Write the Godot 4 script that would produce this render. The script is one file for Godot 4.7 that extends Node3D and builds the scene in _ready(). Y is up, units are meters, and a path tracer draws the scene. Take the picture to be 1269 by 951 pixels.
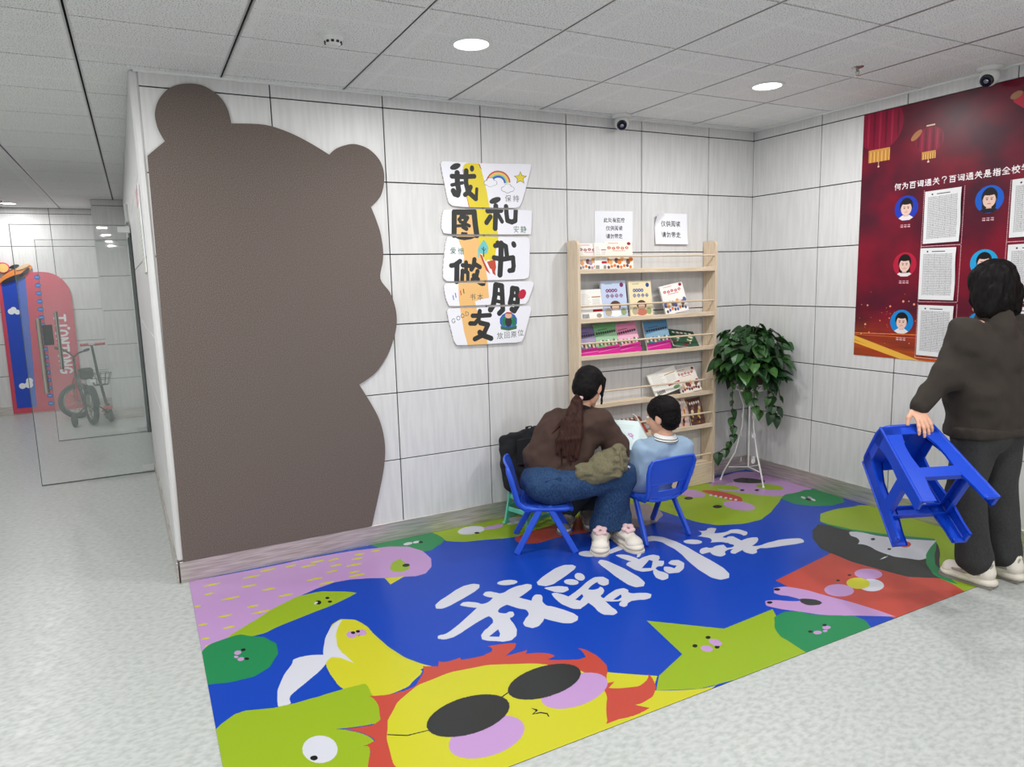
extends Node3D
# A reading corner in a school lobby: felt bear, floor mural, bookshelf, three people, a plant and a corridor behind glass doors.

const CEIL := 2.568
const ROWS := [0.0, 0.4904, 0.8919, 1.2934, 1.6949, 2.0964, 2.4979, 2.568]
const COR_A := Vector3(-4.079, 0, 0)      # the corridor wall starts at the outer corner ...
const COR_B := Vector3(-4.185, 0, -5.62)  # ... and ends at the far pillar
const FAR_Z := -6.78

const STOOL_B := Basis(Vector3(-0.2686, 0.8142, 0.5147), Vector3(0.3402, 0.5801, -0.7401), Vector3(-0.9012, -0.0237, -0.4328))
const STOOL_O := Vector3(-1.1082, 0.4324, 2.2009)
const GLYPHS := {
	"保": [[30,5,8,45],[20,30,20,95],[42,10,90,10],[42,10,42,40],[90,10,90,40],[42,40,90,40],[32,58,98,58],[65,42,65,98],[62,62,35,88],[68,62,95,88]],
	"持": [[5,30,38,30],[22,5,22,88,12,85],[5,62,38,52],[45,22,95,22],[70,5,70,42],[40,42,98,42],[42,62,98,62],[80,48,80,95,68,92],[52,72,60,84]],
	"安": [[50,2,50,12],[10,30,10,18,90,18,90,30],[45,28,28,62,80,95],[68,45,55,70,15,95],[8,48,95,48]],
	"静": [[5,15,45,15],[8,30,42,30],[2,45,48,45],[25,3,25,45],[12,55,12,95],[12,55,42,55,42,95],[12,68,42,68],[12,80,42,80],[65,3,52,22],[58,12,82,12,72,25],[55,28,88,28,88,62],[50,45,98,45],[55,62,88,62],[72,28,72,95,62,90]],
	"爱": [[80,3,20,12],[22,18,28,28],[48,16,50,26],[78,14,68,28],[8,45,8,34,92,34,90,45],[20,52,82,52],[45,42,35,65,8,95],[35,65,75,65,50,85,25,97],[40,72,90,97]],
	"惜": [[20,3,20,97],[8,30,12,50],[30,22,36,38],[42,20,95,20],[55,5,55,40],[82,5,82,40],[38,40,98,40],[48,52,48,97],[48,52,90,52,90,97],[48,72,90,72],[48,94,90,94]],
	"书": [[15,22,75,22,75,48],[8,48,88,48,86,78,72,76],[46,3,46,98],[80,6,92,18]],
	"本": [[8,28,92,28],[50,3,50,98],[48,30,8,78],[52,30,92,78],[30,75,70,75]],
	"放": [[22,3,26,14],[4,22,50,22],[22,22,20,60,4,95],[22,45,44,45,42,88,32,84],[65,3,52,35],[58,25,98,25],[85,25,75,62,48,97],[58,42,72,72,98,97]],
	"回": [[10,8,10,97],[10,8,90,8,90,97],[10,93,90,93],[32,32,32,70],[32,32,68,32,68,70],[32,70,68,70]],
	"原": [[12,10,95,10],[15,10,14,60,4,95],[55,13,48,26],[30,28,30,62],[30,28,84,28,84,62],[30,45,84,45],[30,62,84,62],[57,62,57,95,46,90],[38,72,24,90],[72,72,92,90]],
	"位": [[30,3,6,45],[18,28,18,97],[62,3,66,16],[38,24,95,24],[48,36,54,78],[82,34,72,82],[34,88,98,88]],
	"此": [[8,92,50,78],[30,5,30,85],[30,35,48,35],[12,30,12,88],[90,22,62,42],[60,5,60,85,68,92,96,88,96,72]],
	"处": [[25,3,6,40],[15,20,45,20,36,58,6,92],[12,38,40,75,98,92],[65,5,65,78],[67,28,92,48]],
	"有": [[5,20,95,20],[45,3,30,42,4,70],[35,42,35,97],[35,42,82,42,82,92,70,94],[35,60,82,60],[35,75,82,75]],
	"监": [[15,8,15,42],[34,3,34,48],[60,3,48,28],[55,16,95,16],[68,24,80,36],[14,58,14,92],[14,58,86,58,86,92],[38,58,38,92],[62,58,62,92],[2,92,98,92]],
	"控": [[4,28,34,28],[20,4,20,88,10,85],[4,60,36,48],[66,3,68,14],[42,30,42,18,96,18,94,30],[58,30,44,48],[78,30,95,46],[48,58,92,58],[70,58,70,92],[40,92,98,92]],
	"仅": [[28,3,5,48],[18,28,18,97],[42,18,90,18,78,60,38,96],[48,30,68,68,98,96]],
	"供": [[26,3,5,45],[17,28,17,97],[48,5,48,60],[78,5,78,60],[36,28,96,28],[32,60,98,60],[50,68,34,95],[74,68,94,95]],
	"阅": [[14,3,22,12],[10,20,10,98],[30,8,92,8,92,94,80,92],[36,22,42,32],[64,20,56,32],[34,38,34,58],[34,38,68,38,68,58],[34,58,68,58],[44,58,40,76,24,88],[58,58,58,80,64,86,78,82,78,72]],
	"读": [[10,6,20,16],[4,36,24,36,24,82,36,70],[44,14,94,14],[68,2,68,28],[38,28,96,28,90,42],[50,38,56,46],[44,50,52,58],[36,64,98,64],[72,36,66,72,38,97],[72,76,94,96]],
	"请": [[10,6,20,16],[4,36,22,36,22,84,34,72],[42,12,94,12],[46,25,90,25],[38,38,98,38],[68,2,68,38],[48,50,48,97],[48,50,88,50,88,92,80,94],[48,64,88,64],[48,77,88,77]],
	"勿": [[30,3,8,45],[22,25,90,25,84,88,70,90],[46,25,34,58,10,80],[66,25,50,68,22,97]],
	"带": [[4,16,96,16],[28,3,28,30],[50,3,50,30],[72,3,72,30],[6,46,6,34,94,34,92,46],[22,54,22,86],[22,54,78,54,78,84,70,84],[50,42,50,98]],
	"走": [[18,16,82,16],[50,2,50,32],[6,34,94,34],[50,34,50,88],[50,58,82,58],[28,48,22,75,4,97],[20,72,45,90,98,94]],
	"何": [[26,3,5,45],[17,28,17,97],[34,16,98,16],[86,16,86,92,74,90],[44,36,44,68],[44,36,68,36,68,68],[44,68,68,68]],
	"为": [[26,6,34,18],[8,30,88,30,84,90,70,90],[50,5,46,45,8,95],[54,52,64,66]],
	"百": [[5,10,95,10],[50,10,42,30],[18,30,18,96],[18,30,82,30,82,96],[18,60,82,60],[18,92,82,92]],
	"词": [[10,6,20,16],[4,36,22,36,22,84,36,72],[42,12,92,12,92,92,80,90],[44,32,78,32],[46,48,46,78],[46,48,74,48,74,78],[46,78,74,78]],
	"通": [[10,8,20,18],[4,38,20,38,20,78,4,92],[20,78,40,92,98,94],[40,8,86,8,66,22],[54,14,66,24],[42,28,42,84],[42,28,90,28,90,82,82,82],[42,46,90,46],[42,62,90,62],[66,28,66,82]],
	"关": [[30,4,38,18],[70,4,60,18],[16,24,84,24],[5,48,95,48],[50,24,50,52,8,96],[52,54,92,96]],
	"是": [[26,5,26,40],[26,5,74,5,74,40],[26,22,74,22],[26,40,74,40],[6,52,94,52],[50,52,50,86],[50,68,82,68],[26,62,6,96],[20,76,45,92,96,94]],
	"指": [[4,28,34,28],[20,4,20,88,10,85],[4,62,36,50],[88,8,50,22],[48,4,48,34,56,38,92,38,94,26],[48,50,48,97],[48,50,88,50,88,97],[48,72,88,72],[48,94,88,94]],
	"全": [[50,3,4,45],[50,3,96,45],[26,45,74,45],[24,66,76,66],[50,45,50,92],[8,92,92,92]],
	"校": [[4,28,42,28],[22,3,22,97],[22,32,4,65],[24,36,40,56],[68,3,72,12],[44,20,98,20],[60,28,46,48],[80,28,96,48],[86,48,72,76,40,97],[54,50,70,78,98,97]],
	"学": [[20,4,28,18],[48,2,52,16],[80,4,68,20],[8,40,8,26,92,26,90,40],[26,42,74,42,54,56],[54,56,54,92,42,90],[6,66,94,66]],
	"？": [[20,25,25,8,50,3,75,10,78,28,52,52,52,70],[50,88,54,92]],
	"G": [[85,20,60,5,30,10,10,40,15,75,40,95,75,90,88,70,88,55,60,55]],
	"O": [[50,5,20,18,8,50,20,85,50,95,80,85,92,50,80,18,50,5]],
	"D": [[15,5,15,95],[15,5,50,8,82,30,82,70,50,92,15,95]],
	"T": [[5,12,95,12],[50,12,50,95]],
	"I": [[50,8,50,92]],
	"N": [[14,95,14,8,86,92,86,5]]}
const MURAL := [
	["green",1,[999,28,1023,-26,1383,-84,1436,5,1434,95,1386,168,1320,227,1224,262,1105,170]],
	["white",2,[1184,98,28,2,-6,21]],
	["white",2,[1236,100,22,2,-5,17]],
	["black",2,[1259,114,11,7,-6,16]],
	["lilac",3,[-29,-5,340,15,699,18,996,65,1124,115,1193,196,1219,319,1199,439,1145,531,1087,564,1020,547,918,504,807,448,702,420,617,432,515,471,386,546,251,637,160,714,99,773,12,850,-35,871]],
	["yellow",0,[63,98,104,93,145,99,144,113,102,118,62,112]],
	["yellow",0,[256,101,301,96,345,102,343,117,298,121,255,115]],
	["yellow",0,[170,-58,172,-64,173,-58,171,-43,169,-37,168,-43]],
	["yellow",0,[351,54,390,48,428,54,426,70,386,75,348,69]],
	["yellow",0,[486,63,515,57,543,63,540,79,510,84,483,78]],
	["yellow",0,[620,76,657,71,693,77,689,92,651,98,616,91]],
	["yellow",0,[711,96,742,91,770,97,766,113,735,118,707,112]],
	["yellow",0,[830,156,861,151,890,158,886,173,854,178,826,171]],
	["yellow",0,[779,234,825,230,867,236,863,251,818,255,776,248]],
	["yellow",0,[557,113,598,108,637,114,634,130,593,134,554,128]],
	["yellow",0,[864,99,893,93,919,100,915,115,885,121,859,114]],
	["yellow",0,[962,96,988,91,1009,97,1004,113,979,118,958,112]],
	["yellow",0,[59,212,82,208,104,213,103,227,80,231,58,225]],
	["yellow",0,[235,217,272,213,308,220,306,233,269,237,234,231]],
	["yellow",0,[128,323,170,320,212,327,210,340,168,343,127,336]],
	["yellow",0,[324,312,356,308,386,315,384,328,352,332,322,325]],
	["yellow",0,[383,432,420,429,455,436,452,448,416,451,381,444]],
	["yellow",0,[549,311,591,307,631,314,628,328,586,331,546,325]],
	["yellow",0,[595,394,634,391,671,398,667,411,628,414,592,407]],
	["yellow",0,[665,259,694,255,721,261,718,275,688,279,661,273]],
	["yellow",0,[703,187,734,182,762,189,758,204,727,208,700,202]],
	["yellow",0,[754,382,798,378,839,385,835,399,791,402,751,395]],
	["yellow",0,[768,330,798,326,825,333,821,346,791,350,765,344]],
	["yellow",0,[229,476,256,473,282,479,280,491,253,494,227,488]],
	["yellow",0,[239,560,280,558,320,565,318,577,277,578,238,571]],
	["yellow",0,[95,515,126,512,155,519,154,530,124,533,94,526]],
	["yellow",0,[4,554,25,551,45,557,44,568,23,571,3,565]],
	["yellow",0,[104,645,129,643,153,649,152,660,127,662,103,656]],
	["yellow",0,[7,703,24,700,41,706,40,716,23,718,6,713]],
	["yellow",0,[17,779,32,777,46,782,45,792,30,794,16,789]],
	["yellow",0,[3,334,18,330,32,335,31,348,16,352,3,346]],
	["lime",1,[987,373,1013,326,1070,295,1073,375,1083,411,1040,468,992,458,976,416]],
	["black",2,[1066,400,19,6,-7,21]],
	["yellow",0,[911,504,1012,535,913,596]],
	["lime",3,[113,744,238,645,389,531,525,487,647,530,734,603,613,666,477,712,349,755,217,797]],
	["black",2,[542,610,12,7,-5,23]],
	["white",2,[530,609,10,-7,0,11]],
	["black",2,[592,583,9,5,-3,12]],
	["black",2,[593,631,9,5,-3,12]],
	["green",1,[-14,859,112,754,216,802,272,875,288,963,259,1056,201,1126,119,1143,24,1120,-22,1093]],
	["lilac",2,[134,914,14,2,-1,19]],
	["lilac",2,[139,976,13,2,-1,16]],
	["lilac",2,[124,948,8,5,-1,11]],
	["black",2,[158,901,9,2,-1,12]],
	["black",2,[161,986,9,5,-1,11]],
	["yellow",1,[615,855,668,931,691,1098,722,1257,764,1365,812,1435,766,1435,762,1455,717,1494,650,1533,537,1530,494,1505,454,1407,442,1333,438,1242,443,1176,453,1110,476,1023,522,915,566,855]],
	["white",3,[598,851,564,863,511,936,468,1044,448,1120,354,1088,313,1135,253,1243,223,1347,218,1413,256,1413,264,1371,284,1343,356,1282,422,1221,462,1164,489,1168,522,1211,544,1259,530,1180,519,1112,527,1027,553,933]],
	["lilac",2,[598,1010,20,12,-9,33]],
	["lilac",2,[641,1014,20,12,-8,28]],
	["black",2,[608,997,8,5,-3,12]],
	["black",2,[630,996,8,5,-3,12]],
	["black",0,[616,1023,620,1037,633,1025,620,1042]],
	["lime",3,[19,1410,280,1415,528,1419,543,1440,542,1514,551,1567,523,1670,499,1686,369,1646,443,1717,468,1785,432,1786,444,1806,411,1905,374,2068,292,2242,-23,2161,-22,1712]],
	["white",2,[297,1726,52,30,-16,72]],
	["black",2,[269,1762,11,6,-3,12]],
	["yellow",3,[1354,1794,1428,1858,1546,1950,1469,2019,1624,2098,1708,2107,1251,2203,1124,2130]],
	["orange",3,[369,1651,449,1678,506,1683,530,1638,541,1552,526,1507,657,1544,743,1490,778,1418,833,1450,851,1412,871,1434,936,1433,934,1453,1001,1466,1042,1464,1079,1445,1075,1410,1178,1442,1177,1470,1131,1503,1103,1519,1204,1524,1184,1547,1255,1581,1279,1623,1239,1632,1300,1669,1368,1695,1392,1670,1394,1618,1420,1660,1426,1756,1404,1818,1377,1850,1350,1892,1380,1898,1336,1922,1405,1958,1470,1962,1523,1923,1510,1974,1469,2029,1408,2057,1355,2057,1389,2098,1318,2106,1204,2097,857,2146,652,2346,402,2320,321,2158,412,1893,444,1810,433,1787,472,1777,433,1700]],
	["yellow",1,[529,1734,567,1660,661,1568,784,1526,933,1529,1090,1583,1246,1688,1318,1791,1319,1908,1245,2034,1177,2118,1034,2216,847,2274,652,2271,531,2163,494,1984,500,1842]],
	["black",0,[519,1765,577,1804,650,1814,648,1818,575,1809,517,1770]],
	["black",0,[958,1767,999,1750,999,1756,958,1773]],
	["lilac",2,[813,1947,138,9,-26,98]],
	["lilac",2,[1219,1868,143,7,-39,92]],
	["ink",2,[808,1806,157,11,-28,105]],
	["ink",2,[1152,1759,157,10,-37,96]],
	["black",0,[1019,1882,1035,1902,1035,1909,1011,1917,1037,1921,1056,1940,1052,1961,1048,1959,1050,1944,1033,1927,1003,1919,1027,1907]],
	["lime",0,[1792,1575,2035,1806,2357,1783,2228,1975,2233,2098,2114,2167,1624,2098,1479,2025,1551,1953,1736,1876]],
	["black",2,[1922,1827,9,5,-9,10]],
	["black",2,[1826,1852,9,5,-9,10]],
	["black",2,[1898,1906,9,5,-9,9]],
	["lilac",2,[1853,1893,16,19,-19,17]],
	["lilac",2,[1919,1874,13,25,-21,17]],
	["grey",1,[2648,214,2854,186,2814,433,2708,546,2585,591,2463,561,2399,454]],
	["lime",1,[2661,-21,2897,62,3233,101,3512,122,3663,220,3757,597,3671,667,3511,762,3318,860,3174,893,3004,853,2903,771,2852,601,2826,419,2812,240,2631,203]],
	["lilac",1,[3534,137,3742,44,4028,85,4109,315,4074,515,4002,641,3857,644,3723,626,3621,527,3513,370,3475,257]],
	["lime",2,[3552,270,62,76,-45,44]],
	["lime",2,[3820,433,59,74,-54,47]],
	["ink",1,[3725,174,3780,150,3860,182,3915,297,3838,324,3718,227]],
	["black",2,[3600,382,13,8,-17,16]],
	["black",2,[3686,438,13,8,-17,16]],
	["lilac",2,[3250,244,50,87,-62,64]],
	["lilac",2,[3326,621,54,90,-70,63]],
	["orange",1,[3344,244,3411,261,3470,413,3442,537,3376,536,3348,419]],
	["white",2,[3332,350,9,6,-15,16]],
	["white",2,[3346,384,9,6,-15,16]],
	["white",2,[3360,418,9,6,-15,15]],
	["white",2,[3373,452,9,6,-15,15]],
	["white",2,[3386,485,9,6,-15,15]],
	["white",2,[3400,518,9,6,-15,15]],
	["black",2,[3155,320,25,16,-24,26]],
	["black",2,[3192,560,26,16,-23,24]],
	["green",1,[3725,635,3880,624,4014,632,4082,745,4003,904,3891,942,3774,914,3689,837,3664,743]],
	["white",2,[3818,728,-2,21,-18,12]],
	["white",2,[3835,796,-2,21,-17,12]],
	["black",2,[3811,773,-2,23,-17,12]],
	["lilac",2,[3855,752,-2,21,-18,12]],
	["lime",1,[3578,1059,3719,1006,3930,1029,4019,1055,4105,1214,4109,1494,4219,1982,3833,2168,3280,2129,3322,1947,3790,1660,3649,1463,3542,1317,3505,1174]],
	["green",0,[3519,1123,3519,1163,3560,1304,3658,1456,3817,1643,3790,1660,3626,1478,3533,1324,3492,1185]],
	["ink",3,[3305,1225,3407,1164,3486,1156,3525,1288,3626,1478,3790,1660,3677,1755,3473,1879,3329,1981,3209,1882,3165,1742,3133,1584,3141,1461,3198,1339]],
	["white",3,[3474,1348,3544,1337,3617,1484,3797,1665,3632,1727,3505,1788,3417,1729,3383,1626,3406,1507,3379,1468,3451,1422]],
	["white",0,[3277,1673,3339,1661,3369,1664,3326,1673]],
	["orange",2,[3599,1609,26,16,-43,28]],
	["black",2,[3520,1465,10,6,-17,12]],
	["black",2,[3461,1606,9,5,-12,8]],
	["green",1,[3788,1671,3628,1725,3493,1795,3392,1876,3324,1969,3329,2058,3434,1902,3531,1819,3682,1732]],
	["orange",0,[2612,1572,3144,1479,3135,1620,3165,1742,3205,1884,3320,1971,3311,2038,3274,2126,2745,2119,2719,1896,2606,1669]],
	["lilac",2,[3071,1758,51,42,-59,40]],
	["white",2,[2965,1849,46,37,-65,44]],
	["yellow",2,[2930,1803,42,34,-58,41]],
	["lilac",2,[2783,1808,53,42,-60,44]],
	["black",2,[2874,1731,8,5,-9,7]],
	["black",2,[2977,1719,8,5,-10,7]],
	["lilac",1,[2511,1653,2560,1634,2629,1687,2684,1821,2735,1965,2764,2113,2633,2024,2520,1950,2450,1873,2369,1767,2374,1726,2418,1714,2503,1777,2547,1792,2530,1735,2498,1689]],
	["ink",1,[2552,1776,2602,1817,2602,1855,2554,1856,2521,1814]],
	["black",2,[2537,1648,13,8,-11,10]],
	["black",2,[2398,1729,11,7,-10,9]],
	["green",1,[2274,1871,2331,1837,2420,1848,2478,1918,2586,1996,2617,2035,2594,2105,2529,2152,2176,2133,2187,2031,2203,1952]],
	["lilac",2,[2352,2034,16,9,-13,11]],
	["lilac",2,[2421,2024,16,9,-14,11]],
	["lilac",2,[2391,2041,9,5,-9,7]],
	["black",2,[2332,2013,8,5,-9,7]],
	["black",2,[2432,2005,8,5,-9,7]],
	["lime",3,[1439,-95,2022,-99,2584,-165,2410,147,2089,312,1842,340,1598,283,1430,210,1398,112]],
	["white",2,[1601,91,85,18,-27,66]],
	["black",2,[1611,152,13,8,-7,15]],
	["white",2,[1911,76,67,5,-29,62]],
	["lilac",2,[1763,116,50,-1,-14,33]],
	["lilac",2,[1710,109,33,0,-11,27]],
	["orange",1,[1773,345,2046,285,2463,258,2536,379,2298,494,2042,481,1792,479]],
	["white",1,[1019,955,1047,914,1121,867,1202,820,1260,808,1298,824,1298,853,1268,886,1199,924,1124,959,1065,982,1029,980]],
	["white",2,[1440,888,49,19,-13,28]],
	["white",1,[919,1232,933,1217,958,1219,1017,1188,1097,1131,1185,1064,1132,1007,1137,987,1165,980,1203,1007,1238,1042,1299,1005,1273,969,1284,938,1312,934,1337,962,1360,984,1429,958,1486,953,1526,964,1522,997,1491,1027,1409,1071,1445,1133,1479,1093,1505,1090,1514,1114,1481,1193,1506,1247,1536,1312,1549,1366,1540,1396,1511,1417,1472,1412,1433,1367,1406,1320,1369,1355,1331,1371,1306,1357,1298,1321,1319,1290,1374,1224,1347,1161,1323,1109,1262,1138,1270,1180,1304,1179,1310,1204,1292,1230,1272,1239,1258,1315,1237,1369,1204,1406,1165,1414,1123,1389,1086,1356,1084,1330,1108,1292,1159,1255,1195,1217,1197,1169,1154,1183,1072,1221,1004,1255,954,1265,923,1250]],
	["blue",0,[1116,1339,1179,1302,1169,1341,1153,1364]],
	["white",1,[1565,979,1593,947,1680,895,1774,855,1830,862,1849,889,1834,917,1786,948,1683,1002,1610,1029,1570,1010]],
	["white",2,[1723,1053,28,26,-20,28]],
	["white",2,[1795,1021,10,32,-29,32]],
	["white",1,[1569,1043,1616,1050,1664,1079,1670,1108,1645,1131,1607,1125,1579,1081]],
	["white",1,[1568,1116,1594,1123,1621,1186,1702,1147,1825,1077,1879,1074,1901,1108,1887,1150,1853,1176,1830,1153,1839,1121,1787,1142,1749,1170,1780,1189,1816,1174,1817,1203,1790,1241,1759,1264,1759,1290,1827,1256,1886,1244,1913,1269,1902,1309,1946,1335,1976,1362,1967,1389,1929,1405,1879,1388,1835,1388,1801,1413,1780,1405,1785,1378,1818,1357,1777,1343,1747,1319,1737,1380,1733,1427,1712,1451,1680,1443,1657,1410,1666,1337,1667,1292,1621,1315,1588,1320,1560,1274,1552,1192]],
	["blue",0,[1632,1232,1693,1197,1684,1224,1645,1253]],
	["blue",0,[1786,1327,1853,1298,1839,1325,1806,1339]],
	["white",1,[1992,908,2025,904,2046,991,2055,1125,2045,1225,2021,1269,1990,1279,1957,1253,1953,1155,1967,1024,1977,943]],
	["white",2,[2004,787,43,32,-24,35]],
	["white",1,[2071,835,2158,798,2277,777,2353,777,2308,815,2170,842,2089,853]],
	["white",1,[2390,788,2447,756,2506,780,2535,859,2542,960,2526,1115,2512,1260,2489,1359,2453,1413,2414,1428,2373,1404,2369,1332,2398,1190,2449,1032,2461,929,2456,841,2400,814]],
	["white",1,[2238,858,2299,866,2294,900,2228,967,2204,969,2239,920,2222,892]],
	["white",1,[2123,885,2168,902,2194,963,2195,999,2281,982,2316,1003,2311,1035,2275,1065,2298,1086,2251,1134,2219,1130,2191,1161,2204,1216,2189,1253,2153,1276,2126,1260,2136,1205,2174,1151,2134,1148,2100,1121,2091,1052,2104,1010,2144,1001,2126,939]],
	["blue",0,[2136,1102,2240,1033,2246,1057,2180,1126]],
	["white",1,[2238,1158,2266,1159,2280,1193,2315,1172,2297,1139,2311,1114,2354,1106,2374,1142,2348,1192,2283,1239,2241,1238,2212,1215]],
	["white",2,[2622,955,42,32,-25,27]],
	["white",1,[2773,826,2807,856,2861,834,2891,865,2824,917,2889,937,2965,929,3002,977,2984,1025,2940,1038,2929,982,2867,976,2817,994,2834,1044,2787,1074,2754,1041,2696,1017,2741,978,2729,931,2702,902,2757,883]],
	["white",1,[2558,1081,2619,1057,2645,1080,2692,1072,2739,1082,2720,1126,2777,1124,2782,1070,2837,1006,2881,1013,2872,1087,2945,1081,2986,1099,2944,1143,2862,1177,2892,1195,2996,1191,3103,1203,3182,1240,3165,1281,3121,1291,3011,1269,2917,1248,2856,1229,2800,1266,2761,1242,2771,1194,2696,1213,2688,1186,2738,1156,2681,1157,2633,1198,2587,1181,2596,1123,2541,1124]]]
const BEAR := [-4.033,2.173,-3.949,2.247,-3.972,2.294,-3.982,2.344,-3.980,2.388,-3.959,2.440,-3.920,2.487,-3.877,2.513,-3.820,2.526,-3.763,2.524,-3.715,2.502,-3.674,2.466,-3.649,2.415,-3.639,2.352,-3.541,2.358,-3.464,2.356,-3.387,2.338,-3.309,2.309,-3.230,2.270,-3.152,2.226,-3.113,2.261,-3.043,2.287,-2.990,2.288,-2.930,2.267,-2.879,2.219,-2.855,2.161,-2.855,2.093,-2.881,2.015,-2.939,1.957,-2.915,1.894,-2.892,1.816,-2.882,1.729,-2.886,1.659,-2.906,1.559,-2.855,1.481,-2.826,1.390,-2.823,1.299,-2.847,1.209,-2.891,1.115,-2.964,1.024,-3.064,0.964,-3.011,0.865,-2.963,0.763,-2.938,0.661,-2.933,0.553,-2.951,0.433,-2.990,0.284,-3.038,0.118,-4.054,0.114]
const SIGN_BOARDS := [
	[542,49,547,30,568,24,823,23,1131,13,1141,26,1114,118,1084,207,1062,255,1041,274,1000,279,749,281,622,277,591,266,577,244,562,167],
	[530,385,543,312,559,301,748,293,946,291,1131,293,1141,306,1131,438,743,440,553,436,535,419],
	[527,681,543,542,561,466,577,454,799,453,1045,458,1104,461,1120,479,1118,567,1111,686,1093,709,1037,715,790,716,562,715,538,705],
	[531,765,537,733,554,727,789,729,1114,729,1138,738,1141,753,1112,820,1093,856,1063,870,784,866,571,863,552,850],
	[545,906,551,882,571,878,784,881,1101,885,1117,895,1118,917,1090,999,1057,1088,1026,1109,941,1109,616,1102,589,1087,572,1036]]
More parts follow.
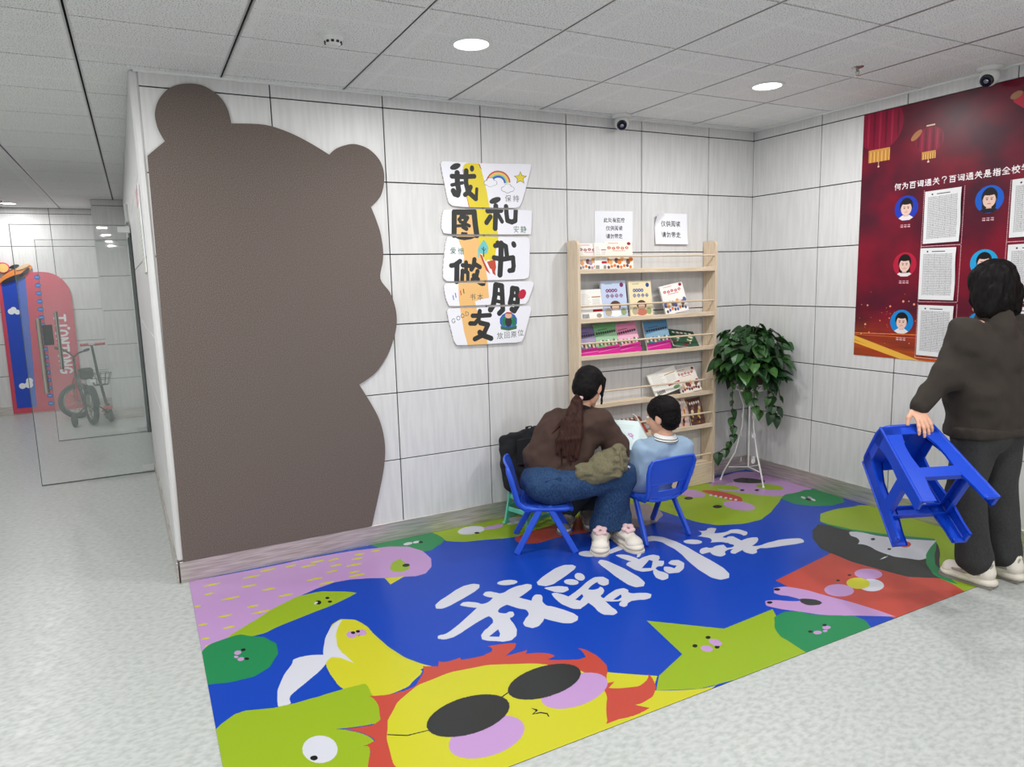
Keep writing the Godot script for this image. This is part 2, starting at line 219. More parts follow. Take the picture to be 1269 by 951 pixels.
const SIGN_PRINT := [
	["brick",0,[678,68,684,56,690,162,720,280,710,283,691,196]],
	["brick",0,[776,24,790,30,805,65,793,51]],
	["syellow",0,[681,51,695,32,720,26,781,26,802,68,830,175,847,277,877,352,901,439,899,504,762,446,714,280,689,179]],
	["syellow",0,[759,452,900,451,899,480,881,537,876,573,850,601,826,590,810,604,795,579,773,522]],
	["tan",0,[620,327,735,308,758,382,769,446,766,504,644,503,625,435]],
	["tan",0,[638,466,767,455,772,543,794,593,808,644,818,708,825,824,769,830,729,842,739,893,780,983,803,1035,804,1109,671,1107,650,1026,635,925,623,831,623,732,668,578]],
	["brick",0,[770,558,787,565,803,608,839,680,812,658,790,608]],
	["brick",0,[818,604,875,591,880,638,872,666,876,689,856,677,849,651,837,644]],
	["ink",1,[664,37,663,47,653,57,638,66,621,70,607,69,599,63,600,54,610,44,625,35,642,31,656,32]],
	["ink",1,[753,56,751,65,745,72,738,75,731,72,726,66,725,57,727,48,732,41,739,39,746,41,751,47]],
	["ink",-22,[607,107,679,107,752,101]],
	["ink",-26,[642,86,641,142,648,186,640,212,622,207,613,190]],
	["ink",-16,[605,157,673,142]],
	["ink",-24,[701,72,696,140,710,195,757,231]],
	["ink",-16,[760,234,766,174]],
	["ink",-22,[726,164,710,195,688,210]],
	["ink",-26,[614,313,607,446]],
	["ink",-26,[614,312,684,312,745,308]],
	["ink",-28,[743,311,748,377,756,446]],
	["ink",-18,[667,332,644,355]],
	["ink",-20,[658,339,698,343,672,378]],
	["ink",-16,[650,367,678,378,709,391]],
	["ink",-14,[627,392,681,389]],
	["ink",-20,[668,398,689,409]],
	["ink",-12,[660,435,688,437]],
	["ink",0,[600,454,755,455,719,469,672,476,634,469]],
	["ink",1,[924,225,922,235,911,245,892,254,873,258,857,257,849,250,850,241,862,230,880,222,900,217,916,218]],
	["ink",-24,[833,301,926,296]],
	["ink",-26,[890,271,885,352,881,404]],
	["ink",-24,[851,335,824,370]],
	["ink",-20,[905,322,930,363]],
	["ink",-24,[960,272,962,316,967,356,998,365,1022,356,1027,294]],
	["ink",-24,[878,508,927,501,951,512,958,581]],
	["ink",-22,[895,490,911,501]],
	["ink",-24,[867,580,924,591,999,581,1002,632,997,658,972,661]],
	["ink",-28,[919,494,915,580,905,685]],
	["ink",1,[1023,496,1025,506,1022,515,1015,520,1006,520,997,515,992,506,990,496,993,487,1000,482,1009,482,1017,487]],
	["ink",-22,[640,599,604,621,581,624]],
	["ink",-26,[619,616,613,718]],
	["ink",-20,[655,623,705,628]],
	["ink",-20,[679,606,677,655]],
	["ink",-20,[653,655,649,711]],
	["ink",-18,[653,659,688,666,686,712]],
	["ink",-22,[735,589,728,628,712,649]],
	["ink",-22,[737,617,769,636]],
	["ink",-22,[753,660,743,692,718,710]],
	["ink",-22,[727,685,754,710]],
	["ink",0,[745,732,805,733,801,748,780,751,761,743]],
	["ink",-28,[874,746,866,811,853,869,832,897]],
	["ink",-26,[874,745,915,753,917,828,918,901,893,922]],
	["ink",-18,[872,797,913,806]],
	["ink",-18,[867,844,912,853]],
	["ink",-26,[989,771,984,815,970,863]],
	["ink",-26,[989,770,1023,776,1026,832,1020,883,998,912,981,900]],
	["ink",-18,[988,815,1026,820]],
	["ink",-18,[983,856,1020,861]],
	["ink",-22,[710,928,758,930,827,930]],
	["ink",-22,[759,902,749,952,724,976,692,974]],
	["ink",-24,[760,974,812,988,778,1048,720,1071]],
	["ink",-26,[754,1032,786,1056,830,1074]],
	["brick",-9,[836,121,844,105,856,91,871,79,889,71,908,67,927,68,946,72,962,80,975,92,985,107,989,124]],
	["tan",-9,[845,123,852,109,862,96,876,86,891,79,908,76,925,76,942,80,956,87,968,98,976,111,980,125]],
	["syellow",-9,[853,124,859,112,868,101,880,92,894,86,909,83,924,83,938,86,951,93,961,102,968,113,972,126]],
	["teal",-9,[860,126,865,115,873,105,884,98,896,92,909,90,922,90,935,93,946,98,954,107,961,116,964,128]],
	["royal",-9,[868,128,872,118,879,110,888,103,898,99,909,97,920,97,931,99,940,104,948,111,953,119,956,129]],
	["ink",1,[855,135,852,143,845,149,835,151,825,150,817,144,815,137,818,129,825,123,836,121,846,123,853,128]],
	["ink",1,[883,121,879,130,870,137,858,140,846,138,837,132,834,123,838,114,847,107,859,104,871,106,880,112]],
	["ink",1,[903,134,900,142,891,148,881,151,870,149,862,143,859,135,863,127,871,121,882,118,892,120,900,126]],
	["ink",1,[882,140,879,149,869,156,857,159,845,157,837,151,834,142,837,133,846,126,858,123,871,125,879,131]],
	["paper",1,[853,135,851,142,844,148,835,150,826,148,819,144,817,137,820,130,826,125,836,123,845,124,851,129]],
	["paper",1,[881,121,878,130,869,136,858,139,847,137,839,131,836,123,839,115,848,108,859,106,870,107,878,113]],
	["paper",1,[901,134,898,141,891,147,881,149,871,147,864,142,861,135,864,128,872,122,882,120,891,121,898,126]],
	["paper",1,[880,140,877,149,869,155,857,158,846,156,838,150,836,142,839,133,847,127,858,124,869,126,877,132]],
	["ink",1,[972,167,969,175,961,181,951,184,940,182,933,177,930,169,933,161,941,155,952,153,962,154,969,160]],
	["ink",1,[1000,153,996,163,987,170,974,173,962,170,953,164,950,155,954,146,963,138,976,136,988,138,997,144]],
	["ink",1,[1021,166,1017,174,1009,181,998,183,987,181,979,175,976,167,979,159,987,153,999,150,1010,152,1018,158]],
	["ink",1,[999,172,996,182,986,189,974,192,961,190,953,183,950,174,953,165,962,158,975,155,987,157,996,163]],
	["paper",1,[970,168,967,175,960,180,951,182,941,180,935,176,932,169,935,162,942,157,951,154,961,156,968,161]],
	["paper",1,[998,153,995,162,986,168,974,171,963,169,955,163,952,155,955,146,964,140,975,137,987,139,995,145]],
	["paper",1,[1019,166,1016,173,1008,179,998,181,988,180,980,175,978,167,981,160,988,154,999,152,1009,153,1016,159]],
	["paper",1,[997,172,994,181,985,187,974,190,962,188,954,182,952,174,955,165,963,159,975,156,986,158,995,164]],
	["ink",0,[1066,58,1078,83,1111,84,1085,103,1092,130,1064,117,1036,132,1044,105,1020,88,1053,84]],
	["syellow",0,[1066,63,1076,85,1104,86,1082,103,1088,126,1064,114,1040,128,1047,104,1026,89,1054,86]],
	["ink",-5,[797,572,798,529]],
	["teal",1,[800,473,823,501,828,537,803,558,780,554,760,543,773,508]],
	["ink",-4,[797,572,798,515]],
	["ink",-3,[798,540,813,526]],
	["ink",-3,[798,536,785,522]],
	["teal",-6,[765,547,763,575]],
	["crimson",1,[1082,817,1073,831,1059,838,1046,838,1035,830,1031,816,1035,800,1044,787,1058,780,1072,780,1082,788,1086,802]],
	["royal",-4,[585,802,589,826]],
	["royal",-4,[601,788,605,813]],
	["crimson",-4,[635,775,639,800]],
	["ink",-4,[655,765,658,790]],
	["royal",1,[1016,976,1007,1003,984,1021,954,1027,924,1018,903,997,895,970,904,944,927,926,957,920,987,929,1009,949]],
	["sblue",1,[950,977,947,995,938,1008,927,1013,917,1007,909,993,907,975,910,956,919,943,930,939,940,944,948,958]],
	["sblue",1,[1005,980,1002,998,993,1011,982,1016,971,1010,964,996,961,977,965,959,973,946,984,941,995,947,1003,961]],
	["green",1,[936,972,934,987,930,998,924,1001,918,997,914,986,913,971,915,956,919,946,925,942,931,946,935,957]],
	["green",1,[1004,976,1002,991,997,1001,991,1005,985,1001,981,990,980,975,982,960,987,949,993,945,998,950,1002,961]],
	["ink",1,[979,978,975,994,966,1005,954,1008,943,1003,935,992,932,976,936,960,944,949,956,946,968,951,976,962]],
	["skin",1,[980,940,977,948,968,954,956,956,944,953,936,946,933,937,937,929,945,923,957,921,969,924,977,931]],
	["brick",0,[930,925,947,916,981,920,985,931]],
	["moss",0,[899,1000,952,1018,1014,1003,1012,1025,954,1033,900,1022]]]
const SIGN_CAPS := [["保","slate",954,202,42],["持","slate",1009,201,43],["安","moss",1007,388,41],["静","moss",1057,388,43],["爱","moss",578,518,38],["惜","moss",628,520,39],["书","slate",695,795,40],["本","slate",745,796,40],["放","slate",872,1041,42],["回","slate",922,1039,41],["原","slate",970,1038,41],["位","slate",1020,1031,41],["G","slate",569,939,27],["O","slate",601,924,27],["O","slate",630,912,26],["D","slate",660,901,27]]

var mats := {}
var rng := RandomNumberGenerator.new()
var taken := {}

# ------------------------------------------------------------------ mesh builder
class MB:
	var v := PackedVector3Array()
	var n := PackedVector3Array()
	var uv := PackedVector2Array()
	func tri(a: Vector3, b: Vector3, c: Vector3, na: Vector3, nb: Vector3, nc: Vector3, ua := Vector2(), ub := Vector2(), uc := Vector2()) -> void:
		if (b - a).cross(c - a).dot(na + nb + nc) > 0.0:
			v.append(a); v.append(c); v.append(b)
			n.append(na); n.append(nc); n.append(nb)
			uv.append(ua); uv.append(uc); uv.append(ub)
		else:
			v.append(a); v.append(b); v.append(c)
			n.append(na); n.append(nb); n.append(nc)
			uv.append(ua); uv.append(ub); uv.append(uc)
	func flat(a: Vector3, b: Vector3, c: Vector3, nn: Vector3, ua := Vector2(), ub := Vector2(), uc := Vector2()) -> void:
		tri(a, b, c, nn, nn, nn, ua, ub, uc)
	func quad(a: Vector3, b: Vector3, c: Vector3, d: Vector3, nn: Vector3) -> void:
		tri(a, b, c, nn, nn, nn, Vector2(0, 0), Vector2(1, 0), Vector2(1, 1))
		tri(a, c, d, nn, nn, nn, Vector2(0, 0), Vector2(1, 1), Vector2(0, 1))
	# box with chamfered edges
	func box(c: Vector3, s: Vector3, b := Basis(), ch := 0.0) -> void:
		var h := s * 0.5
		ch = minf(ch, minf(h.x, minf(h.y, h.z)) * 0.9)
		for ax in 3:
			var e1 := (ax + 1) % 3
			var e2 := (ax + 2) % 3
			for sg: float in [-1.0, 1.0]:
				var q := []
				for k in [[-1, -1], [1, -1], [1, 1], [-1, 1]]:
					var p := Vector3()
					p[ax] = sg * h[ax]
					p[e1] = k[0] * (h[e1] - ch)
					p[e2] = k[1] * (h[e2] - ch)
					q.append(c + b * p)
				var nn := Vector3()
				nn[ax] = sg
				quad(q[0], q[1], q[2], q[3], b * nn)
		if ch <= 0.0:
			return
		for ax in 3:      # the twelve edges
			var e1 := (ax + 1) % 3
			var e2 := (ax + 2) % 3
			for k in [[-1, -1], [1, -1], [1, 1], [-1, 1]]:
				var q := []
				for m in [[-1, 0], [1, 0], [1, 1], [-1, 1]]:
					var p := Vector3()
					p[ax] = m[0] * (h[ax] - ch)
					p[e1] = k[0] * (h[e1] - (0.0 if m[1] == 0 else ch))
					p[e2] = k[1] * (h[e2] - (ch if m[1] == 0 else 0.0))
					q.append(c + b * p)
				var nn := Vector3()
				nn[e1] = k[0]
				nn[e2] = k[1]
				quad(q[0], q[1], q[2], q[3], (b * nn).normalized())
		for i in 8:       # the eight corners
			var s3 := Vector3(1 if i & 1 else -1, 1 if i & 2 else -1, 1 if i & 4 else -1)
			var hh := h * s3
			var cc := s3 * ch
			flat(c + b * Vector3(hh.x, hh.y - cc.y, hh.z - cc.z), c + b * Vector3(hh.x - cc.x, hh.y, hh.z - cc.z), c + b * Vector3(hh.x - cc.x, hh.y - cc.y, hh.z), (b * s3).normalized())
	# round bar through points; r may be one number or one for each point
	func tube(pts: Array, r, seg := 8, caps := true, flatten := 1.0, side := Vector3.ZERO) -> void:
		var m := pts.size()
		var rings := []
		var nrm := []
		var last := Vector3.ZERO
		for i in m:
			var t: Vector3 = (pts[mini(i + 1, m - 1)] - pts[maxi(i - 1, 0)]).normalized()
			var a: Vector3
			if side != Vector3.ZERO:
				a = (side - t * side.dot(t)).normalized()
			elif last == Vector3.ZERO:
				a = t.cross(Vector3.UP if absf(t.y) < 0.9 else Vector3.RIGHT).normalized()
			else:
				a = (last - t * last.dot(t)).normalized()
			last = a
			var bb := t.cross(a)
			var rr: float = r[i] if r is Array else r
			var ring := []
			var nn := []
			for k in seg:
				var w := TAU * k / seg
				var d := a * cos(w) + bb * sin(w) * flatten
				ring.append(pts[i] + d * rr)
				nn.append((a * cos(w) + bb * sin(w) / flatten).normalized())
			rings.append(ring)
			nrm.append(nn)
		for i in m - 1:
			for k in seg:
				var l := (k + 1) % seg
				tri(rings[i][k], rings[i + 1][k], rings[i + 1][l], nrm[i][k], nrm[i + 1][k], nrm[i + 1][l], Vector2(float(k) / seg, i), Vector2(float(k) / seg, i + 1), Vector2(float(k + 1) / seg, i + 1))
				tri(rings[i][k], rings[i + 1][l], rings[i][l], nrm[i][k], nrm[i + 1][l], nrm[i][l], Vector2(float(k) / seg, i), Vector2(float(k + 1) / seg, i + 1), Vector2(float(k + 1) / seg, i))
		if caps:
			for e in [0, m - 1]:
				var nn: Vector3 = ((pts[0] - pts[1]) if e == 0 else (pts[m - 1] - pts[m - 2])).normalized()
				for k in seg:
					flat(pts[e], rings[e][k], rings[e][(k + 1) % seg], nn)
	# square bar with chamfers from a to b
	func bar(a: Vector3, b: Vector3, w: float, h: float, up := Vector3.UP, ch := 0.003) -> void:
		var z := (b - a).normalized()
		var x := up.cross(z)
		x = Vector3.RIGHT if x.length() < 0.01 else x.normalized()
		box((a + b) * 0.5, Vector3(w, h, (b - a).length()), Basis(x, z.cross(x), z), ch)
	# profile [[radius, height] ...] spun round the y axis through c
	func lathe(c: Vector3, prof: Array, seg := 20, b := Basis()) -> void:
		for i in prof.size() - 1:
			var p0: Vector2 = Vector2(prof[i][0], prof[i][1])
			var p1: Vector2 = Vector2(prof[i + 1][0], prof[i + 1][1])
			var d := p1 - p0
			var nn := Vector2(d.y, -d.x).normalized()
			for k in seg:
				var w0 := TAU * k / seg
				var w1 := TAU * (k + 1) / seg
				var q := []
				for pw in [[p0, w0], [p1, w0], [p1, w1], [p0, w1]]:
					q.append(c + b * Vector3(cos(pw[1]) * pw[0].x, pw[0].y, sin(pw[1]) * pw[0].x))
				var n0 := b * Vector3(cos(w0) * nn.x, nn.y, sin(w0) * nn.x)
				var n1 := b * Vector3(cos(w1) * nn.x, nn.y, sin(w1) * nn.x)
				if p1.x > 0.00001:
					tri(q[0], q[1], q[2], n0, n0, n1)
				if p0.x > 0.00001:
					tri(q[0], q[2], q[3], n0, n1, n1)
	# flat outline pushed out along ax.cross(ay): points o + ax*x + ay*y
	func extrude(poly: PackedVector2Array, o: Vector3, ax: Vector3, ay: Vector3, thick: float, uvo := Vector2(), uvs := Vector2.ONE, sides := true) -> void:
		var nn := ax.cross(ay).normalized() * signf(thick)
		thick = absf(thick)
		var idx := Geometry2D.triangulate_polygon(poly)
		for i in range(0, idx.size(), 3):
			var p := []
			var u := []
			for k in 3:
				var q: Vector2 = poly[idx[i + k]]
				p.append(o + ax * q.x + ay * q.y)
				u.append((q - uvo) * uvs)
			flat(p[0] + nn * thick, p[1] + nn * thick, p[2] + nn * thick, nn, u[0], u[1], u[2])
			if sides:
				flat(p[0], p[1], p[2], -nn, u[0], u[1], u[2])
		if not sides:
			return
		var area := 0.0
		for i in poly.size():
			area += poly[i].cross(poly[(i + 1) % poly.size()])
		for i in poly.size():
			var a := poly[i]
			var b := poly[(i + 1) % poly.size()]
			var out := Vector2((b - a).y, -(b - a).x).normalized() * signf(area)
			var p0 := o + ax * a.x + ay * a.y
			var p1 := o + ax * b.x + ay * b.y
			quad(p0, p1, p1 + nn * thick, p0 + nn * thick, (ax * out.x + ay * out.y).normalized())
	func add(verts: PackedVector3Array, norms: PackedVector3Array) -> void:
		v.append_array(verts)
		n.append_array(norms)
		var u := PackedVector2Array()
		u.resize(verts.size())
		uv.append_array(u)
	func mesh(m: Material = null) -> ArrayMesh:
		return into(ArrayMesh.new(), m)
	func into(am: ArrayMesh, m: Material) -> ArrayMesh:
		var arr := []
		arr.resize(Mesh.ARRAY_MAX)
		arr[Mesh.ARRAY_VERTEX] = v
		arr[Mesh.ARRAY_NORMAL] = n
		arr[Mesh.ARRAY_TEX_UV] = uv
		am.add_surface_from_arrays(Mesh.PRIMITIVE_TRIANGLES, arr)
		if m:
			am.surface_set_material(am.get_surface_count() - 1, m)
		return am

# ------------------------------------------------------------------ nodes
func numbered(called: String) -> String:
	if not taken.has(called):
		taken[called] = 0
		return called
	taken[called] += 1
	return "%s_%03d" % [called, taken[called]]

func put(mesh: Mesh, called: String, m: Material, parent: Node3D, at := Vector3.ZERO) -> MeshInstance3D:
	var o := MeshInstance3D.new()
	o.mesh = mesh
	if m:
		o.material_override = m
	o.position = at
	if parent == self:
		o.name = numbered(called)
		add_child(o)
	else:
		o.name = called
		parent.add_child(o, true)
	return o

func thing(called: String, label: String, category: String, at := Vector3.ZERO, group := "") -> Node3D:
	var o := Node3D.new()
	o.name = numbered(called)
	add_child(o)
	o.position = at
	tag(o, label, category, group)
	return o

func tag(o: Node, label: String, category: String, group := "") -> void:
	o.set_meta("label", label)
	o.set_meta("category", category)
	if group:
		o.set_meta("group", group)

func structure(called: String, label: String, at := Vector3.ZERO) -> Node3D:
	var o := Node3D.new()
	o.name = called
	o.position = at
	o.set_meta("kind", "structure")
	o.set_meta("label", label)
	add_child(o)
	return o

# ------------------------------------------------------------------ materials
func mk(called: String, c: Color, rough := 0.6, metal := 0.0) -> StandardMaterial3D:
	var m := StandardMaterial3D.new()
	m.resource_name = called
	m.albedo_color = c
	m.roughness = rough
	m.metallic = metal
	mats[called] = m
	return m

# a tone pattern: noise between two colours, laid on in world space
func patterned(called: String, lo: Color, hi: Color, freq: float, size: Vector3, rough := 0.6, kind := FastNoiseLite.TYPE_SIMPLEX_SMOOTH, octaves := 4, world := true) -> StandardMaterial3D:
	var m := mk(called, Color.WHITE, rough)
	m.albedo_texture = noise_tex(lo, hi, freq, kind, octaves)
	m.uv1_triplanar = true
	m.uv1_world_triplanar = world
	m.uv1_triplanar_sharpness = 8.0
	m.uv1_scale = size
	return m

func noise_tex(lo: Color, hi: Color, freq: float, kind := FastNoiseLite.TYPE_SIMPLEX_SMOOTH, octaves := 4, w := 256, stops := []) -> NoiseTexture2D:
	var t := NoiseTexture2D.new()
	t.width = w
	t.height = w
	t.seamless = true
	var f := FastNoiseLite.new()
	f.noise_type = kind
	f.frequency = freq
	f.fractal_octaves = octaves
	f.seed = 11
	t.noise = f
	var g := Gradient.new()
	g.set_color(0, lo)
	g.set_color(1, hi)
	for s in stops:
		g.add_point(s[0], s[1])
	t.color_ramp = g
	return t

func c8(r: int, g: int, b: int) -> Color:
	return Color8(r, g, b)

# ------------------------------------------------------------------ printing: polygons and strokes drawn into a picture
func fill_poly(im: Image, p: PackedVector2Array, c: Color) -> void:
	var y0 := 1e9
	var y1 := -1e9
	for q in p:
		y0 = minf(y0, q.y)
		y1 = maxf(y1, q.y)
	var h := im.get_height()
	var w := im.get_width()
	var m := p.size()
	for y in range(maxi(0, int(floor(y0))), mini(h - 1, int(ceil(y1))) + 1):
		var yy := y + 0.5
		var xs := PackedFloat32Array()
		for i in m:
			var a := p[i]
			var b := p[(i + 1) % m]
			if (a.y <= yy) != (b.y <= yy):
				xs.append(a.x + (yy - a.y) / (b.y - a.y) * (b.x - a.x))
		xs.sort()
		for i in range(0, xs.size() - 1, 2):
			var xa := maxi(0, int(round(xs[i])))
			var xb := mini(w, int(round(xs[i + 1])))
			if xb > xa:
				im.fill_rect(Rect2i(xa, y, xb - xa, 1), c)

func spline(p: PackedVector2Array, steps := 4, tension := 0.5) -> PackedVector2Array:
	var out := PackedVector2Array()
	var m := p.size()
	for i in m:
		var a := p[(i + m - 1) % m]
		var b := p[i]
		var c := p[(i + 1) % m]
		var d := p[(i + 2) % m]
		var ab := (b - a).normalized().dot((c - b).normalized())
		var bc := (c - b).normalized().dot((d - c).normalized())
		var tb := (c - a) * tension * 0.5 if ab > 0.1 else Vector2.ZERO     # sharp corners stay sharp
		var tc := (d - b) * tension * 0.5 if bc > 0.1 else Vector2.ZERO
		var lim := (c - b).length()
		tb = tb.limit_length(lim)
		tc = tc.limit_length(lim)
		for k in steps:
			var t := float(k) / steps
			out.append(b.bezier_interpolate(b + tb * 0.66, c - tc * 0.66, c, t))
	return out

func pts2(a: Array, s := Vector2.ONE, o := Vector2.ZERO) -> PackedVector2Array:
	var p := PackedVector2Array()
	for i in range(0, a.size(), 2):
		p.append(Vector2(a[i], a[i + 1]) * s + o)
	return p

func disc(im: Image, c: Vector2, r: Vector2, col: Color, turn := 0.0, seg := 24) -> void:
	var p := PackedVector2Array()
	for i in seg:
		var w := TAU * i / seg
		p.append(c + Vector2(cos(w) * r.x, sin(w) * r.y).rotated(turn))
	fill_poly(im, p, col)

func stroke(im: Image, p: PackedVector2Array, w: float, col: Color) -> void:
	for i in p.size():
		if w > 2.0:
			disc(im, p[i], Vector2(w, w) * 0.5, col, 0.0, 12)
		if i + 1 < p.size():
			var d := (p[i + 1] - p[i]).normalized() * 0.5 * w
			var e := Vector2(-d.y, d.x)
			fill_poly(im, PackedVector2Array([p[i] - d * 0.3 + e, p[i + 1] + d * 0.3 + e, p[i + 1] + d * 0.3 - e, p[i] - d * 0.3 - e]), col)

func glyph(im: Image, ch: String, at: Vector2, size: float, w: float, col: Color, lift := 0.0) -> void:
	for s in GLYPHS.get(ch, []):
		var p := pts2(s, Vector2.ONE * size * 0.01, Vector2.ZERO)
		for i in p.size():
			p[i] = at + p[i] - Vector2(0, p[i].x * lift)
		stroke(im, p, w, col)

func picture(w: int, h: int, c: Color) -> Image:
	var im := Image.create(w, h, false, Image.FORMAT_RGB8)
	im.fill(c)
	return im

func printed_mat(called: String, im: Image, rough := 0.5) -> StandardMaterial3D:
	var m := mk(called, Color.WHITE, rough)
	m.albedo_texture = ImageTexture.create_from_image(im)
	m.texture_repeat = false
	return m

# a sheet with its print on the face: corner, right edge, down edge, thickness
func sheet(called: String, tl: Vector3, right: Vector3, down: Vector3, thick: float, face: Material, edge: Material, parent: Node3D, bend = null, steps := 1) -> MeshInstance3D:
	var nn := down.cross(right).normalized()
	var f := MB.new()
	var b := MB.new()
	for i in steps:
		for j in steps:
			var p := []
			var u := []
			for k in [[0, 0], [1, 0], [1, 1], [0, 1]]:
				var s := Vector2(float(i + k[0]) / steps, float(j + k[1]) / steps)
				var q := tl + right * s.x + down * s.y
				if bend != null:
					q += nn * float(bend.call(s))
				p.append(q)
				u.append(s)
			var nf: Vector3 = ((p[3] - p[0]).cross(p[1] - p[0])).normalized()
			f.flat(p[0] + nn * thick, p[1] + nn * thick, p[2] + nn * thick, nf, u[0], u[1], u[2])
			f.flat(p[0] + nn * thick, p[2] + nn * thick, p[3] + nn * thick, nf, u[0], u[2], u[3])
			b.quad(p[0], p[1], p[2], p[3], -nf)
			if i == 0:
				b.quad(p[0], p[3], p[3] + nn * thick, p[0] + nn * thick, -right.normalized())
			if i == steps - 1:
				b.quad(p[1], p[2], p[2] + nn * thick, p[1] + nn * thick, right.normalized())
			if j == 0:
				b.quad(p[0], p[1], p[1] + nn * thick, p[0] + nn * thick, -down.normalized())
			if j == steps - 1:
				b.quad(p[3], p[2], p[2] + nn * thick, p[3] + nn * thick, down.normalized())
	var am := f.mesh(face)
	b.into(am, edge)
	return put(am, called, null, parent)

